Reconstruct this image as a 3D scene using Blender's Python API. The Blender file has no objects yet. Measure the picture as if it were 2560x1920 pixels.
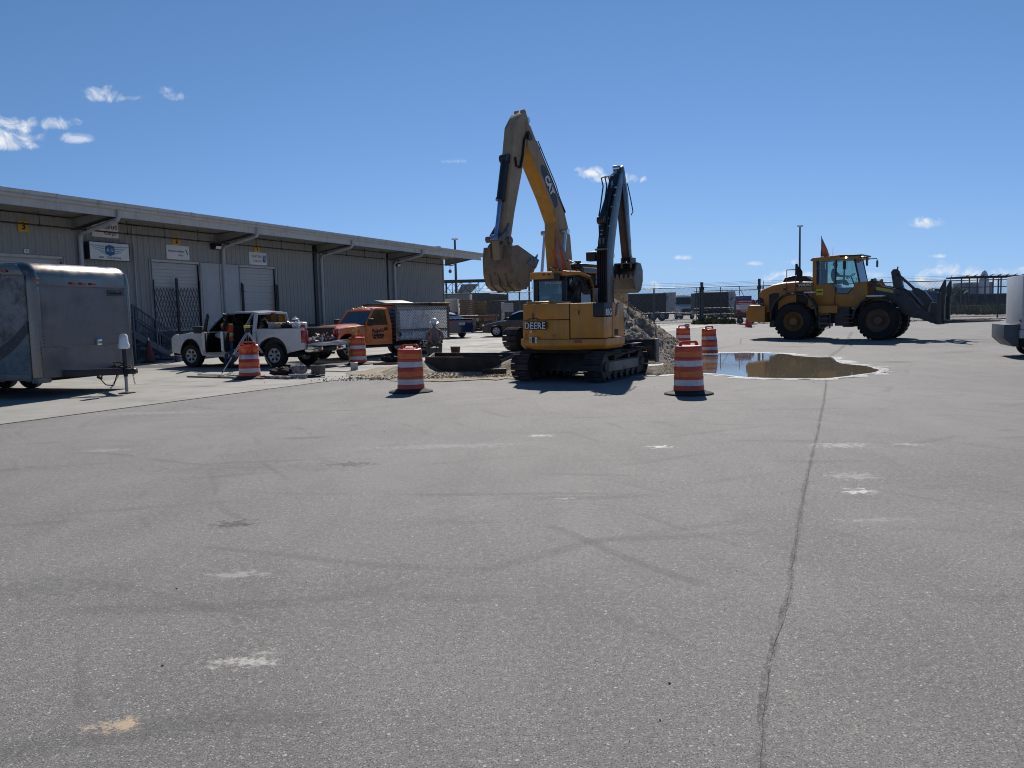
import bpy, bmesh, math, random
from mathutils import Vector, Matrix, noise as mn
random.seed(7)
PI = math.pi
rad = math.radians
SC = bpy.context.scene
COL = SC.collection
# ------------------------------------------------------------------ camera
CAM_H = 1.6
FPX = 1990.0                      # focal length in pixels of the 2560 px wide photograph
PITCH = math.atan(177 / FPX)
ROLL = 0.0235
cd = bpy.data.cameras.new('camera')
cam = bpy.data.objects.new('camera', cd)
COL.objects.link(cam)
cd.sensor_width = 36
cd.lens = 36 * FPX / 2560
cd.clip_end = 6000
cd.clip_start = 0.05
CAMR = Matrix.Rotation(PI / 2 - PITCH, 3, 'X') @ Matrix.Rotation(-ROLL, 3, 'Z')
cam.rotation_euler = CAMR.to_euler()
cam.location = (0, 0, CAM_H)
SC.camera = cam
# ------------------------------------------------------------------ light
SUN_EL = rad(42)
SUN_AZ = rad(8.5)                 # to the right of straight ahead: everything is lit from behind
world = bpy.data.worlds.new('World')
SC.world = world
world.use_nodes = True
sun_d = bpy.data.lights.new('sun', 'SUN')
sun_d.energy = 5.0
sun_d.angle = rad(0.53)
sun_d.color = (1.0, 0.95, 0.87)
sun = bpy.data.objects.new('sun', sun_d)
COL.objects.link(sun)
SUN_DIR = Vector((math.sin(SUN_AZ) * math.cos(SUN_EL), math.cos(SUN_AZ) * math.cos(SUN_EL), math.sin(SUN_EL)))
sun.rotation_euler = SUN_DIR.to_track_quat('Z', 'Y').to_euler()
sun.location = (0, 0, 60)
SC.view_settings.view_transform = 'Standard'
SC.view_settings.look = 'None'
SC.view_settings.gamma = 1
SC.view_settings.use_curve_mapping = False
SC.view_settings.exposure = 0.0
SC.render.engine = 'CYCLES'
SC.cycles.pixel_filter_type = 'BLACKMAN_HARRIS'
SC.cycles.filter_width = 1.05
SC.render.filter_size = 1.05
SKY_STRENGTH = 0.05

def ray(px, py):
    return CAMR @ Vector(((px - 1280) / FPX, -(py - 960) / FPX, -1))
def gz(x, y):
    return 0.0 if y < 28 else 0.47 * (1 - math.exp(-(y - 28) / 22))
def gp(px, py, z=None):
    """photo pixel -> point on the ground (or on the level z)"""
    d = ray(px, py); zz = 0 if z is None else z
    for k in range(12):
        t = (zz - CAM_H) / d.z
        p = Vector((0, 0, CAM_H)) + d * t
        if z is None: zz = gz(p.x, p.y)
    return p
def dp(px, py, y):
    d = ray(px, py)
    return Vector((0, 0, CAM_H)) + d * (y / d.y)

class NT:
    def __init__(s, nt): s.nt = nt
    def n(s, typ, **kw):
        x = s.nt.nodes.new(typ)
        for k, v in kw.items():
            if k[0] == 'i' and k[1:].isdigit(): x.inputs[int(k[1:])].default_value = v
            elif hasattr(x, k): setattr(x, k, v)
            else: x.inputs[k.replace('_', ' ')].default_value = v
        return x
    def l(s, a, b): s.nt.links.new(a, b)
    def math(s, op, a, b=None, c=None, clamp=False):
        x = s.nt.nodes.new('ShaderNodeMath'); x.operation = op; x.use_clamp = clamp
        for i, v in enumerate((a, b, c)):
            if v is None: continue
            if isinstance(v, (int, float)): x.inputs[i].default_value = v
            else: s.nt.links.new(v, x.inputs[i])
        return x.outputs[0]
    def mix(s, f, a, b, blend='MIX'):
        x = s.nt.nodes.new('ShaderNodeMix'); x.data_type = 'RGBA'; x.blend_type = blend
        for i, v in ((0, f), (6, a), (7, b)):
            if isinstance(v, (int, float)): x.inputs[i].default_value = v
            elif isinstance(v, (tuple, list)): x.inputs[i].default_value = (*v[:3], 1)
            else: s.nt.links.new(v, x.inputs[i])
        return x.outputs[2]
    def ramp(s, f, lo, hi, a=0.0, b=1.0):
        x = s.nt.nodes.new('ShaderNodeMapRange'); x.interpolation_type = 'SMOOTHSTEP'
        for i, v in ((0, f), (1, lo), (2, hi), (3, a), (4, b)):
            if isinstance(v, (int, float)): x.inputs[i].default_value = v
            else: s.nt.links.new(v, x.inputs[i])
        return x.outputs[0]
    def noise(s, vec, scale, detail=4, rough=0.55, dist=0.0):
        x = s.nt.nodes.new('ShaderNodeTexNoise')
        x.inputs['Scale'].default_value = scale; x.inputs['Detail'].default_value = detail
        x.inputs['Roughness'].default_value = rough; x.inputs['Distortion'].default_value = dist
        if vec is not None: s.nt.links.new(vec, x.inputs['Vector'])
        return x.outputs[0]
    def scl(s, vec, sc, rot=(0, 0, 0), loc=(0, 0, 0)):
        x = s.nt.nodes.new('ShaderNodeMapping')
        x.inputs['Scale'].default_value = sc; x.inputs['Rotation'].default_value = rot; x.inputs['Location'].default_value = loc
        s.nt.links.new(vec, x.inputs['Vector'])
        return x.outputs[0]

# ------------------------------------------------------------------ world: Nishita sky and small fair-weather clouds
w = NT(world.node_tree)
for nd in list(world.node_tree.nodes): world.node_tree.nodes.remove(nd)
sky = w.n('ShaderNodeTexSky', sky_type='NISHITA')
sky.sun_disc = False
sky.sun_elevation = SUN_EL
sky.sun_rotation = SUN_AZ
sky.altitude = 0
sky.air_density = 0.7
sky.dust_density = 0.0
sky.ozone_density = 3.0
tc = w.n('ShaderNodeTexCoord')
nrm = w.n('ShaderNodeVectorMath', operation='NORMALIZE'); w.l(tc.outputs['Generated'], nrm.inputs[0])
D = nrm.outputs[0]
# look the colour up a little higher than the view, so that the humid band of the model stays below the horizon
up = w.n('ShaderNodeVectorMath', operation='ADD'); w.l(D, up.inputs[0]); up.inputs[1].default_value = (0, 0, 0.20)
upn = w.n('ShaderNodeVectorMath', operation='NORMALIZE'); w.l(up.outputs[0], upn.inputs[0]); w.l(upn.outputs[0], sky.inputs[0])
cn = w.noise(D, 42, 8, 0.66, 0.8)
cn2 = w.noise(D, 11, 3, 0.5)
cnv = w.math('ADD', w.math('MULTIPLY', w.math('SUBTRACT', cn, 0.5), 5.0), w.math('MULTIPLY', w.math('SUBTRACT', cn2, 0.5), 1.0))
def vdot(v):
    x = w.n('ShaderNodeVectorMath', operation='DOT_PRODUCT'); w.l(D, x.inputs[0]); x.inputs[1].default_value = v
    return x.outputs['Value']
CLOUDS = [(18, 340, 56, 34, 1.0), (44, 362, 34, 18, .8), (130, 310, 46, 17, .7), (196, 347, 30, 13, .6), (256, 240, 46, 20, .85), (316, 246, 38, 8, .5),
    (410, 228, 26, 14, .6), (434, 243, 40, 15, .8), (1138, 404, 36, 8, .4), (1470, 434, 42, 22, 1.0), (1520, 448, 50, 15, .9), (1578, 447, 36, 18, .95),
    (2310, 560, 38, 17, .9), (1715, 645, 28, 9, .75), (1888, 660, 24, 10, .8), (1972, 655, 32, 13, .75), (1926, 577, 10, 5, .3),
    (2336, 641, 20, 6, .6), (2372, 682, 52, 26, 1.0), (2400, 704, 130, 22, .9), (2050, 700, 150, 22, .7), (1260, 722, 80, 22, .65),
    (2540, 684, 46, 13, .8), (1960, 684, 40, 14, .8), (1640, 716, 90, 16, .4), (1725, 672, 12, 5, .3), (2150, 690, 60, 14, .6), (1540, 715, 60, 20, .5)]
tot = None
for (cx, cy, hw, hh, st) in CLOUDS:
    c = ray(cx, cy).normalized()
    rx = (ray(cx + 1, cy) - ray(cx, cy)).normalized(); ux = c.cross(rx).normalized() * -1
    s_ = FPX / math.sqrt(1 + ((cx - 1280) / FPX) ** 2 + ((cy - 960) / FPX) ** 2)
    u = w.math('MULTIPLY', vdot(rx), s_ / hw * 1.2)
    v = w.math('MULTIPLY', w.math('SUBTRACT', vdot(ux), c.dot(ux)), s_ / hh * 1.2)
    u = w.math('SUBTRACT', u, c.dot(rx) * s_ / hw * 1.2)
    # a flatter base: distances count more below the centre
    v = w.math('MAXIMUM', v, w.math('MULTIPLY', v, -1.5))
    r2 = w.math('ADD', w.math('MULTIPLY', u, u), w.math('MULTIPLY', v, v))
    m = w.math('ADD', w.math('SUBTRACT', 1.15, r2), cnv)
    m = w.ramp(m, 0.1, 1.9, 0.0, st)
    m = w.math('MULTIPLY', m, w.ramp(r2, 1.6, 3.2, 1.0, 0.0))
    fwd = w.math('GREATER_THAN', vdot(c), 0.5)
    m = w.math('MULTIPLY', m, fwd)
    tot = m if tot is None else w.math('MAXIMUM', tot, m)
sep = w.n('ShaderNodeSeparateColor'); w.l(sky.outputs[0], sep.inputs[0]); com = w.n('ShaderNodeCombineColor')
for k_, (ex, mul, lim) in enumerate(((1.76, 1.60, 7.6), (1.43, 1.63, 11.8), (1.32, 1.52, 17.8))):
    v_ = w.math('MULTIPLY', w.math('POWER', sep.outputs[k_], ex), mul)
    sm = w.n('ShaderNodeMath', operation='SMOOTH_MIN'); w.l(v_, sm.inputs[0]); sm.inputs[1].default_value = lim; sm.inputs[2].default_value = lim * .3
    w.l(sm.outputs[0], com.inputs[k_])
skyc = com.outputs[0]
ccol = w.mix(w.ramp(cn, 0.35, 0.65), (12.5, 14.0, 16.5), (18.0, 18.5, 19.0))
out = w.mix(tot, skyc, ccol)
bg = w.n('ShaderNodeBackground'); bg.inputs['Strength'].default_value = SKY_STRENGTH
w.l(out, bg.inputs['Color'])
wo = w.n('ShaderNodeOutputWorld'); w.l(bg.outputs[0], wo.inputs['Surface'])
# ------------------------------------------------------------------ materials
MATS = {}
def mat(name, col, rough=0.6, metal=0.0, var=0.12, scale=2.5, bump=0.0, bscale=40, dirt=None, dscale=1.5, dlo=0.5, dhi=0.75,
        streak=False, spec=0.5, coat=0.0, emit=None, trans=0.0, alpha=1.0, grain=0.0, gscale=200, sx=(1, 1, 1)):
    if name in MATS: return MATS[name]
    m = bpy.data.materials.new(name); m.use_nodes = True; MATS[name] = m
    t = NT(m.node_tree); b = m.node_tree.nodes['Principled BSDF']
    tc = t.n('ShaderNodeTexCoord'); V = tc.outputs['Object']
    if sx != (1, 1, 1): V = t.scl(V, sx)
    n1 = t.noise(V, scale, 5, 0.6)
    c = t.mix(t.ramp(n1, 0.3, 0.7), tuple(x * (1 - var) for x in col), tuple(min(1, x * (1 + var)) for x in col))
    rfac = n1
    if dirt:
        Vd = t.scl(V, (3.0, 3.0, 0.25)) if streak else V
        n2 = t.noise(Vd, dscale, 6, 0.65)
        f = t.ramp(n2, dlo, dhi)
        c = t.mix(f, c, dirt); rfac = n2
    if grain:
        n3 = t.noise(V, gscale, 3, 0.7)
        c = t.mix(t.ramp(n3, 0.35, 0.65, 0.0, grain), c, tuple(x * 0.35 for x in col))
    t.l(c, b.inputs['Base Color'])
    t.l(t.ramp(rfac, 0.3, 0.75, max(0.02, rough - 0.08), min(1, rough + 0.12)), b.inputs['Roughness'])
    b.inputs['Metallic'].default_value = metal
    b.inputs['Specular IOR Level'].default_value = spec
    b.inputs['Coat Weight'].default_value = coat
    b.inputs['Coat Roughness'].default_value = 0.06
    if trans: b.inputs['Transmission Weight'].default_value = trans
    if emit:
        b.inputs['Emission Color'].default_value = (*emit[:3], 1); b.inputs['Emission Strength'].default_value = emit[3]
    if alpha < 1: b.inputs['Alpha'].default_value = alpha
    if bump:
        bn = t.n('ShaderNodeBump'); bn.inputs['Strength'].default_value = 1.0; bn.inputs['Distance'].default_value = bump
        t.l(t.noise(V, bscale, 5, 0.6), bn.inputs['Height']); t.l(bn.outputs[0], b.inputs['Normal'])
    return m
def glass_mat(name, col=(0.02, 0.025, 0.03), mixv=0.35, film=(0.12, 0.115, 0.10)):
    """tinted pane: a thin sheet, partly see-through, partly mirror"""
    if name in MATS: return MATS[name]
    m = bpy.data.materials.new(name); m.use_nodes = True; MATS[name] = m
    t = NT(m.node_tree); nt = m.node_tree
    for nd in list(nt.nodes): nt.nodes.remove(nd)
    tr = t.n('ShaderNodeBsdfTransparent'); tr.inputs[0].default_value = (*col, 1)
    gl = t.n('ShaderNodeBsdfGlossy'); gl.inputs['Roughness'].default_value = 0.03; gl.inputs['Color'].default_value = (0.9, 0.93, 0.95, 1)
    df = t.n('ShaderNodeBsdfDiffuse'); df.inputs['Color'].default_value = (*film, 1)
    fr = t.n('ShaderNodeFresnel'); fr.inputs[0].default_value = 1.5
    m1 = t.n('ShaderNodeMixShader'); m2 = t.n('ShaderNodeMixShader')
    tcn = t.n('ShaderNodeTexCoord')
    t.l(t.ramp(t.noise(tcn.outputs['Object'], 5, 5, .6), .4, .8, .02, mixv * 0.5), m1.inputs[0]); t.l(tr.outputs[0], m1.inputs[1]); t.l(df.outputs[0], m1.inputs[2])
    t.l(t.math('ADD', fr.outputs[0], 0.03, clamp=True), m2.inputs[0]); t.l(m1.outputs[0], m2.inputs[1]); t.l(gl.outputs[0], m2.inputs[2])
    o = t.n('ShaderNodeOutputMaterial'); t.l(m2.outputs[0], o.inputs['Surface'])
    return m
# ------------------------------------------------------------------ mesh helpers
class MB:
    def __init__(s): s.v = []; s.f = []; s.mi = []; s.cur = 0; s.T = None
    def add(s, vs, fs):
        o = len(s.v)
        if s.T is not None: vs = [s.T @ Vector(p) for p in vs]
        s.v += [tuple(p) for p in vs]
        for f in fs: s.f.append([i + o for i in f]); s.mi.append(s.cur)
        return s
    def hexa(s, p):
        return s.add(p, [(0, 3, 2, 1), (4, 5, 6, 7), (0, 1, 5, 4), (1, 2, 6, 5), (2, 3, 7, 6), (3, 0, 4, 7)])
    def box(s, x0, x1, y0, y1, z0, z1):
        return s.hexa([(x0, y0, z0), (x1, y0, z0), (x1, y1, z0), (x0, y1, z0), (x0, y0, z1), (x1, y0, z1), (x1, y1, z1), (x0, y1, z1)])
    def cbox(s, c, sz, rot=None):
        hx, hy, hz = sz[0] / 2, sz[1] / 2, sz[2] / 2
        ps = [Vector(p) for p in ((-hx, -hy, -hz), (hx, -hy, -hz), (hx, hy, -hz), (-hx, hy, -hz), (-hx, -hy, hz), (hx, -hy, hz), (hx, hy, hz), (-hx, hy, hz))]
        if rot is not None: ps = [rot @ p for p in ps]
        return s.hexa([p + Vector(c) for p in ps])
    def beam(s, a, b, w, h, up=(0, 0, 1)):
        a = Vector(a); b = Vector(b); d = (b - a).normalized(); u = Vector(up)
        if abs(d.dot(u)) > 0.98: u = Vector((1, 0, 0))
        r = d.cross(u).normalized(); u = r.cross(d).normalized()
        r *= w / 2; u *= h / 2
        return s.hexa([a - r - u, a + r - u, b + r - u, b - r - u, a - r + u, a + r + u, b + r + u, b - r + u])
    def prism(s, poly, a, b, ax='y'):
        n = len(poly)
        def P(p, k):
            return {'y': (p[0], k, p[1]), 'x': (k, p[0], p[1]), 'z': (p[0], p[1], k)}[ax]
        vs = [P(p, a) for p in poly] + [P(p, b) for p in poly]
        fs = [tuple(range(n)), tuple(range(2 * n - 1, n - 1, -1))] + [(i, i + n, (i + 1) % n + n, (i + 1) % n) for i in range(n)]
        return s.add(vs, fs)
    def cyl(s, p0, p1, r0, r1=None, n=14, cap=True):
        r1 = r0 if r1 is None else r1
        a = Vector(p0); b = Vector(p1); d = (b - a).normalized()
        u = d.orthogonal().normalized(); v = d.cross(u)
        vs = []
        for c, r in ((a, r0), (b, r1)):
            for i in range(n):
                t = 2 * PI * i / n; vs.append(c + u * (math.cos(t) * r) + v * (math.sin(t) * r))
        fs = [(i, (i + 1) % n, (i + 1) % n + n, i + n) for i in range(n)]
        if cap: fs += [tuple(range(n - 1, -1, -1)), tuple(range(n, 2 * n))]
        return s.add(vs, fs)
    def tube(s, pts, r, n=6):
        pts = [Vector(p) for p in pts]; vs = []; u = None
        for i, p in enumerate(pts):
            d = (pts[min(i + 1, len(pts) - 1)] - pts[max(i - 1, 0)]).normalized()
            if u is None: u = d.orthogonal().normalized()
            else: u = (u - d * u.dot(d)).normalized()
            v = d.cross(u); rr = r[i] if isinstance(r, (list, tuple)) else r
            for k in range(n):
                t = 2 * PI * k / n; vs.append(p + u * (math.cos(t) * rr) + v * (math.sin(t) * rr))
        fs = []
        for i in range(len(pts) - 1):
            for k in range(n):
                fs.append((i * n + k, i * n + (k + 1) % n, (i + 1) * n + (k + 1) % n, (i + 1) * n + k))
        fs += [tuple(range(n - 1, -1, -1)), tuple(range((len(pts) - 1) * n, len(pts) * n))]
        return s.add(vs, fs)
    def lathe(s, prof, n=24, c=(0, 0, 0), ax='z', sx=1.0, sy=1.0):
        vs = []
        for r, h in prof:
            for k in range(n):
                t = 2 * PI * k / n; a, b = math.cos(t) * r * sx, math.sin(t) * r * sy
                q = {'z': (a, b, h), 'y': (a, h, b), 'x': (h, a, b)}[ax]
                vs.append((q[0] + c[0], q[1] + c[1], q[2] + c[2]))
        fs = []
        for i in range(len(prof) - 1):
            for k in range(n):
                fs.append((i * n + k, i * n + (k + 1) % n, (i + 1) * n + (k + 1) % n, (i + 1) * n + k))
        if prof[0][0] > 0.001: fs.append(tuple(range(n - 1, -1, -1)))
        if prof[-1][0] > 0.001: fs.append(tuple(range((len(prof) - 1) * n, len(prof) * n)))
        return s.add(vs, fs)
    def loft(s, rings, cap=True, closed=True):
        n = len(rings[0]); vs = [p for r in rings for p in r]; fs = []
        for i in range(len(rings) - 1):
            for k in range(n if closed else n - 1):
                fs.append((i * n + k, i * n + (k + 1) % n, (i + 1) * n + (k + 1) % n, (i + 1) * n + k))
        if cap: fs += [tuple(range(n - 1, -1, -1)), tuple(range((len(rings) - 1) * n, len(rings) * n))]
        return s.add(vs, fs)
    def ball(s, c, r, n=10, sc=(1, 1, 1)):
        return s.lathe([(max(1e-4, math.sin(PI * i / n)) * r, -math.cos(PI * i / n) * r * sc[2]) for i in range(n + 1)], n + 4, c, 'z', sc[0], sc[1])
    def build(s, name, mats, parent=None, smooth=True, bevel=0.0, ang=35, loc=None, rz=0.0, kind=None, label=None, segs=2, fix=True):
        me = bpy.data.meshes.new(name)
        me.from_pydata(s.v, [], s.f)
        if not isinstance(mats, (list, tuple)): mats = [mats]
        for m in mats: me.materials.append(m)
        if len(mats) > 1: me.polygons.foreach_set('material_index', s.mi)
        if fix:
            bm = bmesh.new(); bm.from_mesh(me); bmesh.ops.recalc_face_normals(bm, faces=bm.faces)
            if bevel:
                bmesh.ops.remove_doubles(bm, verts=bm.verts, dist=1e-5)
                es = [e for e in bm.edges if len(e.link_faces) == 2 and e.calc_face_angle(0) > rad(30) and e.calc_length() > bevel * 1.2]
                try: bmesh.ops.bevel(bm, geom=es, offset=bevel, segments=segs, affect='EDGES', clamp_overlap=True, profile=0.6)
                except Exception: pass
            bm.to_mesh(me); bm.free()
        if smooth:
            me.shade_smooth(); me.set_sharp_from_angle(angle=rad(ang))
        o = bpy.data.objects.new(name, me); COL.objects.link(o)
        if parent: o.parent = parent
        if loc: o.location = loc
        if rz: o.rotation_euler = (0, 0, rz)
        if kind: o['kind'] = kind
        if label: o['label'] = label
        return o
def thing(name, label, cat, loc=(0, 0, 0), rz=0.0, group=None):
    o = bpy.data.objects.new(name, None); COL.objects.link(o); o.empty_display_size = 0.3
    o.location = loc; o.rotation_euler = (0, 0, rz); return tag(o, label, cat, group)
def tag(o, label, cat, group=None, kind=None):
    if label: o['label'] = label
    if cat: o['category'] = cat
    if group: o['group'] = group
    if kind: o['kind'] = kind
    return o
def dup(o, parent=None, loc=None, rot=None, scale=None):
    c = o.copy(); COL.objects.link(c)
    if parent: c.parent = parent
    if loc is not None: c.location = loc
    if rot is not None: c.rotation_euler = rot
    if scale is not None: c.scale = scale
    return c
def copy_thing(root, loc, rz, label, group=None):
    c = dup(root, None, loc, (0, 0, rz)); c['label'] = label
    if group: c['group'] = group
    for ch in [x for x in COL.objects if x.parent == root]:
        d = dup(ch, c)
        for g in [x for x in COL.objects if x.parent == ch]: dup(g, d)
    return c
_FONT = {}
def text(name, body, size, m, parent, loc, rot=(PI / 2, 0, 0), depth=0.004, align='CENTER', bold=0.0, sx=1.0, shear=0.0, space=1.0):
    cu = bpy.data.curves.new(name, 'FONT'); cu.body = body; cu.size = size; cu.extrude = depth; cu.offset = bold
    cu.align_x = align; cu.align_y = 'CENTER'; cu.shear = shear; cu.space_character = space; cu.resolution_u = 3; cu.space_line = 0.95
    o = bpy.data.objects.new(name, cu); COL.objects.link(o)
    dg = bpy.context.evaluated_depsgraph_get(); dg.update()
    me = bpy.data.meshes.new_from_object(o.evaluated_get(dg)); bpy.data.objects.remove(o); bpy.data.curves.remove(cu)
    me.materials.clear(); me.materials.append(m)
    o = bpy.data.objects.new(name, me); COL.objects.link(o)
    o.parent = parent; o.location = loc; o.rotation_euler = rot; o.scale = (sx, 1, 1)
    return o
# ================================================================== ground
def ground_mat():
    m = bpy.data.materials.new('asphalt'); m.use_nodes = True; MATS['asphalt'] = m
    t = NT(m.node_tree); b = m.node_tree.nodes['Principled BSDF']
    tcn = t.n('ShaderNodeTexCoord'); P = tcn.outputs['Object']
    big = t.noise(P, 0.22, 5, 0.6, 0.4)
    mid = t.noise(t.scl(P, (1.0, 0.45, 1), (0, 0, rad(18))), 1.1, 6, 0.65, 0.6)
    c = t.mix(t.ramp(big, 0.3, 0.7), (0.226, 0.214, 0.203), (0.280, 0.266, 0.250))
    c = t.mix(t.ramp(mid, 0.35, 0.7, 0.0, 0.5), c, (0.168, 0.159, 0.151))
    # stones in the binder: two sizes
    for sc, lo, hi, amt in ((95, 0.0, 0.5, 0.8), (55, 0.0, 0.30, 0.65)):
        vo = t.n('ShaderNodeTexVoronoi'); vo.inputs['Scale'].default_value = sc; t.l(P, vo.inputs['Vector'])
        se = t.n('ShaderNodeSeparateColor'); t.l(vo.outputs['Color'], se.inputs[0])
        st = t.ramp(vo.outputs['Distance'], 0.22, 0.42, 1.0, 0.0)
        tone = t.mix(se.outputs[0], (0.075, 0.073, 0.075), (0.66, 0.63, 0.59))
        pick = t.math('MULTIPLY', st, t.math('LESS_THAN', se.outputs[1], 0.8 if sc > 60 else 0.22))
        c = t.mix(t.math('MULTIPLY', pick, amt), c, tone)
    gap = t.noise(P, 120, 2, 0.8)
    c = t.mix(t.ramp(gap, 0.50, 0.66, 0.0, 0.9), c, (0.035, 0.034, 0.035))
    g2 = t.noise(P, 28, 4, 0.8)
    c = t.mix(t.ramp(g2, 0.5, 0.72, 0.0, 0.5), c, (0.07, 0.068, 0.068)); c = t.mix(t.ramp(g2, 0.5, 0.3, 0.0, 0.35), c, (0.42, 0.405, 0.385))
    # a few pale or ochre pebbles
    vo = t.n('ShaderNodeTexVoronoi'); vo.inputs['Scale'].default_value = 30; t.l(P, vo.inputs['Vector'])
    se = t.n('ShaderNodeSeparateColor'); t.l(vo.outputs['Color'], se.inputs[0])
    pb = t.math('MULTIPLY', t.ramp(vo.outputs['Distance'], 0.12, 0.26, 1.0, 0.0), t.math('GREATER_THAN', se.outputs[1], 0.88))
    c = t.mix(pb, c, t.mix(se.outputs[2], (0.55, 0.52, 0.46), (0.42, 0.33, 0.22)))
    # tyre sweeps: long arcs
    for cx, cy, sc in ((6, 34, 3.4), (-9, 30, 2.6), (22, 22, 4.2), (2, -30, 2.2)):
        mp = t.scl(P, (1, 1, 0), (0, 0, 0), (-cx, -cy, 0))
        ln = t.n('ShaderNodeVectorMath', operation='LENGTH'); t.l(mp, ln.inputs[0])
        rr = t.math('ADD', ln.outputs['Value'], t.math('MULTIPLY', t.noise(P, 0.12, 2), 3.0))
        wv = t.math('SINE', t.math('MULTIPLY', rr, sc * 2.1))
        amt = t.math('MULTIPLY', t.ramp(wv, 0.90, 1.0, 0.0, 1.0), t.ramp(t.noise(t.scl(P, (1, 1, 1), (0, 0, 0), (cx, cy, 0)), 0.5, 5), 0.50, 0.66, 0.0, 0.26))
        c = t.mix(amt, c, (0.075, 0.073, 0.075))
    # whitish scuffs and spilled sand: x, y, half length, half width, colour, angle
    wn = t.noise(P, 13, 7, 0.75)
    for px, py, rx, ry, col, an, amt in ((298, 1815, .10, .05, (0.62, 0.47, 0.32), 35, .8), (665, 1630, .06, .04, (.55, .5, .45), 20, .55), (590, 1658, .14, .05, (.6, .57, .52), 30, .75), (655, 1652, .08, .035, (.6, .56, .5), 30, .55),
            (600, 1436, .16, .08, (.5, .5, .48), 0, .5), (1650, 1117, .13, .1, (.68, .66, .6), 0, .9), (1352, 1089, .16, .1, (.6, .59, .56), 0, .7), (2100, 1113, .28, .16, (.5, .49, .46), 50, .6),
            (2275, 1111, .18, .08, (.5, .49, .45), 0, .6), (2147, 1228, .12, .10, (.66, .65, .6), 0, .85), (2130, 1190, .2, .16, (.5, .49, .46), 60, .45), (2195, 1300, .3, .06, (.42, .42, .41), 20, .4),
            (1410, 1246, .07, .03, (.6, .58, .55), 10, .6), (1120, 1115, .9, .16, (.36, .36, .35), 10, .5), (260, 1126, .3, .1, (.42, .42, .4), 15, .4), (395, 1032, .9, .2, (.4, .4, .39), 0, .4),
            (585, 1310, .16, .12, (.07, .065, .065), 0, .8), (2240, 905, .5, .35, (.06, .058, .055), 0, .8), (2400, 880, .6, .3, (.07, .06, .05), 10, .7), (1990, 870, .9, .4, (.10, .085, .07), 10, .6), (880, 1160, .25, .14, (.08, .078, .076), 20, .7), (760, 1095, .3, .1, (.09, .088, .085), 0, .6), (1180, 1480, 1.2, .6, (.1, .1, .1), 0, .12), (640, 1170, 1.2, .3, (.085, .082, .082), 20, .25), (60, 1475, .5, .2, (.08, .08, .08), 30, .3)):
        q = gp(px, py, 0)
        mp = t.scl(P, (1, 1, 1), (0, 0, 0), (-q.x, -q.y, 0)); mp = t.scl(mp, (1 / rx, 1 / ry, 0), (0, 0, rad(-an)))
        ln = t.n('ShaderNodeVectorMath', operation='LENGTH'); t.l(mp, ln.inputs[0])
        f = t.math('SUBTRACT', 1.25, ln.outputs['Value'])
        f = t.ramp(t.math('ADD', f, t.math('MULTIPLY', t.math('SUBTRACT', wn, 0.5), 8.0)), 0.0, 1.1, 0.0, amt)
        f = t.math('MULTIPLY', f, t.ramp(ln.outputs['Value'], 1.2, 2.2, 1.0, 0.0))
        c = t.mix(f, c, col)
    t.l(c, b.inputs['Base Color'])
    b.inputs['Roughness'].default_value = 0.82
    b.inputs['Specular IOR Level'].default_value = 0.35
    bn = t.n('ShaderNodeBump'); bn.inputs['Distance'].default_value = 0.006; bn.inputs['Strength'].default_value = 1.0
    t.l(t.noise(P, 110, 4, 0.75), bn.inputs['Height']); t.l(bn.outputs[0], b.inputs['Normal'])
    return m
M_ASPH = ground_mat()
M_CONC = mat('apron_concrete', (0.33, 0.315, 0.285), 0.8, var=0.10, scale=0.8, bump=0.002, bscale=60, dirt=(0.22, 0.205, 0.185), dscale=0.9, dlo=0.48, dhi=0.8, grain=0.25, gscale=160)
M_JOINT = mat('joint_filler', (0.10, 0.095, 0.09), 0.9)
def axis_lines(a, b, fine_a, fine_b, step, grow=1.35):
    xs = []; x = fine_a
    while x <= fine_b: xs.append(x); x += step
    s = step; x = fine_b
    while x < b: s *= grow; x += s; xs.append(min(x, b))
    s = step; x = fine_a
    while x > a: s *= grow; x -= s; xs.append(max(x, a))
    return sorted(set(xs))
xs = axis_lines(-1800, 1800, -40, 60, 4); ys = axis_lines(-200, 3500, -6, 110, 2)
g = MB(); nx = len(xs)
g.add([(x, y, gz(x, y)) for y in ys for x in xs], [(j * nx + i, j * nx + i + 1, (j + 1) * nx + i + 1, (j + 1) * nx + i) for j in range(len(ys) - 1) for i in range(nx - 1)])
g.build('ground', M_ASPH, kind='structure', ang=180)
# frame of the freight building: U along its front, N out of it
BA = math.atan(860 / 1990)
U = Vector((math.sin(BA), math.cos(BA), 0)); N = Vector((math.cos(BA), -math.sin(BA), 0))
BLD = Vector((-14.95, 35.5, 0)); BRZ = PI / 2 - BA
def bw(s, out, z=0): return BLD + U * s + N * out + Vector((0, 0, z))
# concrete apron in front of the building: poured slabs with open joints, edge runs where the asphalt begins
edge0 = Vector((-8.27, 12.75, 0)); edge1 = Vector((-4.36, 20.42, 0)); ed = (edge1 - edge0).normalized(); en = Vector((ed.y, -ed.x, 0))
apron = bpy.data.objects.new('concrete_apron', None); COL.objects.link(apron); apron['kind'] = 'structure'
def sheet(name, quad, z, m, parent, nx=2, ny=8, kind=None):
    b = MB(); a, bb, c, d = quad; vs = []
    for j in range(ny + 1):
        for i in range(nx + 1):
            p = (a.lerp(bb, i / nx)).lerp(d.lerp(c, i / nx), j / ny); vs.append((p.x, p.y, gz(p.x, p.y) + z))
    w_ = nx + 1
    b.add(vs, [(j * w_ + i, j * w_ + i + 1, (j + 1) * w_ + i + 1, (j + 1) * w_ + i) for j in range(ny) for i in range(nx)])
    return b.build(name, m, parent, ang=180, kind=kind)
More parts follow.
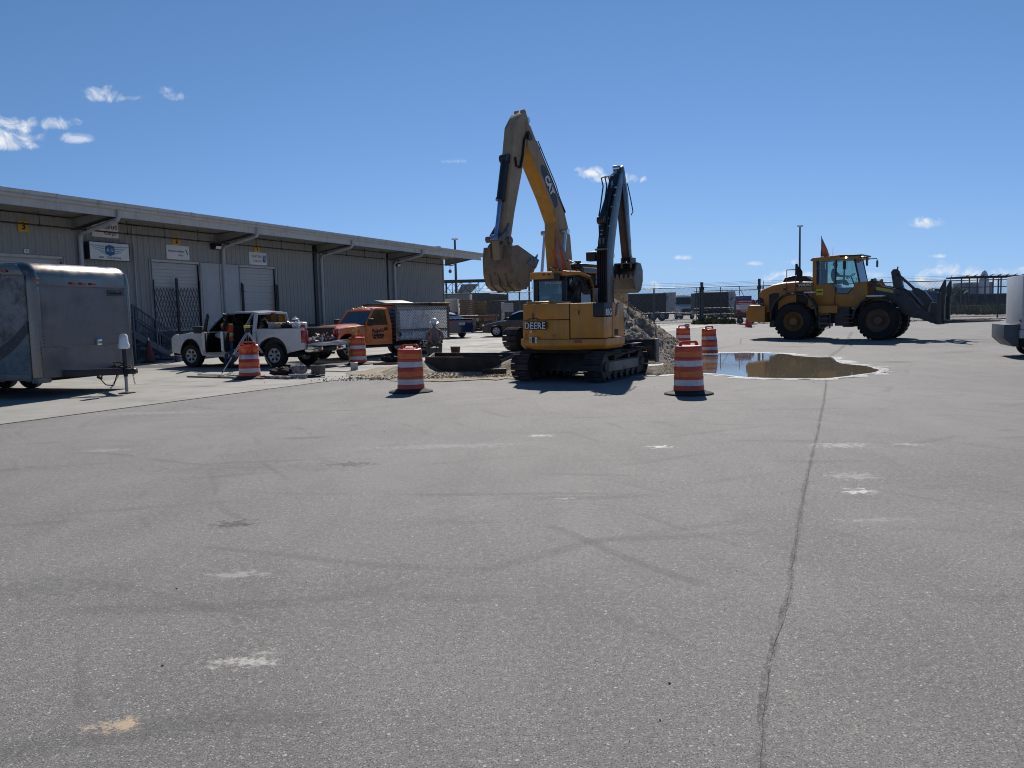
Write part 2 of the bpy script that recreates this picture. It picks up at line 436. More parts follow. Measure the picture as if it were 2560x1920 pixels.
sheet('joint_filler', [edge0 - ed * 26 - en * 34, edge0 - ed * 26, edge0 + ed * 60, edge0 + ed * 60 - en * 34], 0.004, M_JOINT, apron, 4, 30)
SL, SWD = 6.1, 4.6
for i in range(7):
    for j in range(-4, 10):
        a = edge0 + ed * (j * SL + 0.012) - en * ((i + 1) * SWD - 0.012)
        q = [a, a + en * (SWD - 0.024), a + en * (SWD - 0.024) + ed * (SL - 0.024), a + ed * (SL - 0.024)]
        cen = (q[0] + q[2]) / 2 - BLD
        if cen.dot(N) < -3.0 and cen.dot(U) < 24: continue
        sheet('concrete_slab', q, 0.010, M_CONC, apron, 1, 3)
# cracks in the asphalt
M_CRACK = mat('crack_dark', (0.075, 0.072, 0.072), 0.95)
def crack(pts, w0, w1, name='pavement_crack', z=0.003, seed=1, jit=0.03):
    r = random.Random(seed); b = MB(); L = []
    for k in range(len(pts) - 1):
        a = Vector(pts[k]); c = Vector(pts[k + 1]); n = max(2, int((c - a).length / 0.05))
        for i in range(n): L.append(a.lerp(c, i / n))
    vs = []; off = 0
    for i, p in enumerate(L):
        off = off * 0.85 + r.uniform(-jit, jit) * 0.6; f = i / len(L); w_ = (w0 + (w1 - w0) * f) * r.uniform(0.15, 1.4)
        vs += [(p.x + off - w_, p.y, gz(0, p.y) + z), (p.x + off + w_, p.y, gz(0, p.y) + z)]
    b.add(vs, [(2 * i, 2 * i + 1, 2 * i + 3, 2 * i + 2) for i in range(len(L) - 1)])
    return b.build(name, M_CRACK, kind='structure')
def seam_mat(name, lo, hi, op):
    m = bpy.data.materials.new(name); m.use_nodes = True; t = NT(m.node_tree); nt = m.node_tree; b = nt.nodes['Principled BSDF']
    tcn = t.n('ShaderNodeTexCoord'); b.inputs['Base Color'].default_value = (.05, .048, .048, 1); b.inputs['Roughness'].default_value = .95
    n = t.noise(tcn.outputs['Object'], 55, 6, .8); n2 = t.noise(tcn.outputs['Object'], 3.0, 3, .6)
    t.l(t.math('MULTIPLY', t.ramp(n, lo, hi, 0, op), t.ramp(n2, .3, .6, .35, 1)), b.inputs['Alpha']); return m
M_SEAM = seam_mat('crumbled_seam', .42, .62, .5)
def seam(pts, w_, seed, name='asphalt_seam'):
    r = random.Random(seed); b = MB(); vs = []; L = []
    for k in range(len(pts) - 1):
        a = Vector(pts[k]); c = Vector(pts[k + 1]); n = max(2, int((c - a).length / .12)); L += [a.lerp(c, i / n) for i in range(n)]
    for p in L: ww = w_ * (1 + .3 * p.y / 6) * r.uniform(.5, 1.3); o_ = r.uniform(-.008, .008); vs += [(p.x - ww + o_, p.y, gz(0, p.y) + .0045), (p.x + ww + o_, p.y, gz(0, p.y) + .0045)]
    b.add(vs, [(2 * i, 2 * i + 1, 2 * i + 3, 2 * i + 2) for i in range(len(L) - 1)]); return b.build(name, M_SEAM, kind='structure')
cp = [(0.80, 2.5), (0.94, 2.97), (1.14, 3.5), (1.48, 4.24), (1.93, 5.36), (2.7, 7.25), (3.63, 9.44), (5.32, 13.5), (7.21, 18.14)]
seam([(x, y, 0) for x, y in cp], .016, 3); crack([(x, y, 0) for x, y in cp], 0.001, 0.003, seed=3, jit=.010)
seam([(6.5, 18.0, 0), (9.5, 24, 0), (13, 31, 0), (18, 42, 0)], .03, 4)

crack([(6.0, 27.5, 0), (9.5, 33, 0), (11, 38, 0)], 0.008, 0.012, seed=5)
# puddle: wet sheet ringed with foam
M_WATER = bpy.data.materials.new('muddy_water'); M_WATER.use_nodes = True
t = NT(M_WATER.node_tree); b_ = M_WATER.node_tree.nodes['Principled BSDF']; tcn = t.n('ShaderNodeTexCoord')
b_.inputs['Base Color'].default_value = (0.17, 0.14, 0.095, 1); b_.inputs['Roughness'].default_value = 0.015; b_.inputs['IOR'].default_value = 1.33; b_.inputs['Specular IOR Level'].default_value = 1.0
bn = t.n('ShaderNodeBump'); bn.inputs['Distance'].default_value = 0.0006; t.l(t.noise(tcn.outputs['Object'], 6, 2), bn.inputs['Height']); t.l(bn.outputs[0], b_.inputs['Normal'])
fo = t.ramp(t.noise(tcn.outputs['Object'], 26, 4, 0.7), 0.665, 0.70)
t.l(t.mix(fo, (0.17, 0.14, 0.095), (0.8, 0.8, 0.78)), b_.inputs['Base Color']); t.l(t.ramp(fo, 0, 1, 0.015, 0.6), b_.inputs['Roughness'])
M_FOAM = mat('foam', (0.50, 0.50, 0.48), 0.6, var=0.2, scale=30, bump=0.006, bscale=50, dirt=(0.2, 0.19, 0.17), dscale=9, dlo=0.42, dhi=0.56)
M_WET = mat('wet_asphalt', (0.07, 0.066, 0.06), 0.25, var=0.3, scale=3, bump=0.001, bscale=50)
pud = [(2.95, 19.35), (3.8, 19.5), (4.76, 19.72), (5.2, 18.9), (5.53, 18.1), (6.2, 17.7), (6.93, 17.5), (7.8, 18.1), (8.78, 19.04), (9.1, 20.0), (9.25, 20.75), (9.1, 22.0), (9.6, 23.6), (9.9, 24.6), (9.5, 24.7), (9.2, 25.7), (9.26, 26.67), (8.9, 27.5), (8.4, 28.0), (7.3, 28.3), (6.5, 27.4), (5.8, 26.0), (5.6, 24.7), (4.7, 24.0), (4.3, 22.9), (3.7, 22.5), (3.1, 21.5), (2.8, 20.4)]
def blob(name, pts, z, m, grow=0.0, jit=0.0, kind='structure', seed=1, sub=5):
    r = random.Random(seed); n = len(pts); P = []
    for i in range(n):
        p0, p1, p2, p3 = [Vector(pts[(i + k) % n]) for k in (-1, 0, 1, 2)]
        for k in range(sub):
            u = k / sub
            P.append(0.5 * ((2 * p1) + (p2 - p0) * u + (2 * p0 - 5 * p1 + 4 * p2 - p3) * u * u + (3 * p1 - p0 - 3 * p2 + p3) * u ** 3))
    cen = sum(P, Vector((0, 0))) / len(P); Q = []
    for i, p in enumerate(P):
        tg = (P[(i + 1) % len(P)] - P[i - 1]); nn = Vector((tg.y, -tg.x)).normalized()
        q = p + nn * (grow * r.uniform(0.55, 1.3) + r.uniform(-jit, jit)); Q.append((q.x, q.y, gz(q.x, q.y) + z))
    b = MB(); b.add(Q, [tuple(range(len(Q)))])
    o = b.build(name, m, kind=kind, smooth=False, fix=False)
    bm = bmesh.new(); bm.from_mesh(o.data); bmesh.ops.triangulate(bm, faces=bm.faces); bmesh.ops.recalc_face_normals(bm, faces=bm.faces)
    for f in bm.faces:
        if f.normal.z < 0: f.normal_flip()
    bm.to_mesh(o.data); bm.free(); return o
blob('wet_ground', pud, 0.005, M_WET, 0.22, 0.05, seed=2)
M_FLECK = bpy.data.materials.new('foam_flecks'); M_FLECK.use_nodes = True
t = NT(M_FLECK.node_tree); b_ = M_FLECK.node_tree.nodes['Principled BSDF']; tcn = t.n('ShaderNodeTexCoord'); b_.inputs['Base Color'].default_value = (.62, .62, .60, 1); b_.inputs['Roughness'].default_value = .6
t.l(t.math('MULTIPLY', t.ramp(t.noise(tcn.outputs['Object'], 34, 5, .8), .44, .53), t.ramp(t.noise(tcn.outputs['Object'], 1.3, 3, .6), .34, .55, .35, 1)), b_.inputs['Alpha'])
blob('foam_flecks', pud, 0.011, M_FLECK, 0.38, 0.20, seed=8); blob('puddle_foam', pud, 0.009, M_FOAM, 0.07, 0.07, seed=3)
blob('puddle', pud, 0.0135, M_WATER, -0.0, 0.02, seed=4)
# rubble and mud scattered round the dig, one sheet plus loose crumbs
M_MUD = mat('spilled_soil', (0.20, 0.175, 0.14), 0.95, var=0.35, scale=3, bump=0.02, bscale=25, dirt=(0.30, 0.275, 0.23), dscale=5, dlo=0.45, dhi=0.6)
def mound(name, c, rx, ry, h, m, res=26, seed=1, rough=0.12, fq=2.2, kind='stuff', label=None, cat=None, peak=(0, 0), pw=1.2):
    b = MB(); vs = []; n = res
    for j in range(n + 1):
        for i in range(n + 1):
            u = (i / n * 2 - 1) * 1.15; v = (j / n * 2 - 1) * 1.15
            x = c[0] + u * rx; y = c[1] + v * ry
            r_ = math.hypot(u - peak[0] * max(0, 1 - math.hypot(u, v)), v - peak[1] * max(0, 1 - math.hypot(u, v)))
            e = math.atan2(v, u); lim = 1 + 0.12 * mn.noise(Vector((math.cos(e) * 2, math.sin(e) * 2, seed)))
            k = max(0, 1 - (r_ / lim)); z = h * (k ** pw if k > 0 else 0)
            if k > 0:
                z += min(1, k * 5) * rough * (mn.noise(Vector((x * fq, y * fq, seed * 3.1))) + 0.6 * mn.noise(Vector((x * fq * 3, y * fq * 3, seed))) + 0.35 * mn.noise(Vector((x * fq * 8, y * fq * 8, seed))))
                z = max(z, 0.012)
            else: z = -0.05
            vs.append((x, y, gz(x, y) + z))
    w_ = n + 1
    b.add(vs, [(q * w_ + i, q * w_ + i + 1, (q + 1) * w_ + i + 1, (q + 1) * w_ + i) for q in range(n) for i in range(n)])
    o = b.build(name, m, ang=60, kind=kind)
    if label: o['label'] = label
    if cat: o['category'] = cat
    return o
def crumbs(name, n, fn, m, smin, smax, seed=1, kind='stuff', label=None, cat=None):
    r = random.Random(seed); b = MB()
    for i in range(n):
        x, y, z = fn(r); s = r.uniform(smin, smax) * (1 if r.random() < 0.85 else 1.8)
        a = r.uniform(0, 6.28); R_ = Matrix.Rotation(a, 3, 'Z') @ Matrix.Rotation(r.uniform(-.7, .7), 3, 'X')
        k = [Vector((r.uniform(.6, 1) * q[0], r.uniform(.5, 1) * q[1], r.uniform(.4, .8) * q[2])) * s for q in ((1, 0, 0), (-1, 0, 0), (0, 1, 0), (0, -1, 0), (0, 0, 1), (0, 0, -1))]
        b.add([R_ @ p + Vector((x, y, z)) for p in k], [(0, 2, 4), (2, 1, 4), (1, 3, 4), (3, 0, 4), (2, 0, 5), (1, 2, 5), (3, 1, 5), (0, 3, 5)])
    o = b.build(name, m, smooth=False, kind=kind, fix=False)
    if label: o['label'] = label
    if cat: o['category'] = cat
    return o
# ================================================================== freight building
M_WALL = mat('wall_steel', (0.325, 0.323, 0.305), 0.55, var=0.06, scale=1.2, dirt=(0.19, 0.18, 0.16), dscale=1.3, dlo=0.46, dhi=0.85, streak=True)
M_WALLW = mat('white_wall_sheet', (0.46, 0.47, 0.47), 0.5, var=0.05, dirt=(0.42, 0.42, 0.40), dscale=1.4, dlo=0.55, dhi=0.85, streak=True)
M_DOOR = mat('door_white', (0.50, 0.495, 0.48), 0.45, var=0.05, dirt=(0.40, 0.39, 0.36), dscale=1.2, dlo=0.52, dhi=0.85, streak=True)
M_TRIM = mat('eave_trim', (0.52, 0.515, 0.49), 0.5, var=0.06, dirt=(0.36, 0.34, 0.31), dscale=1.6, dlo=0.5, dhi=0.8, streak=True)
M_ROOF = mat('roof_steel', (0.55, 0.55, 0.53), 0.4, var=0.08, dirt=(0.3, 0.28, 0.25), dscale=0.8, dlo=0.5, dhi=0.8)
M_PIPE = mat('pipe_white', (0.48, 0.49, 0.49), 0.4, var=0.06, dirt=(0.35, 0.34, 0.32), dscale=1.2, dlo=0.55, dhi=0.8, streak=True)
M_BLACK = mat('black_steel', (0.018, 0.018, 0.02), 0.45, var=0.3, dirt=(0.06, 0.05, 0.045), dscale=3, dlo=0.55, dhi=0.8)
M_CONCD = mat('dock_concrete', (0.20, 0.19, 0.17), 0.85, var=0.15, dirt=(0.10, 0.095, 0.09), dscale=1.5, dlo=0.45, dhi=0.75, streak=True)
M_RUB = mat('rubber', (0.02, 0.02, 0.02), 0.8, var=0.25, dirt=(0.06, 0.055, 0.05), dscale=4, dlo=0.5, dhi=0.8)
M_BLUEST = mat('blue_grey_paint', (0.06, 0.083, 0.125), 0.45, var=0.15, dirt=(0.16, 0.14, 0.12), dscale=3, dlo=0.58, dhi=0.8)
M_SIGNW = mat('sign_white', (0.78, 0.78, 0.77), 0.4, var=0.04)
M_SIGNY = mat('sign_yellow', (0.62, 0.36, 0.04), 0.5, var=0.08)
M_INK = mat('ink_black', (0.015, 0.015, 0.02), 0.5)
M_NAVY = mat('ink_navy', (0.01, 0.025, 0.10), 0.5)
M_GREYINK = mat('ink_grey', (0.20, 0.22, 0.25), 0.5)
M_TEAL = mat('ink_teal', (0.24, 0.42, 0.48), 0.5)
M_AGBLUE = mat('emblem_blue', (0.02, 0.13, 0.30), 0.5)
M_YEL = mat('safety_yellow', (0.70, 0.48, 0.06), 0.5, dirt=(0.3, 0.22, 0.08), dscale=3)
B = thing('freight_building', 'long grey beige steel freight building with roll-up doors, deep eave and white downspouts', 'building', BLD, BRZ)
def yb(out): return -out
S0, S1 = -24.0, 25.4
ROOFT, WT = 6.02, 5.62
# wall: ribbed steel sheets, one object per sheet, round the door openings
OPEN = [(-8.35, -5.15, 4.14), (-1.2, 1.75, 4.27), (4.13, 7.0, 4.27)]
WHITE = [(1.75, 2.86), (2.90, 4.13)]
PW = 0.305
def sheet_mesh(z0, z1, name):
    b = MB()
    prof = [(0, 0), (0.03, -0.035), (0.085, -0.035), (0.115, 0), (0.185, 0), (0.195, -0.008), (0.215, -0.008), (0.225, 0), (PW, 0)]
    n = len(prof); vs = [(p[0], p[1], z0) for p in prof] + [(p[0], p[1], z1) for p in prof]
    b.add(vs, [(i, i + 1, i + 1 + n, i + n) for i in range(n - 1)])
    me = bpy.data.meshes.new(name); me.from_pydata(b.v, [], b.f); me.materials.append(M_WALL); return me
SM = {}
s = S0; k = 0
while s < S1 - 0.01:
    mid = s + PW / 2; top = WT; bot = 0.25
    for a, c, zt in OPEN:
        if a - 0.02 < mid < c + 0.02: bot = zt
    for a, c in WHITE:
        if a < mid < c: bot = 4.27
    if -10 < s < 8.5 and bot == 0.25: bot = 1.15
    if bot not in SM: SM[bot] = sheet_mesh(bot, top, 'wall_sheet')
    o = bpy.data.objects.new('wall_sheet', SM[bot]); COL.objects.link(o); o.parent = B; o.location = (s, 0, 0)
    s += PW; k += 1
# the fill above the openings to the exact edges, core walls, ends
b = MB()
b.box(S0, S1, 0.02, 0.12, 4.3, WT)
for a, c in ((S0, -8.35), (-5.15, -1.2), (7.0, S1)): b.box(a, c, 0.02, 0.12, 0.0, 4.3)
b.box(S1 - 0.1, S1, 0.12, 24, 0.0, 6.6)
b.box(S0, S0 + .1, 0.12, 24, 0.0, 6.6)
b.box(S0, S1, 23.9, 24, 0.0, 6.0)
b.build('wall', M_WALL, B, smooth=False)
b = MB(); b.box(-10, 8.5, -0.03, 0.015, 0.0, 1.13); b.build('foundation', M_CONCD, B, smooth=False)
b = MB(); b.box(S1 - 0.06, S1 + 0.05, -0.06, 0.10, 0.1, WT - .02); b.build('corner_trim', M_WALL, B, smooth=False)
for a, c in WHITE:
    MB().box(a, c, -0.07, 0.02, 1.15, 4.26).build('wall_panel', M_WALLW, B, bevel=0.01)
# roll-up doors: separate ribbed slats in a steel frame
def door(a, c, zt, kk):
    d = MB(); d.box(a, a + 0.12, -0.05, 0.0, 1.15, zt); d.box(c - 0.12, c, -0.05, 0.0, 1.15, zt); d.box(a + .12, c - .12, -0.05, 0.0, zt - 0.1, zt)
    fr = d.build('door_frame', M_TRIM, B, bevel=0.006)
    z = 1.15
    b = MB(); w_ = c - a - 0.24
    b.prism([(0, 0.10), (0.0, 0.13), (0.30, 0.13), (0.30, 0.10), (0.285, 0.085), (0.16, 0.085), (0.15, 0.095), (0.14, 0.085), (0.015, 0.085)], 0, w_, 'x')
    b.v = [(x, z_, y_) for (x, y_, z_) in b.v]
    me = None
    while z < zt - 0.12:
        if me is None: o = b.build('door_slat', M_DOOR, fr, fix=True); me = o.data
        else: o = bpy.data.objects.new('door_slat', me); COL.objects.link(o); o.parent = fr
        o.location = (a + 0.12, 0, z); z += 0.302
    return fr
for i, (a, c, zt) in enumerate(OPEN): door(a, c, zt, i)
for a, c, zt in OPEN:
    for q in (a + 0.25, c - 0.5): MB().box(q, q + 0.25, -0.16, -0.03, 0.72, 1.08).build('dock_bumper', M_RUB, B, bevel=0.02)
MB().box(-1.0, 1.6, -0.30, -0.032, 0.55, 1.08).build('dock_pit', M_BLACK, B, bevel=0.02)
# eave: soffit, fascia, gutter in lengths, roof
OV = 2.2; SE = 27.3
b = MB(); b.hexa([(S0, -OV + .02, 5.80), (SE, -OV + .02, 5.80), (SE, 0.0, 5.66), (S0, 0.0, 5.66), (S0, -OV + .02, 5.83), (SE, -OV + .02, 5.83), (SE, 0.0, 5.69), (S0, 0.0, 5.69)])
b.build('soffit', M_WALL, B, smooth=False)
b = MB(); nr = int((SE - S0) / 0.61)
b.add([(S0, -OV, ROOFT), (SE, -OV, ROOFT), (SE, 12, ROOFT + 0.72), (S0, 12, ROOFT + 0.72), (SE, 24.4, ROOFT), (S0, 24.4, ROOFT)], [(0, 1, 2, 3), (3, 2, 4, 5)])
rf = b.build('roof', M_ROOF, B, smooth=False)
rib = MB(); rib.box(0, 0.05, 0, 14.22, 0, 0.05); rib.T = None
me = None
for i in range(nr):
    if me is None: o = rib.build('roof_seam', M_ROOF, rf); me = o.data
    else: o = bpy.data.objects.new('roof_seam', me); COL.objects.link(o); o.parent = rf
    o.location = (S0 + i * 0.61, -OV + 0.02, ROOFT + 0.002); o.rotation_euler = (math.atan(0.72 / 14.2), 0, 0)
gx = S0 - 1.4
while gx < SE:
    e = min(gx + 6.1, SE + 0.25)
    b = MB(); b.prism([(-OV - 0.02, 5.80), (-OV - 0.13, 5.83), (-OV - 0.19, 5.90), (-OV - 0.15, 5.96), (-OV - 0.20, 6.03), (-OV - 0.20, 6.07), (-OV - 0.17, 6.07), (-OV - 0.02, 5.98)], gx + 0.006, e - 0.006, 'x')
    b.build('gutter', M_TRIM, B, smooth=False)
    b = MB(); b.prism([(-OV - 0.03, 5.79), (-OV - 0.14, 5.82), (-OV - 0.21, 5.90), (-OV - 0.17, 5.96), (-OV - 0.22, 6.03), (-OV - 0.22, 6.085), (-OV - 0.03, 6.085)], e - 0.03, e + 0.03, 'x'); b.build('gutter_strap', M_TRIM, B, smooth=False)
    gx = e
MB().box(S0, SE, -OV - 0.018, -OV + 0.03, 5.55, 5.98).build('fascia', M_TRIM, B, smooth=False)
b = MB(); b.hexa([(SE - .03, -OV + .03, 5.60), (SE + .04, -OV + .03, 5.60), (SE + .04, 12, 6.3), (SE - .03, 12, 6.3), (SE - .03, -OV + .03, 6.03), (SE + .04, -OV + .03, 6.03), (SE + .04, 12, 6.75), (SE - .03, 12, 6.75)])
b.build('rake_trim', M_TRIM, B, smooth=False)
# tapered canopy beams and the downspouts beside them
bay = [-4.68 + 7.62 * k for k in range(-2, 5)]
for i, q in enumerate(bay):
    b = MB(); b.prism([(-0.02, 5.63), (-OV + .04, 5.78), (-OV + .04, 5.56), (-0.02, 5.22)], q - 0.09, q + 0.09, 'x'); b.build('canopy_beam', M_WALL, B, bevel=0.008)
    b = MB(); b.prism([(-0.02, 5.215), (-OV + .04, 5.556), (-OV + .04, 5.545), (-0.02, 5.19)], q - 0.14, q + 0.14, 'x'); b.build('beam_flange', M_BLACK, B, smooth=False)
    if i in (0, 6): continue
    x = q + 0.16 if i < 5 else q + .3
    b = MB(); R_ = 0.085
    P = [(x, -OV - 0.1, 5.82), (x, -OV - 0.1, 5.6), (x, -OV + 0.02, 5.45), (x, -0.32, 5.10), (x, -0.16, 4.98), (x, -0.14, 4.8), (x, -0.14, 0.2)]
    b.tube(P, R_, 10); b.build('downspout', M_PIPE, B, ang=50)
    for zz in (1.5, 3.2): MB().box(x - 0.11, x + 0.11, -0.235, -0.0, zz, zz + 0.04).build('pipe_clamp', M_PIPE, B, smooth=False)
MB().box(10.12, 10.38, -0.09, -0.0, 0.2, 5.6).build('expansion_joint', M_BLACK, B, smooth=False)
MB().box(17.75, 17.87, -0.07, -0.0, 0.2, 5.6).build('expansion_joint', M_BLACK, B, smooth=False)
b = MB(); b.tube([(-1.97, -0.07, 5.6), (-1.97, -0.07, 1.2)], 0.035, 6); b.build('conduit', M_PIPE, B)
# black sprinkler line on hangers
b = MB(); b.tube([(S0, -0.55, 5.18), (24.6, -0.55, 5.18), (25.9, -0.55, 5.18), (26.4, -0.55, 5.35)], 0.03, 6); b.build('sprinkler_pipe', M_BLACK, B)
q = -16
while q < 25:
    b = MB(); b.cyl((q, -0.55, 5.2), (q, -0.55, 5.70), 0.014, n=5); b.cyl((q, -0.55, 5.14), (q, -0.55, 5.22), 0.05, n=6); b.build('pipe_hanger', M_BLACK, B); q += 2.54 * 0.75
# fixtures on the wall
def wall_light(s, z, nm='wall_light'):
    L = thing(nm, None, 'lamp', bw(s, 0.0, z), BRZ)
    b = MB(); b.prism([(-0.02, -.14), (-0.30, -.14), (-0.36, .0), (-0.30, .14), (-0.02, .14)], -0.2, 0.2, 'x'); b.build('housing', M_BLACK, L, bevel=0.01)
    b = MB(); b.prism([(-0.365, .0), (-0.305, -.13), (-0.31, -.13), (-0.37, .0)], -0.17, 0.17, 'x'); b.build('lens', M_SIGNW, L)
    return L
wall_light(2.62, 5.05)['label'] = 'black wall light under the eave left of the second downspout'
wall_light(18.75, 4.95)['label'] = 'wall light with pale lens beside the far thin downspout'
L = thing('security_camera', 'small dome camera hung from the far end of the eave', 'camera', bw(25.6, 0.5, 4.75), BRZ)
b = MB(); b.cyl((0, 0, .12), (0, 0, .45), 0.02, n=6); b.build('bracket', M_PIPE, L)
b = MB(); b.lathe([(.001, -.14), (.09, -.1), (.12, 0), (.1, .1), (.03, .14)], 12); b.build('dome', M_GREYINK, L)
# roof vent
V_ = thing('roof_vent', 'low white box vent standing on the roof near the left edge', 'vent', bw(-3.9, -3.2, 6.33), BRZ)
MB().box(-0.9, 0.9, -0.6, 0.6, 0.0, 0.28).build('curb', M_TRIM, V_, bevel=0.02)
b = MB(); b.prism([(-1.0, .28), (1.0, .28), (1.05, .42), (.7, .62), (-.7, .62), (-1.05, .42)], -0.7, 0.7); b.build('hood', M_ROOF, V_, bevel=0.02)
# signs
def sign(name, label, s0, s1, z0, z1, m, out=0.05, th=0.03, cat='sign'):
    c = bw((s0 + s1) / 2, out, (z0 + z1) / 2); T_ = thing(name, label, cat, c, BRZ)
    hw, hh = (s1 - s0) / 2, (z1 - z0) / 2
    MB().box(-hw, hw, 0, th, -hh, hh).build('board', m, T_, bevel=0.004)
    return T_, hw, hh
for n_, s_ in (('3', -6.74), ('2', 0.38), ('1', 5.59)):
    T_, hw, hh = sign('dock_number_sign', 'yellow plate with black number %s above the %s' % (n_, {'3': 'door behind the silver trailer', '2': 'door with the folding gate', '1': 'rightmost roll-up door'}[n_]), s_ - .2, s_ + .2, 4.95, 5.35, M_SIGNY)
    T_['group'] = 'yellow dock number plates'
    text('number', n_, 0.36, M_INK, T_, (0, -0.006, 0), bold=0.008)
T_, hw, hh = sign('dock_number_sign', 'small white plate with the number 3 right over the leftmost door', -6.78, -6.60, 4.20, 4.34, M_SIGNW); text('number', '3', 0.13, M_INK, T_, (0, -0.006, 0))
T_, hw, hh = sign('airline_sign', 'white sign board reading jetBlue Cargo half hidden by a slanting pipe', -3.90, -2.66, 5.02, 5.66, M_SIGNW)
text('lettering', 'jetBlue', 0.30, M_NAVY, T_, (0.12, -0.006, 0.12), sx=1.1); text('lettering', 'Cargo', 0.23, M_NAVY, T_, (0.22, -0.006, -0.14))
T_, hw, hh = sign('air_freight_sign', 'large white light box with a winged blue AG emblem and the words AIR GENERAL', -4.27, -2.42, 4.10, 4.78, M_SIGNW, out=0.30, th=0.26)
b = MB(); b.box(-hw - .03, hw + .03, -.012, .0, hh, hh + .03); b.box(-hw - .03, hw + .03, -.012, .0, -hh - .03, -hh); b.box(-hw - .03, -hw, -.012, .26, -hh, hh); b.box(hw, hw + .03, -.012, .26, -hh, hh)
b.build('frame', M_BLACK, T_, smooth=False)
b = MB(); b.prism([(-.22, .20), (0, .27), (.22, .20), (.22, -.10), (0, -.18), (-.22, -.10)], -0.012, -0.004); b.build('emblem', M_AGBLUE, T_, smooth=False)
text('lettering', 'A G', 0.19, M_SIGNW, T_, (0, -0.016, 0.05)); text('lettering', 'AIR  GENERAL', 0.125, M_GREYINK, T_, (0, -0.006, -0.25), sx=1.35)
for sg in (-1, 1):
    for k in range(4):
        b = MB(); z = 0.21 - k * 0.07; L_ = 0.72 - k * 0.13
        b.prism([(sg * .25, z - .05 - .02 * k), (sg * (.25 + L_ * .9), z + .0), (sg * (.25 + L_), z + .03), (sg * .25, z - .005 - .02 * k)], -0.008, -0.003)
        b.build('wing_stripe', M_TEAL, T_, smooth=False)
T_, hw, hh = sign('airline_sign', 'white sign board with small dark American Airlines Cargo lettering above the gated door', -0.22, 1.08, 4.33, 4.95, M_SIGNW)
text('lettering', 'American Airlines', 0.125, M_GREYINK, T_, (-0.12, -0.006, 0.05), bold=.002); text('lettering', 'Cargo', 0.12, M_GREYINK, T_, (0.14, -0.006, -0.11))
b = MB(); b.prism([(.42, .14), (.47, .14), (.56, -.07), (.53, -.09)], -0.01, -0.004); b.build('tail_mark', M_NAVY, T_, smooth=False)
T_, hw, hh = sign('airline_sign', 'white sign board reading UNITED CARGO with a blue globe square above door one', 4.99, 6.25, 4.33, 4.96, M_SIGNW)
text('lettering', 'UNITED', 0.17, M_GREYINK, T_, (-0.13, -0.006, 0.09), sx=1.15); text('lettering', 'CARGO', 0.17, M_GREYINK, T_, (-0.08, -0.006, -0.13), sx=1.1)
b = MB(); b.box(.34, .56, -.010, -.003, -.17, .17); b.build('globe_mark', M_AGBLUE, T_, smooth=False)
for k in range(3):
    b = MB(); b.tube([(.35 + k * .05, -.012, .16), (.42 + k * .045, -.012, -.02), (.55, -.012, -.15 + k * .07)], 0.006, 4); b.build('globe_line', M_SIGNW, T_)
# folding lattice gate at door 2
G = thing('folding_gate', 'black folding lattice gate closed across the middle roll-up door', 'gate', bw(0, 0.14, 1.2), BRZ)
for a, c in ((-1.12, 0.10), (0.20, 1.50)):
    W_ = c - a; n = 7; pw = W_ / n; H_ = 2.12
    lf = MB(); lf.box(a - .02, a + .02, -.02, .02, 0, 2.2); lf = lf.build('gate_stile', M_BLACK, G, smooth=False); MB().box(c - .02, c + .02, -.02, .02, 0, 2.2).build('gate_stile', M_BLACK, G, smooth=False)
    for r_ in range(4):
        z0 = 0.03 + r_ * H_ / 4.6; z1 = z0 + H_ / 4.6 * 1.6
        for i in range(n):
            for sg in (0, 1):
                x0, x1 = a + i * pw, a + (i + 1) * pw
                if sg: x0, x1 = x1, x0
                b = MB(); b.beam((x0, -.01 + .02 * sg, z0 if r_ % 1 == 0 else z0), (x1, -.01 + .02 * sg, z0 + H_ / 4.6), 0.012, 0.022); b.build('lattice_bar', M_BLACK, lf, smooth=False)
for x in (0.15,):
    b = MB(); b.box(x - .045, x + .045, -.03, .03, -.1, 2.3); b.build('gate_post', M_BLACK, G, smooth=False)
for s_, lab in ((4.30, 'black folded gate bars pushed to the left side of door one'), (6.86, 'black folded gate bars pushed to the right side of door one')):
    G2 = thing('folded_gate', lab, 'gate', bw(s_, 0.12, 1.2), BRZ)
    for k in range(5): MB().box(-.07 + k * .03, -.05 + k * .03, -.03, .02, 0, 2.2 - .02 * k).build('gate_bar', M_BLACK, G2, smooth=False)
    MB().box(-.09, .09, -.05, -.035, 1.75, 1.82).build('latch', M_BLACK, G2, smooth=False); MB().box(-.09, .09, -.05, -.035, .55, .62).build('latch', M_BLACK, G2, smooth=False)
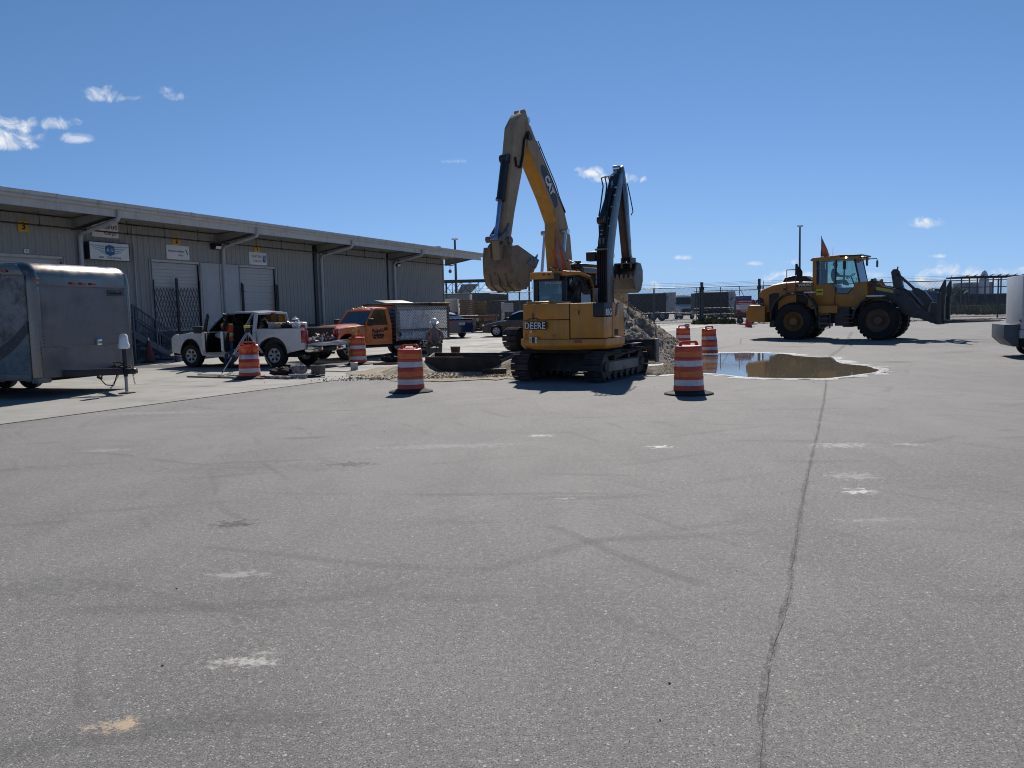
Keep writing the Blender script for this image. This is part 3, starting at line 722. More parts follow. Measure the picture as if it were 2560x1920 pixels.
# ------------------------------------------------------------------ steel stairs
def stairs(name, label, sfoot, stop, o0, o1, H_, nst, plat):
    S = thing(name, label, 'stairs', bw(0, 0, 0), BRZ)
    dirn = 1 if sfoot > stop else -1
    for yy in (-o0, -o1):
        b = MB(); b.prism([(stop, H_), (stop, H_ - .28), (sfoot - dirn * .15, 0.0), (sfoot, 0.0), (sfoot, .16)], yy - .02, yy + .02); b.build('stringer', M_BLUEST, S, bevel=0.004)
    for k in range(nst):
        f = (k + .5) / nst; x = sfoot + (stop - sfoot) * f; z = H_ * (k + 1) / nst - .06
        MB().box(x - .15, x + .15, -o1 + .03, -o0 - .03, z - .03, z).build('step', M_BLUEST, S, bevel=0.004)
    MB().box(*sorted((stop - dirn * .01, stop - dirn * plat)), -o1 - .02, -o0 + .02, H_ - .1, H_).build('landing', M_BLUEST, S, bevel=0.006)
    for yy in (-o0, -o1):
        for hh in (.95, .55):
            b = MB(); b.tube([(stop - dirn * plat, yy, H_ + hh), (stop, yy, H_ + hh), (sfoot, yy, hh + .1), (sfoot + dirn * .22, yy, hh + .1), (sfoot + dirn * .22, yy, hh - .2)], 0.022, 6); b.build('handrail', M_BLUEST, S)
        for x, z0, z1 in ((sfoot, 0, 1.05), (stop, 0, H_ + .95), (stop - dirn * plat, 0, H_ + .95), ((sfoot + stop) / 2, H_ / 2 - .1, H_ / 2 + 1.0)):
            MB().box(x - .03, x + .03, yy - .03, yy + .03, z0, z1).build('post', M_BLUEST, S, bevel=0.004)
        n = int(plat / .13)
        for k in range(1, n):
            x = stop - dirn * plat * k / n; b = MB(); b.cyl((x, yy, H_), (x, yy, H_ + .93), 0.009, n=5, cap=False); b.build('baluster', M_BLUEST, S)
        for k in range(1, 16):
            f = k / 16; x = sfoot + (stop - sfoot) * f; b = MB(); b.cyl((x, yy, H_ * f + .05), (x, yy, H_ * f + .98), 0.009, n=5, cap=False); b.build('baluster', M_BLUEST, S)
    return S
stairs('steel_stairs', 'dark blue-grey steel stairs with tread steps and handrails descending in front of the wall', -2.85, -4.95, 2.15, 3.15, 1.30, 7, 1.6)
stairs('steel_stairs', 'dark blue-grey stair flight close to the wall under the folding gate', -1.35, -3.25, 0.35, 1.35, 1.25, 7, 1.7)
# bollards
def bollard(name, label, p, r, h, m, capm=None, group=None):
    o = thing(name, label, 'bollard', p, 0, group)
    b = MB(); b.lathe([(r, 0), (r, h - r * .5), (r * .9, h - r * .2), (r * .5, h), (.001, h + r * .1)], 16); b.build('post', m, o)
    b = MB(); b.lathe([(r + .004, h - .35), (r + .004, h - .25)], 16); b.build('band', capm or m, o)
    return o
q = gp(446, 905); bollard('bollard', 'blue-grey steel bollard with pale top at the nose of the white pickup', (q.x, q.y, gz(q.x, q.y)), .11, 1.05, M_BLUEST, M_SIGNW)
for s_, lab in ((9.15, 'yellow bollard at the wall left of the downspout behind the trucks'), (10.05, 'yellow bollard at the wall right of the downspout behind the trucks')):
    bollard('bollard', lab, bw(s_, 1.2, 0.1), .12, 1.15, M_YEL, M_BLACK, 'yellow bollards at the wall')
o = thing('waste_container', 'low black container against the wall behind the red cooler', 'container', bw(6.7, 1.1, 0.08), BRZ)
b = MB(); b.prism([(-1.1, 0), (1.1, 0), (1.25, 1.05), (-1.25, 1.05)], -.6, .4); b.build('bin', M_BLACK, o, bevel=.02)
b = MB(); b.prism([(-1.28, 1.06), (1.28, 1.06), (1.1, 1.2), (-1.1, 1.2)], -.64, .44); b.build('lid', M_RUB, o, bevel=.02)
# ================================================================== shared vehicle parts
def local_hit(o, px, py, ax, val):
    """photo pixel -> local point of thing o on its plane ax = val"""
    Rz_ = Matrix.Rotation(o.rotation_euler.z, 3, 'Z').inverted(); C_ = Rz_ @ (Vector((0, 0, CAM_H)) - o.location); d = Rz_ @ ray(px, py)
    t = (val - C_[ax]) / d[ax]; return C_ + d * t
M_TYRE = mat('tyre', (0.018, 0.018, 0.019), 0.85, var=0.3, dirt=(0.06, 0.055, 0.05), dscale=5, dlo=0.55, dhi=0.85)
M_CHROME = mat('chrome', (0.75, 0.75, 0.75), 0.12, 1.0, var=0.05)
M_ALU = mat('alloy_rim', (0.42, 0.42, 0.43), 0.35, 0.9, var=0.1)
M_GLASS = glass_mat('tinted_glass', (0.10, 0.13, 0.14))
M_GLASSD = glass_mat('dark_glass', (0.02, 0.025, 0.03), 0.2)
M_GLASSC = glass_mat('clear_glass', (0.72, 0.84, 0.82), 0.2)
M_INT = mat('cab_interior', (0.015, 0.015, 0.016), 0.8)
M_REDL = mat('red_lens', (0.35, 0.01, 0.012), 0.15, coat=1.0)
M_AMB = mat('amber_lens', (0.75, 0.28, 0.02), 0.2, coat=1.0)
M_PLASTIC = mat('black_plastic', (0.022, 0.022, 0.024), 0.5, var=0.2)
M_HEADL = mat('headlight_lens', (0.55, 0.55, 0.55), 0.12, 0.3, coat=1.0)
M_UNDER = mat('underbody', (0.012, 0.012, 0.012), 0.9)
def wheel(parent, x, y, r, w, side, rim_r=None, rimm=None, spokes=6, dish=0.05, name='wheel', tread=False, steer=0.0, hub=None, z=None):
    """side: +1 outer face towards +y, -1 towards -y"""
    rim_r = rim_r or r * 0.6; b = MB(); h = w / 2
    prof = [(rim_r, -h * .9), (rim_r * 1.06, -h), (r * .93, -h), (r * .985, -h * .8), (r, -h * .45), (r, h * .45), (r * .985, h * .8), (r * .93, h), (rim_r * 1.06, h), (rim_r, h * .9)]
    b.lathe(prof, 32, ax='y'); b.f = b.f[:-2]; b.mi = b.mi[:-2]
    if tread:
        n = 26
        for i in range(n):
            a = 2 * PI * i / n; R_ = Matrix.Rotation(-a, 3, 'Y')
            for sg in (-1, 1):
                b.cbox(R_ @ Vector((0, sg * h * .5, r * 1.005)), (r * .13, h * .92, r * .05), R_ @ Matrix.Rotation(sg * .35, 3, 'Z'))
    o = b.build(name, M_TYRE, parent, ang=40); o.location = (x, y, z if z is not None else r)
    if steer: o.rotation_euler = (0, 0, steer)
    b = MB(); s = side
    b.lathe([(rim_r, -s * h * .8), (rim_r, s * h * .86), (rim_r * .93, s * h * .9), (rim_r * .88, s * (h * .9 - dish * .6)), (rim_r * .3, s * (h * .9 - dish * (1.2 if spokes else 2))), (rim_r * .26, s * (h * .92)), (.001, s * (h * .94))], 28, ax='y')
    b.build('rim', rimm or M_ALU, o, ang=40)
    if spokes:
        b = MB()
        for i in range(spokes):
            a = 2 * PI * (i + .5) / spokes; R_ = Matrix.Rotation(-a, 3, 'Y')
            c = R_ @ Vector((0, 0, rim_r * .60)); b.T = Matrix.Translation(Vector((c.x, s * (h * .9 - dish * .55), c.z))) @ R_.to_4x4()
            b.lathe([(.001, -.012 * s), (rim_r * .15, -.008 * s), (rim_r * .15, .012 * s), (.001, .012 * s)], 8, ax='y', sx=1.0, sy=1.3)
        b.T = None
        b.build('vent_hole', M_UNDER, o, kind='stuff')
    b = MB()
    for i in range(hub or 8):
        a = 2 * PI * i / (hub or 8); b.cyl((math.cos(a) * rim_r * .2, s * h * .9, math.sin(a) * rim_r * .2), (math.cos(a) * rim_r * .2, s * (h * .96), math.sin(a) * rim_r * .2), rim_r * .03, n=5)
    b.build('wheel_nut', M_CHROME if rimm is None else rimm, o, kind='stuff')
    return o
def arch(cx, cz, r, a0, a1, n=9):
    return [(cx + r * math.cos(a0 + (a1 - a0) * i / n), cz + r * math.sin(a0 + (a1 - a0) * i / n)) for i in range(n + 1)]
def quadpane(name, pts, m, parent, th=0.008):
    b = MB(); p = [Vector(q) for q in pts]; n = (p[1] - p[0]).cross(p[2] - p[0]).normalized() * th; k = len(p)
    b.add([q for q in p] + [q - n for q in p], [tuple(range(k)), tuple(range(2 * k - 1, k - 1, -1))] + [(i, i + k, (i + 1) % k + k, (i + 1) % k) for i in range(k)])
    return b.build(name, m, parent, smooth=False)
# ================================================================== traffic drums
M_DRED = mat('drum_red', (0.62, 0.065, 0.035), 0.42, var=0.12, scale=5, dirt=(0.26, 0.06, 0.045), dscale=4, dlo=0.5, dhi=0.8, spec=0.6)
M_DORG = mat('drum_orange_band', (0.68, 0.17, 0.04), 0.45, var=0.12, scale=9, dirt=(0.30, 0.10, 0.05), dscale=6, dlo=0.5, dhi=0.8)
M_DWHT = mat('drum_white_band', (0.62, 0.62, 0.63), 0.4, var=0.08, scale=12, dirt=(0.30, 0.29, 0.28), dscale=7, dlo=0.56, dhi=0.75)
def drum(label, p, rz, dent=0.0, base=True, seed=0, tilt=0.0):
    o = thing('traffic_drum', label, 'traffic drum', p, rz, 'orange and white traffic drums')
    r = random.Random(seed)
    def R(z): return 0.283 - 0.045 * z / .9
    steps = [(.06, .29), (.30, .278), (.305, .268), (.49, .262), (.495, .255), (.70, .25), (.705, .243), (.90, .238)]
    prof = [(0.287, .05), (.283, .15), (.281, .165), (.274, .17), (.270, .285), (.276, .29), (.274, .335), (.267, .34), (.264, .445), (.270, .45), (.268, .525), (.261, .53), (.257, .645), (.263, .65), (.261, .70), (.254, .705), (.250, .815), (.256, .82), (.252, .885), (.238, .915), (.15, .925), (.001, .93)]
    b = MB(); b.lathe(prof, 32)
    if dent:
        vs = []
        for (x, y, z) in b.v:
            k = math.exp(-((z - .72) / .16) ** 2) * max(0, -y - .05) * dent * (1 + .5 * math.sin(x * 22)); vs.append((x, y + k, z - (.05 * dent if z > .9 and y < 0 else 0)))
        b.v = vs
    b.build('body', M_DRED, o, ang=50)
    for (z0, z1, m, nm) in ((.171, .284, M_DWHT, 'white_band'), (.341, .444, M_DORG, 'orange_band'), (.531, .644, M_DWHT, 'white_band'), (.706, .814, M_DORG, 'orange_band')):
        q = {(.171): (.2755, .2715), (.341): (.2685, .2655), (.531): (.2625, .2585), (.706): (.2555, .2515)}[z0]
        b = MB(); b.lathe([(q[0] - .012, z0), (q[0] + .002, z0 + .002), (q[1] + .002, z1 - .002), (q[1] - .012, z1)], 32)
        if dent:
            b.v = [(x, y + math.exp(-((z - .72) / .16) ** 2) * max(0, -y - .05) * dent * (1 + .5 * math.sin(x * 22)), z) for (x, y, z) in b.v]
        b.build(nm, m, o, ang=50)
    out_ = arch(0, .90, .20, 0, PI, 12); out_ = [(x, .905 + min(.10, (z - .90) * .85)) for x, z in out_]
    inn = [(x * .74, .905 + min(.06, (z - .905) * .62)) for x, z in reversed(out_)]
    b = MB(); n = len(out_)
    vs = []
    for yy in (-.018, .018): vs += [(x, yy, z) for x, z in out_] + [(x, yy, z) for x, z in reversed(inn)]
    fs = []
    for i in range(n - 1):
        fs += [(i, i + 1, n + i + 1, n + i), (2 * n + i, 3 * n + i, 3 * n + i + 1, 2 * n + i + 1), (i, 2 * n + i, 2 * n + i + 1, i + 1), (n + i, n + i + 1, 3 * n + i + 1, 3 * n + i)]
    fs += [(0, n, 3 * n, 2 * n), (n - 1, 3 * n - 1, 4 * n - 1, 2 * n - 1)]
    b.add(vs, fs); b.build('handle', M_DRED, o, ang=50)
    if base:
        b = MB(); b.lathe([(.27, .09), (.30, .075), (.38, .045), (.45, .03), (.462, .018), (.462, .0), (.25, .0)], 36); b.build('rubber_base', M_RUB, o, ang=50)
    if tilt: o.rotation_euler = (tilt, 0, rz)
    return o
def at(px, py): q = gp(px, py); return (q.x, q.y, gz(q.x, q.y))
q = gp(1722, 985); drum('nearest traffic drum, standing alone at the right in front of the puddle', (q.x, q.y, 0), 0.25, dent=.08, seed=1, tilt=-.008)
q = gp(1028, 980); drum('traffic drum left of the excavator with a creased top, in front of the steel plates', (q.x, q.y, 0), -0.15, dent=.25, seed=2)
q = gp(625, 947); drum('dented traffic drum in front of the survey tripod by the white pickup', (q.x, q.y, 0.01), 0.1, dent=.75, seed=3)
q = gp(896, 912); drum('traffic drum carrying a round amber warning light beside the orange truck', (q.x, q.y, 0.01), 0.5, dent=.15, seed=4); DRL = q.copy()
q = gp(1708, 878); drum('farther traffic drum half hidden behind the nearest one, beside the dirt pile', (q.x, q.y, 0), 0.1, dent=.2, seed=5, tilt=.012)
q = gp(1774, 887); drum('traffic drum with a sagging top standing at the far edge of the puddle', (q.x, q.y, 0), 0.6, dent=.5, base=False, seed=6, tilt=-.02)
o = thing('warning_light', 'round amber warning light bolted on top of a traffic drum', 'light', (DRL.x - .10, DRL.y, .93), 0)
MB().box(-.07, .07, -.05, .05, 0, .12).build('battery_case', mat('case_yellow', (0.65, 0.5, 0.2), .5), o, bevel=.012)
b = MB(); b.lathe([(.001, -.05), (.07, -.045), (.095, -.02), (.10, 0), (.095, .02), (.07, .045), (.001, .05)], 20, (0, 0, .22), 'y'); b.build('lens', M_AMB, o)
b = MB(); b.lathe([(.10, -.012), (.112, -.012), (.112, .012), (.10, .012)], 20, (0, 0, .22), 'y'); b.build('lens_rim', M_YEL, o)
b = MB(); b.tube([(-.12, -.2, .0), (-.17, -.28, -.2), (-.16, -.29, -.5), (-.13, -.31, -.8)], .012, 5); tag(b.build('caution_tape', mat('tape_yellow', (.55, .6, .05), .6), None, loc=(DRL.x - .10, DRL.y, .93)), 'strip of yellow tape hanging down the drum with the amber light', 'tape')
b = MB(); b.box(-.06, .10, -.06, .06, 0, .13); q = gp(1708, 878); tag(b.build('light_box', mat('case_beige', (.45, .42, .36), .6), None, loc=(q.x + .13, q.y, .93), bevel=.01), 'small beige box sitting on the handle of the farther drum', 'box')
# tin can by the drum
q = gp(886, 926); b = MB(); b.lathe([(.11, 0), (.115, .01), (.11, .02), (.11, .2), (.118, .23), (.10, .235), (.10, .21), (.001, .21)], 16); tag(b.build('paint_can', mat('tin', (.42, .42, .42), .4, .6, dirt=(.2, .18, .15), dscale=5), None, loc=(q.x, q.y, .012)), 'grey metal can on the ground in front of the drum with the amber light', 'can')
# ================================================================== silver enclosed trailer
M_ALUP = mat('dull_aluminium', (0.20, 0.187, 0.182), 0.45, 0.35, var=0.10, scale=1.0, dirt=(0.11, 0.105, 0.11), dscale=1.1, dlo=0.42, dhi=0.75)
M_ALUR = mat('polished_aluminium', (0.25, 0.215, 0.19), 0.30, 1.0, var=0.08, scale=2)
def tread_plate():
    m = bpy.data.materials.new('tread_plate'); m.use_nodes = True; t = NT(m.node_tree); b = m.node_tree.nodes['Principled BSDF']
    tcn = t.n('ShaderNodeTexCoord'); V = tcn.outputs['Object']; s = t.n('ShaderNodeSeparateXYZ'); t.l(V, s.inputs[0])
    a = t.math('SINE', t.math('MULTIPLY', t.math('ADD', s.outputs[1], s.outputs[2]), 150)); c = t.math('SINE', t.math('MULTIPLY', t.math('SUBTRACT', s.outputs[1], s.outputs[2]), 150))
    h = t.math('MULTIPLY', t.math('MAXIMUM', a, 0.2), t.math('MAXIMUM', c, 0.2))
    b.inputs['Metallic'].default_value = .8; t.l(t.mix(t.ramp(t.noise(V, 2, 5), .4, .7), (.22, .215, .22), (.15, .145, .15)), b.inputs['Base Color']); b.inputs['Roughness'].default_value = .38
    bn = t.n('ShaderNodeBump'); bn.inputs['Distance'].default_value = .004; t.l(h, bn.inputs['Height']); t.l(bn.outputs[0], b.inputs['Normal']); return m
M_TREAD = tread_plate()
def side_art():
    """weathered vinyl: pale grey with a dark sweep and teal-grey lower part"""
    m = bpy.data.materials.new('faded_vinyl'); m.use_nodes = True; t = NT(m.node_tree); b = m.node_tree.nodes['Principled BSDF']
    tcn = t.n('ShaderNodeTexCoord'); V = tcn.outputs['Object']; s = t.n('ShaderNodeSeparateXYZ'); t.l(V, s.inputs[0])
    X = s.outputs[0]; Z = s.outputs[2]
    cur = t.math('SUBTRACT', Z, t.math('ADD', 1.95, t.math('MULTIPLY', t.math('POWER', t.math('ABSOLUTE', X), 0.6), -0.85)))
    n = t.noise(V, 3.0, 6, .7); n2 = t.noise(V, 14, 5, .75)
    up = t.mix(t.ramp(n, .4, .65), (.22, .225, .24), (.085, .08, .075)); lo = t.mix(t.ramp(n, .4, .6), (.07, .12, .145), (.15, .18, .19))
    c = t.mix(t.ramp(cur, -.02, .02), lo, up)
    band = t.math('MULTIPLY', t.ramp(cur, -.30, -.27), t.ramp(cur, -.03, .0, 1.0, 0.0)); c = t.mix(band, c, (.045, .05, .055))
    c = t.mix(t.ramp(n2, .55, .7, 0, .5), c, (.36, .38, .39))
    t.l(c, b.inputs['Base Color']); b.inputs['Roughness'].default_value = .45; return m
M_ART = side_art()
TR = thing('enclosed_trailer', 'silver enclosed cargo trailer with rounded front and faded side graphics', 'trailer', (-9.58, 18.1, 0.01), math.atan2(-.305, .952))
W2 = 1.40; ZB, ZT = .44, 2.93; LEN = 5.2
# front cross-section in (x,z) with rolled top; front slopes back slightly
def front_profile(inset=0.0):
    p = [(0.0, ZB), (0.0, 1.08), (-0.02, 2.42)]
    for i in range(9):
        a = i / 8 * PI / 2; p.append((-.36 + .34 * math.cos(a), 2.57 + .34 * math.sin(a)))
    return p
fp = front_profile()
b = MB(); b.box(-LEN, -0.10, -W2 + .02, W2 - .02, ZB, 2.70); b.build('box_core', M_ALUP, TR, smooth=False)
b = MB(); vs = [(x, -W2 + .16, z) for x, z in fp[1:3]] + [(x, W2 - .16, z) for x, z in fp[1:3]]; b.add(vs, [(0, 2, 3, 1)]); b.v = [(x, y, z) for x, y, z in b.v]; b.build('front_panel', M_ALUP, TR, smooth=False)
b = MB(); b.box(-.02, .006, -W2 + .15, W2 - .15, ZB, 1.08); b.build('tread_plate', M_TREAD, TR, smooth=False)
b = MB(); b.box(.0, .016, -W2 + .15, W2 - .15, 1.075, 1.095); b.build('trim_strip', M_ALUR, TR, smooth=False)
b = MB(); n = len(fp[2:]); ring = fp[2:]
ys = [-W2 + .02, -W2 + .10, -W2 + .2, W2 - .2, W2 - .10, W2 - .02]; ins = [.16, .04, 0, 0, .04, .16]
rr = []
for y, k in zip(ys, ins): rr.append([(x - k * .5, y, z - (k * .6 if i > 3 else k * .05)) for i, (x, z) in enumerate(ring)])
b.loft(rr, cap=True, closed=False); b.build('nose_cap', M_ALUR, TR, ang=60)
b = MB(); b.box(-LEN, -.34, -W2 + .12, W2 - .12, 2.86, 2.905); b.build('roof', M_ALUR, TR, bevel=.02)
for sg in (-1, 1):
    b = MB(); b.lathe([(.15, ZB - .02), (.15, 2.45), (.14, 2.60), (.10, 2.74)], 20, (-.15, sg * (W2 - .15), 0)); b.build('corner_post', M_ALUR, TR)
    b = MB(); b.box(-.17, .02, sg * (W2 - .16) - .17, sg * (W2 - .16) + .17, ZB - .1, ZB + .02); b.build('corner_cap', M_ALUP, TR, bevel=.02)
    MB().box(-LEN, -.15, sg * W2 - .035, sg * W2 + .0, ZB + .1, 2.62).build('side_panel', M_ART, TR, smooth=False)
    MB().box(-LEN, -.15, sg * W2 - .05, sg * W2 + .012, ZB - .04, ZB + .1).build('bottom_rail', M_ALUP, TR, bevel=.01)
    b = MB(); b.prism([(-LEN, 2.60), (-.3, 2.60), (-.2, 2.64), (-.28, 2.78), (-.42, 2.86), (-LEN, 2.86)], sg * (W2 - .08) - .07, sg * (W2 - .08) + .09); b.build('top_rail', M_ALUR, TR, bevel=.03)
    b = MB()
    for k in range(26): b.cyl((.004, sg * (W2 - .24), ZB + .06 + k * .075), (.012, sg * (W2 - .24), ZB + .06 + k * .075), .012, n=6)
    b.build('rivets', M_ALUR, TR, kind='stuff')
MB().box(-.04, .012, -W2 + .16, W2 - .16, 2.40, 2.43).build('drip_edge', M_ALUR, TR, bevel=.004)
for px in (180.5, 205.5, 230):
    h = local_hit(TR, px, 687, 0, 0.0); MB().box(-.03, .03, h.y - .07, h.y + .07, 2.455, 2.50).build('clearance_light', M_REDL, TR, bevel=.01)
MB().box(-.06, .0, -W2 + .05, -W2 + .25, 2.50, 2.55).build('clearance_light', mat('amber_dull', (.3, .1, .03), .4), TR, bevel=.01)
MB().box(-.75, -.62, -W2 - .03, -W2, 2.70, 2.75).build('clearance_light', M_REDL, TR, bevel=.01)
h = local_hit(TR, 286, 707, 0, -.01)
b = MB()
for a in ((-.24, .24, .055, .065), (-.24, .24, -.065, -.055), (-.24, -.23, -.055, .055), (.23, .24, -.055, .055)): b.box(-.003, .004, h.y + a[0], h.y + a[1], 2.28 + a[2], 2.28 + a[3])
b.build('badge_frame', M_INK, TR, kind='stuff', smooth=False)
text('badge_lettering', 'Haulmark', .10, M_INK, TR, (.001, h.y, 2.28), rot=(PI / 2, 0, PI / 2), bold=.003, sx=1.0)
h = local_hit(TR, 245, 857, 0, 0.01); b = MB(); b.box(0, .07, h.y - .07, h.y + .07, 1.08, 1.22); b.build('door_latch', M_CHROME, TR, bevel=.015)
b = MB(); b.cyl((.07, h.y, 1.15), (.09, h.y, 1.15), .03, n=10); b.build('latch_knob', M_CHROME, TR)
# round badge on the side
h = local_hit(TR, 21, 722, 1, -W2 - .002)
b = MB(); b.lathe([(.001, -.004), (.17, -.004), (.17, .0)], 28, (h.x, -W2 - .002, h.z), 'y'); b.build('round_badge', mat('badge_dark', (.05, .05, .055), .5), TR)
r_ = random.Random(4)
for k in range(7):
    b = MB(); y = -W2 - .008; z = h.z + .08 - k * .03; b.tube([(h.x - .11 + k * .008, y, z), (h.x - .03, y, z + r_.uniform(-.02, .03)), (h.x + .04, y, z + r_.uniform(-.02, .03)), (h.x + .11 - k * .01, y, z)], .007, 4); b.build('badge_relief', M_SIGNW if k % 2 else M_ALUP, TR)
wheel(TR, -2.95, -1.02, .36, .22, -1, spokes=0, rimm=M_SIGNW); wheel(TR, -3.8, -1.02, .36, .22, -1, spokes=0, rimm=M_SIGNW); wheel(TR, -2.95, 1.02, .36, .22, 1, spokes=0, rimm=M_SIGNW); wheel(TR, -3.8, 1.02, .36, .22, 1, spokes=0, rimm=M_SIGNW)
MB().box(-4.9, -.2, -.9, .9, .36, .43).build('chassis', M_UNDER, TR, smooth=False)
# A-frame tongue, jack, chains, wiring
for sg in (-1, 1):
    b = MB(); b.beam((-.3, sg * .95, .50), (.98, sg * .07, .50), .07, .15); b.build('tongue_beam', M_BLACK, TR, bevel=.006)
b = MB(); b.box(.85, 1.22, -.09, .09, .44, .56); b.build('coupler', M_BLACK, TR, bevel=.02)
b = MB(); b.ball((1.2, 0, .50), .075); b.build('coupler_socket', M_BLACK, TR)
b = MB(); b.cyl((.98, 0, .38), (.98, 0, 1.0), .045, n=12); b.build('jack_tube', M_BLACK, TR)
b = MB(); b.cyl((.98, 0, .04), (.98, 0, .5), .033, n=12); b.build('jack_leg', mat('galvanised', (.34, .34, .33), .45, .7), TR)
MB().box(.85, 1.11, -.12, .12, .0, .022).build('jack_foot', M_BLACK, TR, bevel=.004)
b = MB(); b.lathe([(.085, 1.0), (.115, 1.02), (.12, 1.10), (.10, 1.14), (.098, 1.20), (.085, 1.30), (.06, 1.33), (.001, 1.335)], 18, (.98, 0, 0)); b.build('plastic_cover', mat('milky_plastic', (.75, .76, .78), .3, coat=.5), TR)
def chain(p0, p1, sag, n=16):
    b = MB(); p0 = Vector(p0); p1 = Vector(p1)
    for i in range(n):
        f = i / n; g = (i + 1) / n
        A_ = p0.lerp(p1, f) - Vector((0, 0, sag * 4 * f * (1 - f))); C_ = p0.lerp(p1, g) - Vector((0, 0, sag * 4 * g * (1 - g)))
        d = (C_ - A_); u = d.cross(Vector((0, 1, 0) if i % 2 else (1, 0, 0))).normalized() * .014; m_ = (A_ + C_) / 2
        b.tube([A_ - d * .15, A_ + u * 1, m_ + u * 1.1, C_ + u, C_ + d * .15, C_ - u, m_ - u * 1.1, A_ - u, A_ - d * .15], .005, 4)
    return b.build('safety_chain', mat('chain_steel', (.2, .19, .18), .5, .7), TR, kind='stuff')
chain((.9, -.12, .44), (.75, -.30, .06), .02); chain((1.12, .06, .46), (1.05, .18, .20), .0, 8); chain((.75, -.30, .05), (.45, -.28, .03), .0, 8)
for k, P in enumerate(([(.8, -.06, .58), (.85, -.2, .72), (.98, -.15, .70), (1.06, 0, .6), (1.1, .1, .55)], [(.6, -.2, .48), (.55, -.3, .36), (.72, -.32, .22), (.88, -.26, .2), (.92, -.2, .42), (.85, -.1, .5)], [(.7, -.1, .56), (.9, .12, .66), (1.1, .06, .6), (1.15, -.05, .54)])):
    b = MB(); Q = []
    for i in range(len(P) - 1):
        for u in range(4): Q.append(Vector(P[i]).lerp(Vector(P[i + 1]), u / 4))
    b.tube(Q + [Vector(P[-1])], .013, 6); b.build('wiring_cable', M_RUB, TR, ang=80)
b = MB(); b.cyl((.50, -.31, .40), (.60, -.31, .36), .035, n=8); b.build('cable_plug', M_RUB, TR)
# ================================================================== people
M_SKIN = mat('skin', (0.30, 0.17, 0.11), 0.5, var=0.1, scale=8)
M_HAIR = mat('hair_dark', (0.012, 0.009, 0.008), 0.7)
M_JEANS = mat('jeans', (0.055, 0.085, 0.16), 0.85, var=0.2, scale=6)
M_KHAKI = mat('khaki_cloth', (0.10, 0.095, 0.07), 0.9, var=0.2, scale=6, dirt=(.3, .28, .25), dscale=4, dlo=.5, dhi=.8)
M_SHIRTG = mat('grey_shirt', (0.17, 0.18, 0.20), 0.85, var=0.15, scale=6)
M_VEST = mat('orange_vest', (0.70, 0.11, 0.03), 0.7, var=0.1, scale=8)
M_LIME = mat('lime_tape', (0.72, 0.72, 0.08), 0.5)
M_BOOT = mat('boots', (0.05, 0.035, 0.025), 0.7)
def skin_chain(name, joints, edges, mats, parent, sub=2, root=0):
    """joints: list of (point, radius x, radius y)"""
    me = bpy.data.meshes.new(name); me.from_pydata([j[0] for j in joints], edges, [])
    for m in (mats if isinstance(mats, list) else [mats]): me.materials.append(m)
    o = bpy.data.objects.new(name, me); COL.objects.link(o)
    md = o.modifiers.new('skin', 'SKIN'); md.use_smooth_shade = True; md.branch_smoothing = 0.4
    sv = me.skin_vertices[0].data
    for i, j in enumerate(joints):
        sv[i].radius = (j[1], j[2] if len(j) > 2 else j[1]); sv[i].use_root = (i == root)
    s2 = o.modifiers.new('sub', 'SUBSURF'); s2.levels = sub; s2.render_levels = sub
    dg = bpy.context.evaluated_depsgraph_get(); dg.update()
    m2 = bpy.data.meshes.new_from_object(o.evaluated_get(dg)); m2.name = name
    o.modifiers.clear(); o.data = m2; o.parent = parent
    return o
def hand(parent_joints, edges, wi, wrist, d, up, r=.009):
    """adds palm, four fingers and a thumb to a joint list; d = pointing direction, up = back of the hand"""
    d = Vector(d).normalized(); up = Vector(up); s_ = d.cross(up).normalized(); up = s_.cross(d).normalized(); w = Vector(wrist)
    J = parent_joints; pi = len(J); J.append((w + d * .045, .036, .017)); edges.append((wi, pi)); pk = len(J); J.append((w + d * .085, .038, .015)); edges.append((pi, pk))
    for k, (off, ln) in enumerate(((-.030, .068), (-.010, .078), (.010, .074), (.030, .058))):
        a = len(J); J.append((w + d * .10 + s_ * off, r)); edges.append((pk, a))
        J.append((w + d * (.10 + ln * .5) + s_ * off - up * .012, r * .95)); edges.append((a, a + 1)); J.append((w + d * (.10 + ln * .8) + s_ * off - up * .038, r * .8)); edges.append((a + 1, a + 2))
    a = len(J); J.append((w + d * .05 - s_ * .045 - up * .01, r * 1.15)); edges.append((pi, a)); J.append((w + d * .085 - s_ * .062 - up * .025, r)); edges.append((a, a + 1))
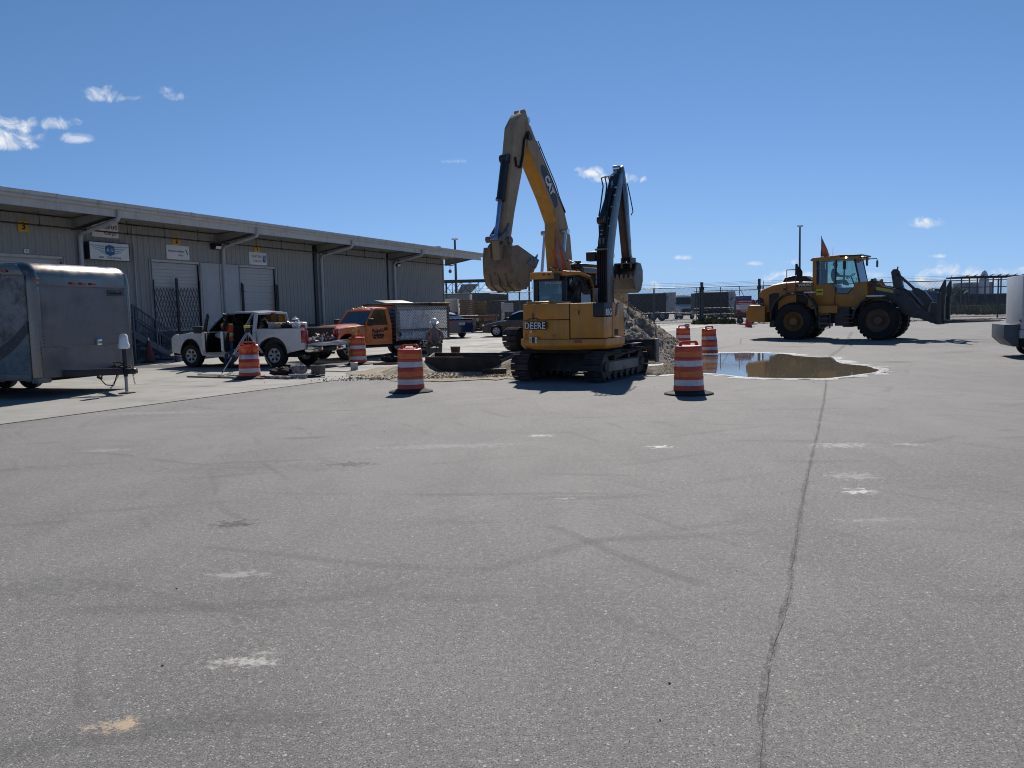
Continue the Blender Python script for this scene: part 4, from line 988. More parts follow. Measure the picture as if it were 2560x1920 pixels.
def head(o, c, face, skin=M_SKIN, hair=M_HAIR):
    """c = centre of the head, face = direction it looks (local)"""
    f = Vector(face).normalized(); up = Vector((0, 0, 1)); s_ = f.cross(up).normalized(); up = s_.cross(f)
    T_ = Matrix((( -s_.x, f.x, up.x, c[0]), (-s_.y, f.y, up.y, c[1]), (-s_.z, f.z, up.z, c[2]), (0, 0, 0, 1)))
    b = MB(); b.T = T_
    b.loft([[(math.cos(a) * rx, math.sin(a) * ry + oy, z) for a in [2 * PI * i / 16 for i in range(16)]] for (z, rx, ry, oy) in ((-.125, .02, .02, .05), (-.115, .045, .05, .035), (-.08, .062, .075, .015), (-.03, .071, .090, .005), (.02, .075, .098, .0), (.07, .070, .092, -.005), (.10, .05, .065, -.01), (.115, .02, .03, -.01))])
    b.cyl((0, -.01, -.16), (0, 0, -.06), .05, .052, 12)
    b.loft([[(-.006, .085, .02), (.006, .085, .02), (.004, .095, .02)], [(-.014, .09, -.03), (.014, .09, -.03), (0, .118, -.03)], [(-.012, .088, -.04), (.012, .088, -.04), (0, .095, -.042)]])
    for sg in (-1, 1):
        b.ball((sg * .030, .083, .005), .012, 6); b.lathe([(.001, -.008), (.018, -.006), (.022, 0), (.016, .006), (.001, .008)], 8, (sg * .077, -.005, -.01), 'x', .7, 1.4)
    b.cbox((0, .088, -.068), (.042, .012, .010))
    hd = b.build('head', skin, o)
    if hair:
        b = MB(); b.T = T_
        b.loft([[(math.cos(a) * rx, math.sin(a) * ry + oy, z + (.03 if math.sin(a) > .3 else 0)) for a in [2 * PI * i / 16 for i in range(16)]] for (z, rx, ry, oy) in ((-.05, .076, .07, -.03), (.0, .080, .085, -.022), (.05, .083, .098, -.010), (.09, .070, .085, -.008), (.12, .035, .045, -.01), (.128, .01, .01, -.01))])
        b.build('hair', hair, hd)
    return hd, T_
# ================================================================== white pickup
M_WHITE = mat('white_paint', (0.66, 0.67, 0.68), 0.25, var=0.03, coat=0.8, dirt=(0.45, 0.44, 0.41), dscale=1.5, dlo=0.6, dhi=0.85)
ph = rad(180 - 21)   # heading: left and away
q0 = gp(481, 919.5)
hx, hy = math.cos(ph), math.sin(ph)
# local x forward, +y is the left side, which faces the camera: front axle origin sits .88 m inside the near wheel
org = Vector((q0.x + .02, q0.y, 0)) - Vector((-hy, hx, 0)) * 0.92
PK = thing('pickup_truck', 'white crew-cab pickup truck with both near doors and the tailgate open', 'pickup truck', (org.x, org.y, gz(org.x, org.y) + .012), ph)
WB = 3.62; RW = .40
def fender(y0, y1):
    b = MB()
    p = [(.98, .52), (1.0, .80), (.97, 1.02), (.86, 1.12), (-.78, 1.20), (-.80, .42)] + arch(0, .42, .52, PI, 0, 10)
    p = [(.98, .52), (1.0, .80), (.97, 1.02), (.88, 1.10), (-.78, 1.21), (-.80, .40), (-.60, .40)] + arch(0, .44, .52, PI, 0, 10)[1:-1] + [(.56, .46)]
    b.prism(p, y0, y1); return b
for sg in (-1, 1):
    fender(sg * .98, sg * .84).build('front_fender', M_WHITE, PK, bevel=.02)
    b = MB(); pr = [(.56 * math.cos(a), .44 + .55 * math.sin(a)) for a in [PI * i / 12 for i in range(13)]]; b.prism([(x * .96, z) for x, z in pr] + [(x * .9, z * .97) for x, z in reversed(pr)], sg * .99, sg * .70); b.build('wheel_arch', M_PLASTIC, PK)
b = MB(); b.loft([[(-.85, -.84, 1.0), (-.85, -.80, 1.235), (-.85, 0, 1.27), (-.85, .80, 1.235), (-.85, .84, 1.0)], [(.2, -.84, .95), (.2, -.80, 1.19), (.2, 0, 1.225), (.2, .80, 1.19), (.2, .84, .95)], [(.8, -.82, .9), (.8, -.78, 1.11), (.8, 0, 1.15), (.8, .78, 1.11), (.8, .82, .9)], [(.97, -.78, .8), (.97, -.7, 1.02), (.97, 0, 1.06), (.97, .7, 1.02), (.97, .78, .8)]]); b.build('hood', M_WHITE, PK, bevel=.015)
MB().box(.90, 1.03, -.70, .70, .62, 1.0).build('grille', M_CHROME, PK, bevel=.02)
MB().box(.92, 1.14, -.96, .96, .40, .62).build('front_bumper', M_CHROME, PK, bevel=.04)
for sg in (-1, 1): MB().box(.80, .99, sg * .985 - .04 * sg - .02, sg * .985 - .04 * sg + .02 + .012 * sg, .82, 1.0).build('side_marker', M_AMB, PK, bevel=.01)
for sg in (-1, 1): MB().box(.9, 1.02, sg * .84 - .12, sg * .84 + .12, .72, 1.02).build('headlight', M_HEADL, PK, bevel=.02)
b = MB(); b.box(-.6, .95, -.8, .8, .42, .95); b.box(-4.6, -.6, -.85, .85, .36, .50); b.build('underbody', M_UNDER, PK, smooth=False, kind='stuff')
for sg in (-1, 1): MB().box(-3.0, -.78, sg * .93 - .045, sg * .93 + .045, .36, .52).build('sill', M_WHITE, PK, bevel=.015)
# cab: floor, seats, pillars, roof
MB().box(-2.95, -.8, -.88, .88, .48, .56).build('cab_floor', M_INT, PK, smooth=False)
MB().box(-1.0, -.8, -.88, .88, .55, 1.16).build('dashboard', M_INT, PK, bevel=.03)
for (x, nm) in ((-1.75, 'front_seat'), (-2.75, 'rear_seat')):
    for y in ((-.45, .45) if nm == 'front_seat' else (0,)):
        w_ = .27 if nm == 'front_seat' else .75
        b = MB(); b.box(x, x + .5, y - w_, y + w_, .75, .92); b.box(x - .12, x + .04, y - w_, y + w_, .8, 1.42); b.build(nm, mat('seat_cloth', (.03, .03, .032), .9), PK, bevel=.04)
        if nm == 'front_seat': MB().box(x - .11, x + .0, y - .12, y + .12, 1.46, 1.64).build('headrest', MATS['seat_cloth'], PK, bevel=.04)
for sg in (-1, 1):
    def P3(x, z): return (x, sg * (.945 - max(0, z - 1.15) * .28), z)
    for nm, a, c, w_ in (('a_pillar', (-.86, 1.20), (-1.52, 1.80), .06), ('b_pillar', (-1.88, .5), (-1.93, 1.80), .09), ('c_pillar', (-2.98, .5), (-2.92, 1.80), .13)):
        b = MB(); mid = ((a[0] + c[0]) / 2, max(a[1], 1.15) if nm != 'a_pillar' else (a[1] + c[1]) / 2)
        pts = [a, mid, c] if nm == 'a_pillar' else [a, (a[0] + (c[0] - a[0]) * .5, 1.15), c]
        for i in range(2): b.beam(P3(*pts[i]), P3(*pts[i + 1]), .07, w_, up=(1, 0, 0) if nm != 'a_pillar' else (0, 0, 1))
        b.build(nm, M_WHITE if nm != 'b_pillar' else M_PLASTIC, PK, bevel=.012)
b = MB()
b.loft([[(-1.42, -.72, 1.80), (-1.42, 0, 1.83), (-1.42, .72, 1.80), (-1.42, .72, 1.77), (-1.42, 0, 1.79), (-1.42, -.72, 1.77)], [(-1.75, -.77, 1.84), (-1.75, 0, 1.875), (-1.75, .77, 1.84), (-1.75, .79, 1.79), (-1.75, 0, 1.82), (-1.75, -.79, 1.79)], [(-2.75, -.77, 1.84), (-2.75, 0, 1.88), (-2.75, .77, 1.84), (-2.75, .79, 1.79), (-2.75, 0, 1.82), (-2.75, -.79, 1.79)], [(-3.02, -.74, 1.79), (-3.02, 0, 1.82), (-3.02, .74, 1.79), (-3.02, .76, 1.73), (-3.02, 0, 1.75), (-3.02, -.76, 1.73)]])
b.build('roof', M_WHITE, PK, ang=50)
quadpane('windshield', [(-.86, -.84, 1.21), (-.86, .84, 1.21), (-1.45, .70, 1.80), (-1.45, -.70, 1.80)], M_GLASS, PK)
quadpane('rear_window', [(-3.0, .74, 1.27), (-3.0, -.74, 1.27), (-3.0, -.68, 1.72), (-3.0, .68, 1.72)], M_GLASSC, PK)
b = MB(); b.box(-3.06, -2.94, -.92, .92, .5, 1.27); b.build('cab_back', M_WHITE, PK, bevel=.01)
for y in (-.25, .25): MB().box(-3.015, -2.985, y - .02, y + .02, 1.27, 1.74).build('window_divider', M_PLASTIC, PK, smooth=False)
MB().box(-3.05, -2.98, -.12, .12, 1.73, 1.80).build('brake_light', M_REDL, PK, bevel=.01)
b = MB(); b.box(-2.98, -.8, -.96, -.90, .5, 1.2); b.build('far_doors', M_WHITE, PK, bevel=.01)
quadpane('far_window', [(-1.0, -.93, 1.2), (-1.45, -.80, 1.74), (-2.8, -.80, 1.76), (-2.9, -.93, 1.2)], M_GLASS, PK)
# steering wheel
b = MB(); b.T = Matrix.Translation((-1.18, .42, 1.08)) @ Matrix.Rotation(rad(62), 4, 'Y'); b.tube([(.19 * math.cos(a), .19 * math.sin(a), 0) for a in [2 * PI * i / 20 for i in range(21)]], .014, 6); b.cyl((0, 0, -.02), (0, 0, .02), .06); b.build('steering_wheel', M_PLASTIC, PK)
# doors that stand open; local x runs from the hinge
def pdoor(hx_, L_, ang, front):
    D_ = bpy.data.objects.new('door', None)
    b = MB(); lo = [(0, .50), (0, 1.20), (-L_, 1.22), (-L_, .62), (-L_ + .12, .50)]
    b.prism(lo, -.05, .03); o = b.build('door', M_WHITE, PK, bevel=.012)
    o.location = (hx_, .955, 0); o.rotation_euler = (0, 0, -ang)
    b = MB(); b.prism([(-.04, .56), (-.04, 1.18), (-L_ + .05, 1.19), (-L_ + .05, .66), (-L_ + .14, .56)], -.085, -.052); b.build('door_trim', M_INT, o, bevel=.01)
    top = [(-.05, 1.21), (-.50, 1.76), (-L_ + .06, 1.78), (-L_ + .01, 1.22)] if front else [(-.01, 1.21), (-.04, 1.78), (-L_ + .22, 1.77), (-L_ + .02, 1.22)]
    b = MB()
    for i in range(3):
        a, c = top[i], top[i + 1]; b.beam((a[0], -.02 - max(0, a[1] - 1.2) * .26, a[1]), (c[0], -.02 - max(0, c[1] - 1.2) * .26, c[1]), .045, .055, up=(0, 1, 0))
    b.build('window_frame', M_PLASTIC, o, smooth=False, kind='stuff')
    quadpane('door_window', [(x, -.02 - max(0, z - 1.2) * .26, z) for x, z in top], M_GLASSC, o)
    MB().box(-L_ + .06, -L_ + .22, .03, .06, 1.02, 1.07).build('door_handle', M_CHROME, o, bevel=.008)
    if front:
        b = MB(); b.box(-.12, .08, .06, .36, 1.16, 1.40); b.build('side_mirror', M_PLASTIC, o, bevel=.04)
    return o
pdoor(-.80, 1.08, rad(52), True)
pdoor(-1.92, .98, rad(66), False)
# bed
def bedside(y0, y1):
    cx = -WB; b = MB()
    p = [(-3.09, .52), (-3.09, 1.27), (-4.80, 1.27), (-4.86, .58), (-4.22, .50)] + arch(cx, .44, .53, 0, PI, 10)[::-1][0:0]
    p = [(-3.09, .50), (-3.09, 1.27), (-4.82, 1.27), (-4.88, .60), (-4.30, .50), (cx - .55, .46)] + arch(cx, .44, .53, PI, 0, 10)[1:-1] + [(cx + .55, .46)]
    b.prism(p, y0, y1); return b
for sg in (-1, 1):
    bedside(sg * .985, sg * .86).build('bed_side', M_WHITE, PK, bevel=.02)
    MB().box(-4.82, -3.09, sg * .92 - .07, sg * .92 + .07, 1.265, 1.285).build('bed_rail', M_PLASTIC, PK, bevel=.006)
    b = MB(); pr = [(-WB + .56 * math.cos(a), .44 + .56 * math.sin(a)) for a in [PI * i / 12 for i in range(13)]]; b.prism(pr + [(-WB + (x + WB) * .9, z * .96) for x, z in reversed(pr)], sg * .992, sg * .62); b.build('wheel_arch', M_PLASTIC, PK)
    MB().box(-4.90, -4.76, sg * .90 - .09, sg * .90 + .092, .80, 1.20).build('tail_light', M_REDL, PK, bevel=.02)
MB().box(-4.82, -3.09, -.86, .86, .60, .66).build('bed_floor', M_PLASTIC, PK, smooth=False)
MB().box(-3.13, -3.09, -.86, .86, .6, 1.25).build('bed_front', M_PLASTIC, PK, smooth=False)
for sg in (-1, 1): MB().box(-4.8, -3.1, sg * .84 - .012, sg * .84 + .012, .62, 1.24).build('bed_liner', M_PLASTIC, PK, smooth=False)
b = MB(); b.box(-5.36, -4.86, -.80, .80, .70, .77); b.build('tailgate', M_WHITE, PK, bevel=.015)
MB().box(-5.35, -4.88, -.76, .76, .772, .79).build('tailgate_liner', M_PLASTIC, PK, bevel=.004)
for sg in (-1, 1):
    b = MB(); b.prism([(-4.86, .50), (-4.98, .48), (-5.08, .52), (-5.08, .66), (-4.98, .68), (-4.86, .66)], sg * .96, sg * .38); b.build('rear_bumper', M_CHROME, PK, bevel=.015)
    MB().box(-5.05, -4.9, *sorted((sg * .99, sg * .70)), .66, .69).build('bumper_step', M_PLASTIC, PK, bevel=.01)
MB().box(-5.06, -4.9, -.38, .38, .48, .62).build('plate_recess', M_PLASTIC, PK, bevel=.01)
MB().box(-5.2, -4.8, -.05, .05, .40, .47).build('tow_hitch', M_BLACK, PK, bevel=.01)
b = MB(); b.tube([(-2.8, .75, .40), (-4.3, .72, .36), (-4.75, .80, .38)], .035, 8); b.build('exhaust_pipe', M_ALU, PK)
RX = [(1.2, 1.0), (.98, .80), (0, 0), (-.8, -.64), (-3.05, -2.74), (-3.62, -3.42), (-4.82, -4.54), (-5.36, -5.28), (-9, -8.9)]
def remap(x):
    for (a, fa), (c, fc) in zip(RX, RX[1:]):
        if c <= x <= a: return fc + (fa - fc) * (x - c) / (a - c)
    return x
for o in [c for c in COL.objects if c.parent == PK]:
    if o.location.x: o.location.x = remap(o.location.x)
    else:
        for v in o.data.vertices: v.co.x = remap(v.co.x)
for x in (0, -3.42):
    for sg in (-1, 1): wheel(PK, x, sg * .86, RW, .27, sg, RW * .60, spokes=6, dish=.04, rimm=mat('silver_rim', (.5, .5, .51), .4, .3))
def on_pk(x, y, z):
    x = remap(x); c, s_ = math.cos(ph), math.sin(ph); return (PK.location.x + x * c - y * s_, PK.location.y + x * s_ + y * c, PK.location.z + z)
# the load in the bed
M_CLEARP = mat('cloudy_plastic', (0.55, 0.57, 0.60), 0.35, var=.05, alpha=0.75)
o = thing('drink_cooler', 'red round drinks cooler with white lid at the rear of the pickup bed', 'cooler', on_pk(-4.35, .45, .66), ph)
b = MB(); b.lathe([(.17, 0), (.19, .02), (.20, .60), (.195, .72)], 20); b.build('body', mat('cooler_red', (.50, .03, .025), .4), o)
b = MB(); b.lathe([(.215, .72), (.215, .78), (.19, .80), (.001, .81)], 20); b.build('lid', M_SIGNW, o)
MB().box(-.24, -.20, -.05, .05, .60, .74).build('handle', M_SIGNW, o, bevel=.01); MB().box(-.05, .07, .18, .203, .28, .60).build('paper_label', M_SIGNW, o, bevel=.004)
o = thing('water_jug', 'brown and white jug standing high behind the clear bin in the pickup bed', 'jug', on_pk(-3.55, -.35, 1.26), ph)
b = MB(); b.lathe([(.14, 0), (.15, .03), (.15, .22), (.11, .27)], 16); b.build('body', mat('brown_jug', (.16, .09, .05), .4, dirt=(.6, .58, .5), dscale=6, dlo=.5, dhi=.55), o)
b = MB(); b.lathe([(.12, .27), (.12, .31), (.05, .33), (.05, .37), (.001, .38)], 14); b.build('cap', M_SIGNW, o)
tag(MB().box(-.95, .95, -.02, .02, 0, .0).build('x', M_CLEARP), None, None); bpy.data.objects.remove(COL.objects['x'])
for (x, y, w_, d_, h_, lab) in ((-3.45, .45, .42, .5, .78, 'milky plastic storage bin beside the cab in the pickup bed'), (-3.95, .30, .5, .6, .74, 'wide clear plastic bin full of gear in the pickup bed')):
    o = thing('storage_bin', lab, 'bin', on_pk(x, y, .66), ph); b = MB(); b.hexa([(-w_ * .45, -d_ * .45, 0), (w_ * .45, -d_ * .45, 0), (w_ * .45, d_ * .45, 0), (-w_ * .45, d_ * .45, 0), (-w_ / 2, -d_ / 2, h_), (w_ / 2, -d_ / 2, h_), (w_ / 2, d_ / 2, h_), (-w_ / 2, d_ / 2, h_)]); b.build('tub', M_CLEARP, o, bevel=.02)
    MB().box(-w_ / 2 - .02, w_ / 2 + .02, -d_ / 2 - .02, d_ / 2 + .02, h_, h_ + .03).build('rim', M_CLEARP, o, bevel=.008)
def crumple(name, label, cat, p, rz, sx_, sy_, sz_, m, seed, fq=5, amp=.28, parent=None, res=14):
    b = MB(); r0 = Vector((seed * 3.7, seed * 1.3, 0)); vs = []
    n, k = res, res + 6
    for i in range(n + 1):
        th = PI * i / n
        for j in range(k):
            a = 2 * PI * j / k; d = Vector((math.sin(th) * math.cos(a), math.sin(th) * math.sin(a), -math.cos(th)))
            f = 1 + amp * mn.noise(d * fq * .5 + r0) + amp * .6 * abs(mn.noise(d * fq * 1.3 + r0))
            vs.append((d.x * sx_ * f, d.y * sy_ * f, max(0.0, (d.z * .5 + .42) * sz_ * 2 * f * .55)))
    b.add(vs, [(i * k + j, i * k + (j + 1) % k, (i + 1) * k + (j + 1) % k, (i + 1) * k + j) for i in range(n) for j in range(k)])
    o = b.build(name, m, parent, ang=30, fix=False); o.location = p; o.rotation_euler = (0, 0, rz)
    if label: tag(o, label, cat)
    return o
M_BAGW = mat('plastic_bag', (.70, .72, .74), .35, var=.1, scale=10, coat=.4)
crumple('plastic_bag', 'white crumpled plastic bags on top of the pickup load', 'bag', on_pk(-4.0, .62, 1.24), 0, .20, .16, .22, M_BAGW, 3)
crumple('plastic_bag', 'shiny clear bag bundle beside the red cooler', 'bag', on_pk(-4.42, .78, 1.26), 0, .13, .13, .20, M_BAGW, 5)
crumple('duffel_bag', 'black duffel bag on the near bed rail of the pickup', 'bag', on_pk(-4.10, .82, 1.26), ph, .24, .14, .18, mat('black_cloth', (.012, .012, .015), .9), 7)
crumple('cloth_sack', 'tan cloth sack bulging over the near bed rail', 'sack', on_pk(-3.78, .80, 1.26), ph, .2, .12, .18, mat('tan_cloth', (.42, .30, .17), .9), 9)
crumple('gear_pile', 'grey and orange tangled gear lying inside the open tailgate', 'gear', on_pk(-4.7, -.40, .66), ph, .35, .3, .34, mat('gear_grey', (.09, .08, .085), .7, dirt=(.45, .12, .05), dscale=9, dlo=.55, dhi=.6), 11, fq=9, amp=.5)
crumple('gear_pile', 'pile of clamps and white tubing at the left of the tailgate', 'gear', on_pk(-4.75, .35, .66), ph, .28, .3, .26, mat('gear_mixed', (.14, .14, .15), .6, dirt=(.6, .6, .6), dscale=12, dlo=.5, dhi=.55), 13, fq=11, amp=.6)
o = thing('water_bottle', 'small clear water bottle standing on the lowered tailgate', 'bottle', on_pk(-5.05, .35, .79), 0); b = MB(); b.lathe([(.032, 0), (.034, .12), (.03, .16), (.013, .19)], 12); b.build('bottle_body', M_BAGW, o); b = MB(); b.cyl((0, 0, .19), (0, 0, .21), .015); b.build('cap', M_SIGNW, o)
b = MB(); b.box(-.18, .22, -.3, .3, 0, .03); tag(b.build('blue_tarp', mat('blue_tarp', (.03, .10, .35), .5), None, loc=on_pk(-5.1, -.5, .795), rz=ph, bevel=.01), 'folded blue sheet on the far side of the lowered tailgate', 'tarp')
# worker at the cab
wp = on_pk(-2.05, 1.22, -.012); man = thing('person', 'worker in an orange vest and jeans leaning into the open cab of the white pickup', 'person', wp, ph)
# local: x forward (truck), faces -y (into the cab) and forward
J = [((0, 0, .98), .13, .11), ((0.02, -.02, 1.12), .125, .10), ((.05, -.05, 1.30), .15, .11), ((.08, -.08, 1.45), .15, .09), ((.12, -.10, 1.55), .055, .055)]
E_ = [(0, 1), (1, 2), (2, 3), (3, 4)]
for sg in (-1, 1):
    a = len(J); J += [((sg * .10, 0, .93), .095), ((sg * .12, -.03 * sg, .52), .065), ((sg * .13, .02, .12), .048), ((sg * .13, -.02, .05), .045)]; E_ += [(0, a), (a, a + 1), (a + 1, a + 2), (a + 2, a + 3)]
legs = skin_chain('body', J, E_, [M_JEANS], man)
for sg in (-1, 1):
    b = MB(); b.box(sg * .13 - .05, sg * .13 + .05, -.22, .08, 0, .10); b.build('boot', M_BOOT, man, bevel=.03)
b = MB(); R = []
for (z, rx, ry, ox, oy) in ((.92, .185, .145, .0, .0), (1.05, .18, .14, .01, -.01), (1.2, .185, .145, .035, -.035), (1.35, .205, .15, .06, -.06), (1.46, .20, .135, .085, -.08), (1.53, .10, .09, .11, -.10)):
    R.append([(math.cos(a) * rx + ox, math.sin(a) * ry + oy, z) for a in [2 * PI * i / 20 for i in range(20)]])
b.loft(R); vest = b.build('vest', M_VEST, man)
for z, rx, ry, ox, oy in ((1.06, .186, .147, .012, -.012), (1.12, .188, .148, .022, -.022), (1.43, .212, .148, .08, -.075)):
    b = MB(); b.loft([[(math.cos(a) * (rx + .004) + ox, math.sin(a) * (ry + .004) + oy, z + k) for a in [2 * PI * i / 20 for i in range(20)]] for k in (0, .045)], cap=False); b.build('reflective_stripe', M_LIME if z != 1.12 else M_SIGNW, vest)
for sg in (-1, 1):
    sh = (.09 + sg * .19, -.08, 1.44); el = (.20 + sg * .20, -.30 if sg > 0 else -.22, 1.20); wr = (.36 + sg * .07, -.42, 1.12)
    J = [(sh, .058), (el, .044), (wr, .030)]; E_ = [(0, 1), (1, 2)]; hand(J, E_, 2, wr, (.3, -.5, -.1), (0, 0, 1)); skin_chain('arm', J, E_, [M_SKIN], man)
    J = [(sh, .075), ((sh[0] * .5 + el[0] * .5, sh[1] * .5 + el[1] * .5, sh[2] * .5 + el[2] * .5), .062)]; skin_chain('sleeve', J, [(0, 1)], [M_SHIRTG], man)
head(man, (.17, -.13, 1.66), (.9, -.45, -.45))
crumple('white_bundle', 'round white bundle held by the worker at the pickup cab', 'bundle', on_pk(-1.50, .95, .98), 0, .17, .15, .19, M_BAGW, 17)
# ================================================================== survey gear
o = thing('survey_tripod', 'aluminium survey tripod carrying a yellow level in front of the white pickup', 'tripod', (0, 0, 0))
top = dp(619, 826, 24.7); feet = [gp(554, 936), gp(682, 922), gp(618, 905)]
M_TRI = mat('tripod_metal', (.60, .60, .60), .35, .5)
b = MB(); b.cyl((top.x, top.y, top.z - .06), (top.x, top.y, top.z), .09); b.build('tripod_head', M_BLACK, o)
for f in feet:
    f = Vector((f.x, f.y, .02)); t0 = Vector((top.x, top.y, top.z - .04)); d = (f - t0); sd = Vector((-d.y, d.x, 0)).normalized() * .035
    lg = MB(); m_ = t0 + d * .60
    lg.beam(t0 + sd, m_ + sd * .8, .022, .03); lg = lg.build('leg', M_TRI, o, bevel=.004)
    b = MB(); b.beam(t0 - sd, m_ - sd * .8, .022, .03); b.build('leg_rail', M_TRI, lg, bevel=.004)
    b = MB(); b.beam(t0 + d * .48, f - d * .04, .024, .03); b.build('lower_leg', M_TRI, lg, bevel=.004)
    b = MB(); b.beam(t0 + d * .57, t0 + d * .62, .10, .05); b.build('clamp', M_BLACK, lg, bevel=.006)
    b = MB(); b.cyl(f - d * .05, f, .025, .004, 8); b.build('spike', M_BLACK, lg)
o = thing('survey_level', 'yellow survey level on top of the tripod', 'level', (top.x, top.y, top.z), .3)
b = MB(); b.lathe([(.06, 0), (.07, .02), (.07, .05), (.05, .07)], 16); b.build('base', M_BLACK, o); MB().box(-.11, .08, -.05, .05, .07, .16).build('housing', mat('level_yellow', (.75, .52, .10), .45), o, bevel=.02)
b = MB(); b.cyl((.08, 0, .115), (.16, 0, .115), .03, .028); b.build('eyepiece', M_BLACK, o)
# things lying on the concrete
for (a, c, w_, h_, m, nm, lab, ct) in (((470, 944), (660, 949), .09, .04, mat('old_timber', (.16, .13, .10), .9, dirt=(.35, .33, .3), dscale=6), 'timber_plank', 'old grey timber lying on the concrete behind the dented drum', 'plank'),
        ((495, 939), (640, 941), .05, .03, M_TRI, 'levelling_rod', 'thin metal levelling rod behind the old timber', 'rod'), ((790, 929), (880, 931), .05, .025, M_TRI, 'metal_strip', 'thin pale strip lying right of the grey bucket', 'strip'), ((672, 928), (770, 927), .04, .02, M_TRI, 'metal_strip', 'pale strip lying behind the black bag', 'strip')):
    A_ = gp(*a); C_ = gp(*c); b = MB(); b.beam((A_.x, A_.y, .012 + h_ / 2), (C_.x, C_.y, .012 + h_ / 2), w_, h_); tag(b.build(nm, m, None, bevel=.004), lab, ct)
A_ = gp(655, 947); C_ = gp(728, 949); b = MB(); b.beam((A_.x, A_.y, .05), (C_.x, C_.y, .05), .12, .08); tag(b.build('striped_case', mat('case_red', (.25, .10, .10), .6, dirt=(.5, .5, .48), dscale=6, sx=(1, 1, 1), dlo=.5, dhi=.52), None, bevel=.01), 'long faded red and white level case on the concrete by the black bag', 'case')
for px in (735, 758):
    A_ = gp(px - 12, 948); C_ = gp(px + 8, 948); b = MB(); b.cyl((A_.x, A_.y, .075), (C_.x, C_.y, .075), .062, n=14); tag(b.build('cable_drum', mat('grey_plastic', (.30, .30, .30), .5), None, bevel=.005), 'grey cylinder lying %s the long case on the concrete' % ('at the right end of' if px == 735 else 'second to the right from'), 'cylinder')
q = gp(698, 942); crumple('black_bag', 'flat black equipment bag on the concrete behind the dented drum', 'bag', (q.x, q.y + .25, .012), .2, .32, .2, .22, MATS['black_cloth'], 21)
q = gp(742, 940); crumple('camouflage_bag', 'rounded camouflage-grey bag beside the black bag', 'bag', (q.x, q.y + .2, .012), .1, .24, .18, .32, mat('camo', (.13, .125, .12), .9, dirt=(.3, .29, .28), dscale=9, dlo=.48, dhi=.52), 23, fq=4, amp=.15)
q = gp(742, 946); crumple('dark_tarp', 'crumpled dark tarp on the concrete between bag and bucket', 'tarp', (q.x + .3, q.y + .1, .012), .1, .36, .16, .10, mat('dark_tarp', (.04, .045, .05), .7), 25, fq=9, amp=.5)
q = gp(794, 938); o = thing('rubber_bucket', 'squat grey rubber bucket on the concrete at the edge of the asphalt', 'bucket', (q.x, q.y + .1, .012))
b = MB(); b.lathe([(.17, 0), (.19, .02), (.20, .24), (.215, .26), (.20, .27), (.18, .25), (.16, .05), (.001, .05)], 20); b.build('body', mat('grey_rubber', (.11, .10, .095), .8, dirt=(.3, .28, .26), dscale=4, streak=True), o)
b = MB(); b.tube([(.2 * math.cos(a), .02, .25 - .14 * math.sin(a)) for a in [PI * i / 10 for i in range(11)]], .008, 5); b.build('handle', M_BLACK, o)
b = MB(); r_ = random.Random(8); q = gp(535, 946); b.tube([(q.x + .35 * math.cos(k * .9) * (.4 + k * .03) + k * .05, q.y + .22 * math.sin(k * .9) * (.4 + k * .03), .02 + .05 * abs(math.sin(k * 1.7))) for k in range(26)], .006, 5); tag(b.build('loose_wire', M_BLACK), 'tangled loose wire on the concrete left of the dented drum', 'wire')
# ================================================================== orange catering truck
M_ORG = mat('orange_paint', (0.76, 0.21, 0.04), 0.3, var=0.04, coat=0.7, dirt=(0.55, 0.17, 0.05), dscale=2, dlo=.5, dhi=.8)
def quilted():
    m = bpy.data.materials.new('quilted_steel'); m.use_nodes = True; t = NT(m.node_tree); b = m.node_tree.nodes['Principled BSDF']
    tcn = t.n('ShaderNodeTexCoord'); s = t.n('ShaderNodeSeparateXYZ'); t.l(tcn.outputs['Object'], s.inputs[0]); k = 30
    a = t.math('SINE', t.math('MULTIPLY', t.math('ADD', s.outputs[0], s.outputs[2]), k)); c = t.math('SINE', t.math('MULTIPLY', t.math('SUBTRACT', s.outputs[0], s.outputs[2]), k))
    h = t.math('MULTIPLY', t.math('ABSOLUTE', a), t.math('ABSOLUTE', c)); h = t.math('POWER', h, .6)
    b.inputs['Metallic'].default_value = 1; b.inputs['Base Color'].default_value = (.52, .52, .53, 1); b.inputs['Roughness'].default_value = .22
    bn = t.n('ShaderNodeBump'); bn.inputs['Distance'].default_value = .035; t.l(h, bn.inputs['Height']); t.l(bn.outputs[0], b.inputs['Normal']); return m
M_QUILT = quilted()
ph = rad(180 + 45); hx, hy = math.cos(ph), math.sin(ph)
org = Vector((-5.93, 28.93, 0)) - Vector((-hy, hx, 0)) * .90
OT = thing('catering_truck', 'orange catering truck with a quilted stainless steel box body', 'truck', (org.x, org.y, gz(org.x, org.y) + .012), ph)
WB = 3.5
for sg in (-1, 1):
    b = MB(); p = [(.80, .50), (.92, .80), (.90, 1.02), (.82, 1.12), (-.72, 1.24), (-.74, .42), (-.58, .42)] + arch(0, .46, .50, PI, 0, 10)[1:-1] + [(.56, .48)]
    b.prism(p, sg * .98, sg * .84); b.build('front_fender', M_ORG, OT, bevel=.025)
    b = MB(); pr = [(.54 * math.cos(a), .46 + .54 * math.sin(a)) for a in [PI * i / 12 for i in range(13)]]; b.prism(pr + [(x * .92, z * .97) for x, z in reversed(pr)], sg * .995, sg * .66); b.build('wheel_flare', M_ORG, OT, bevel=.01)
    b = MB(); b.box(.80, .96, sg * .80 - .13, sg * .80 + .13, .78, 1.0); b.build('headlight', M_HEADL, OT, bevel=.02)
    MB().box(.82, .95, sg * .80 - .13, sg * .80 + .13, .69, .77).build('turn_signal', M_AMB, OT, bevel=.01)
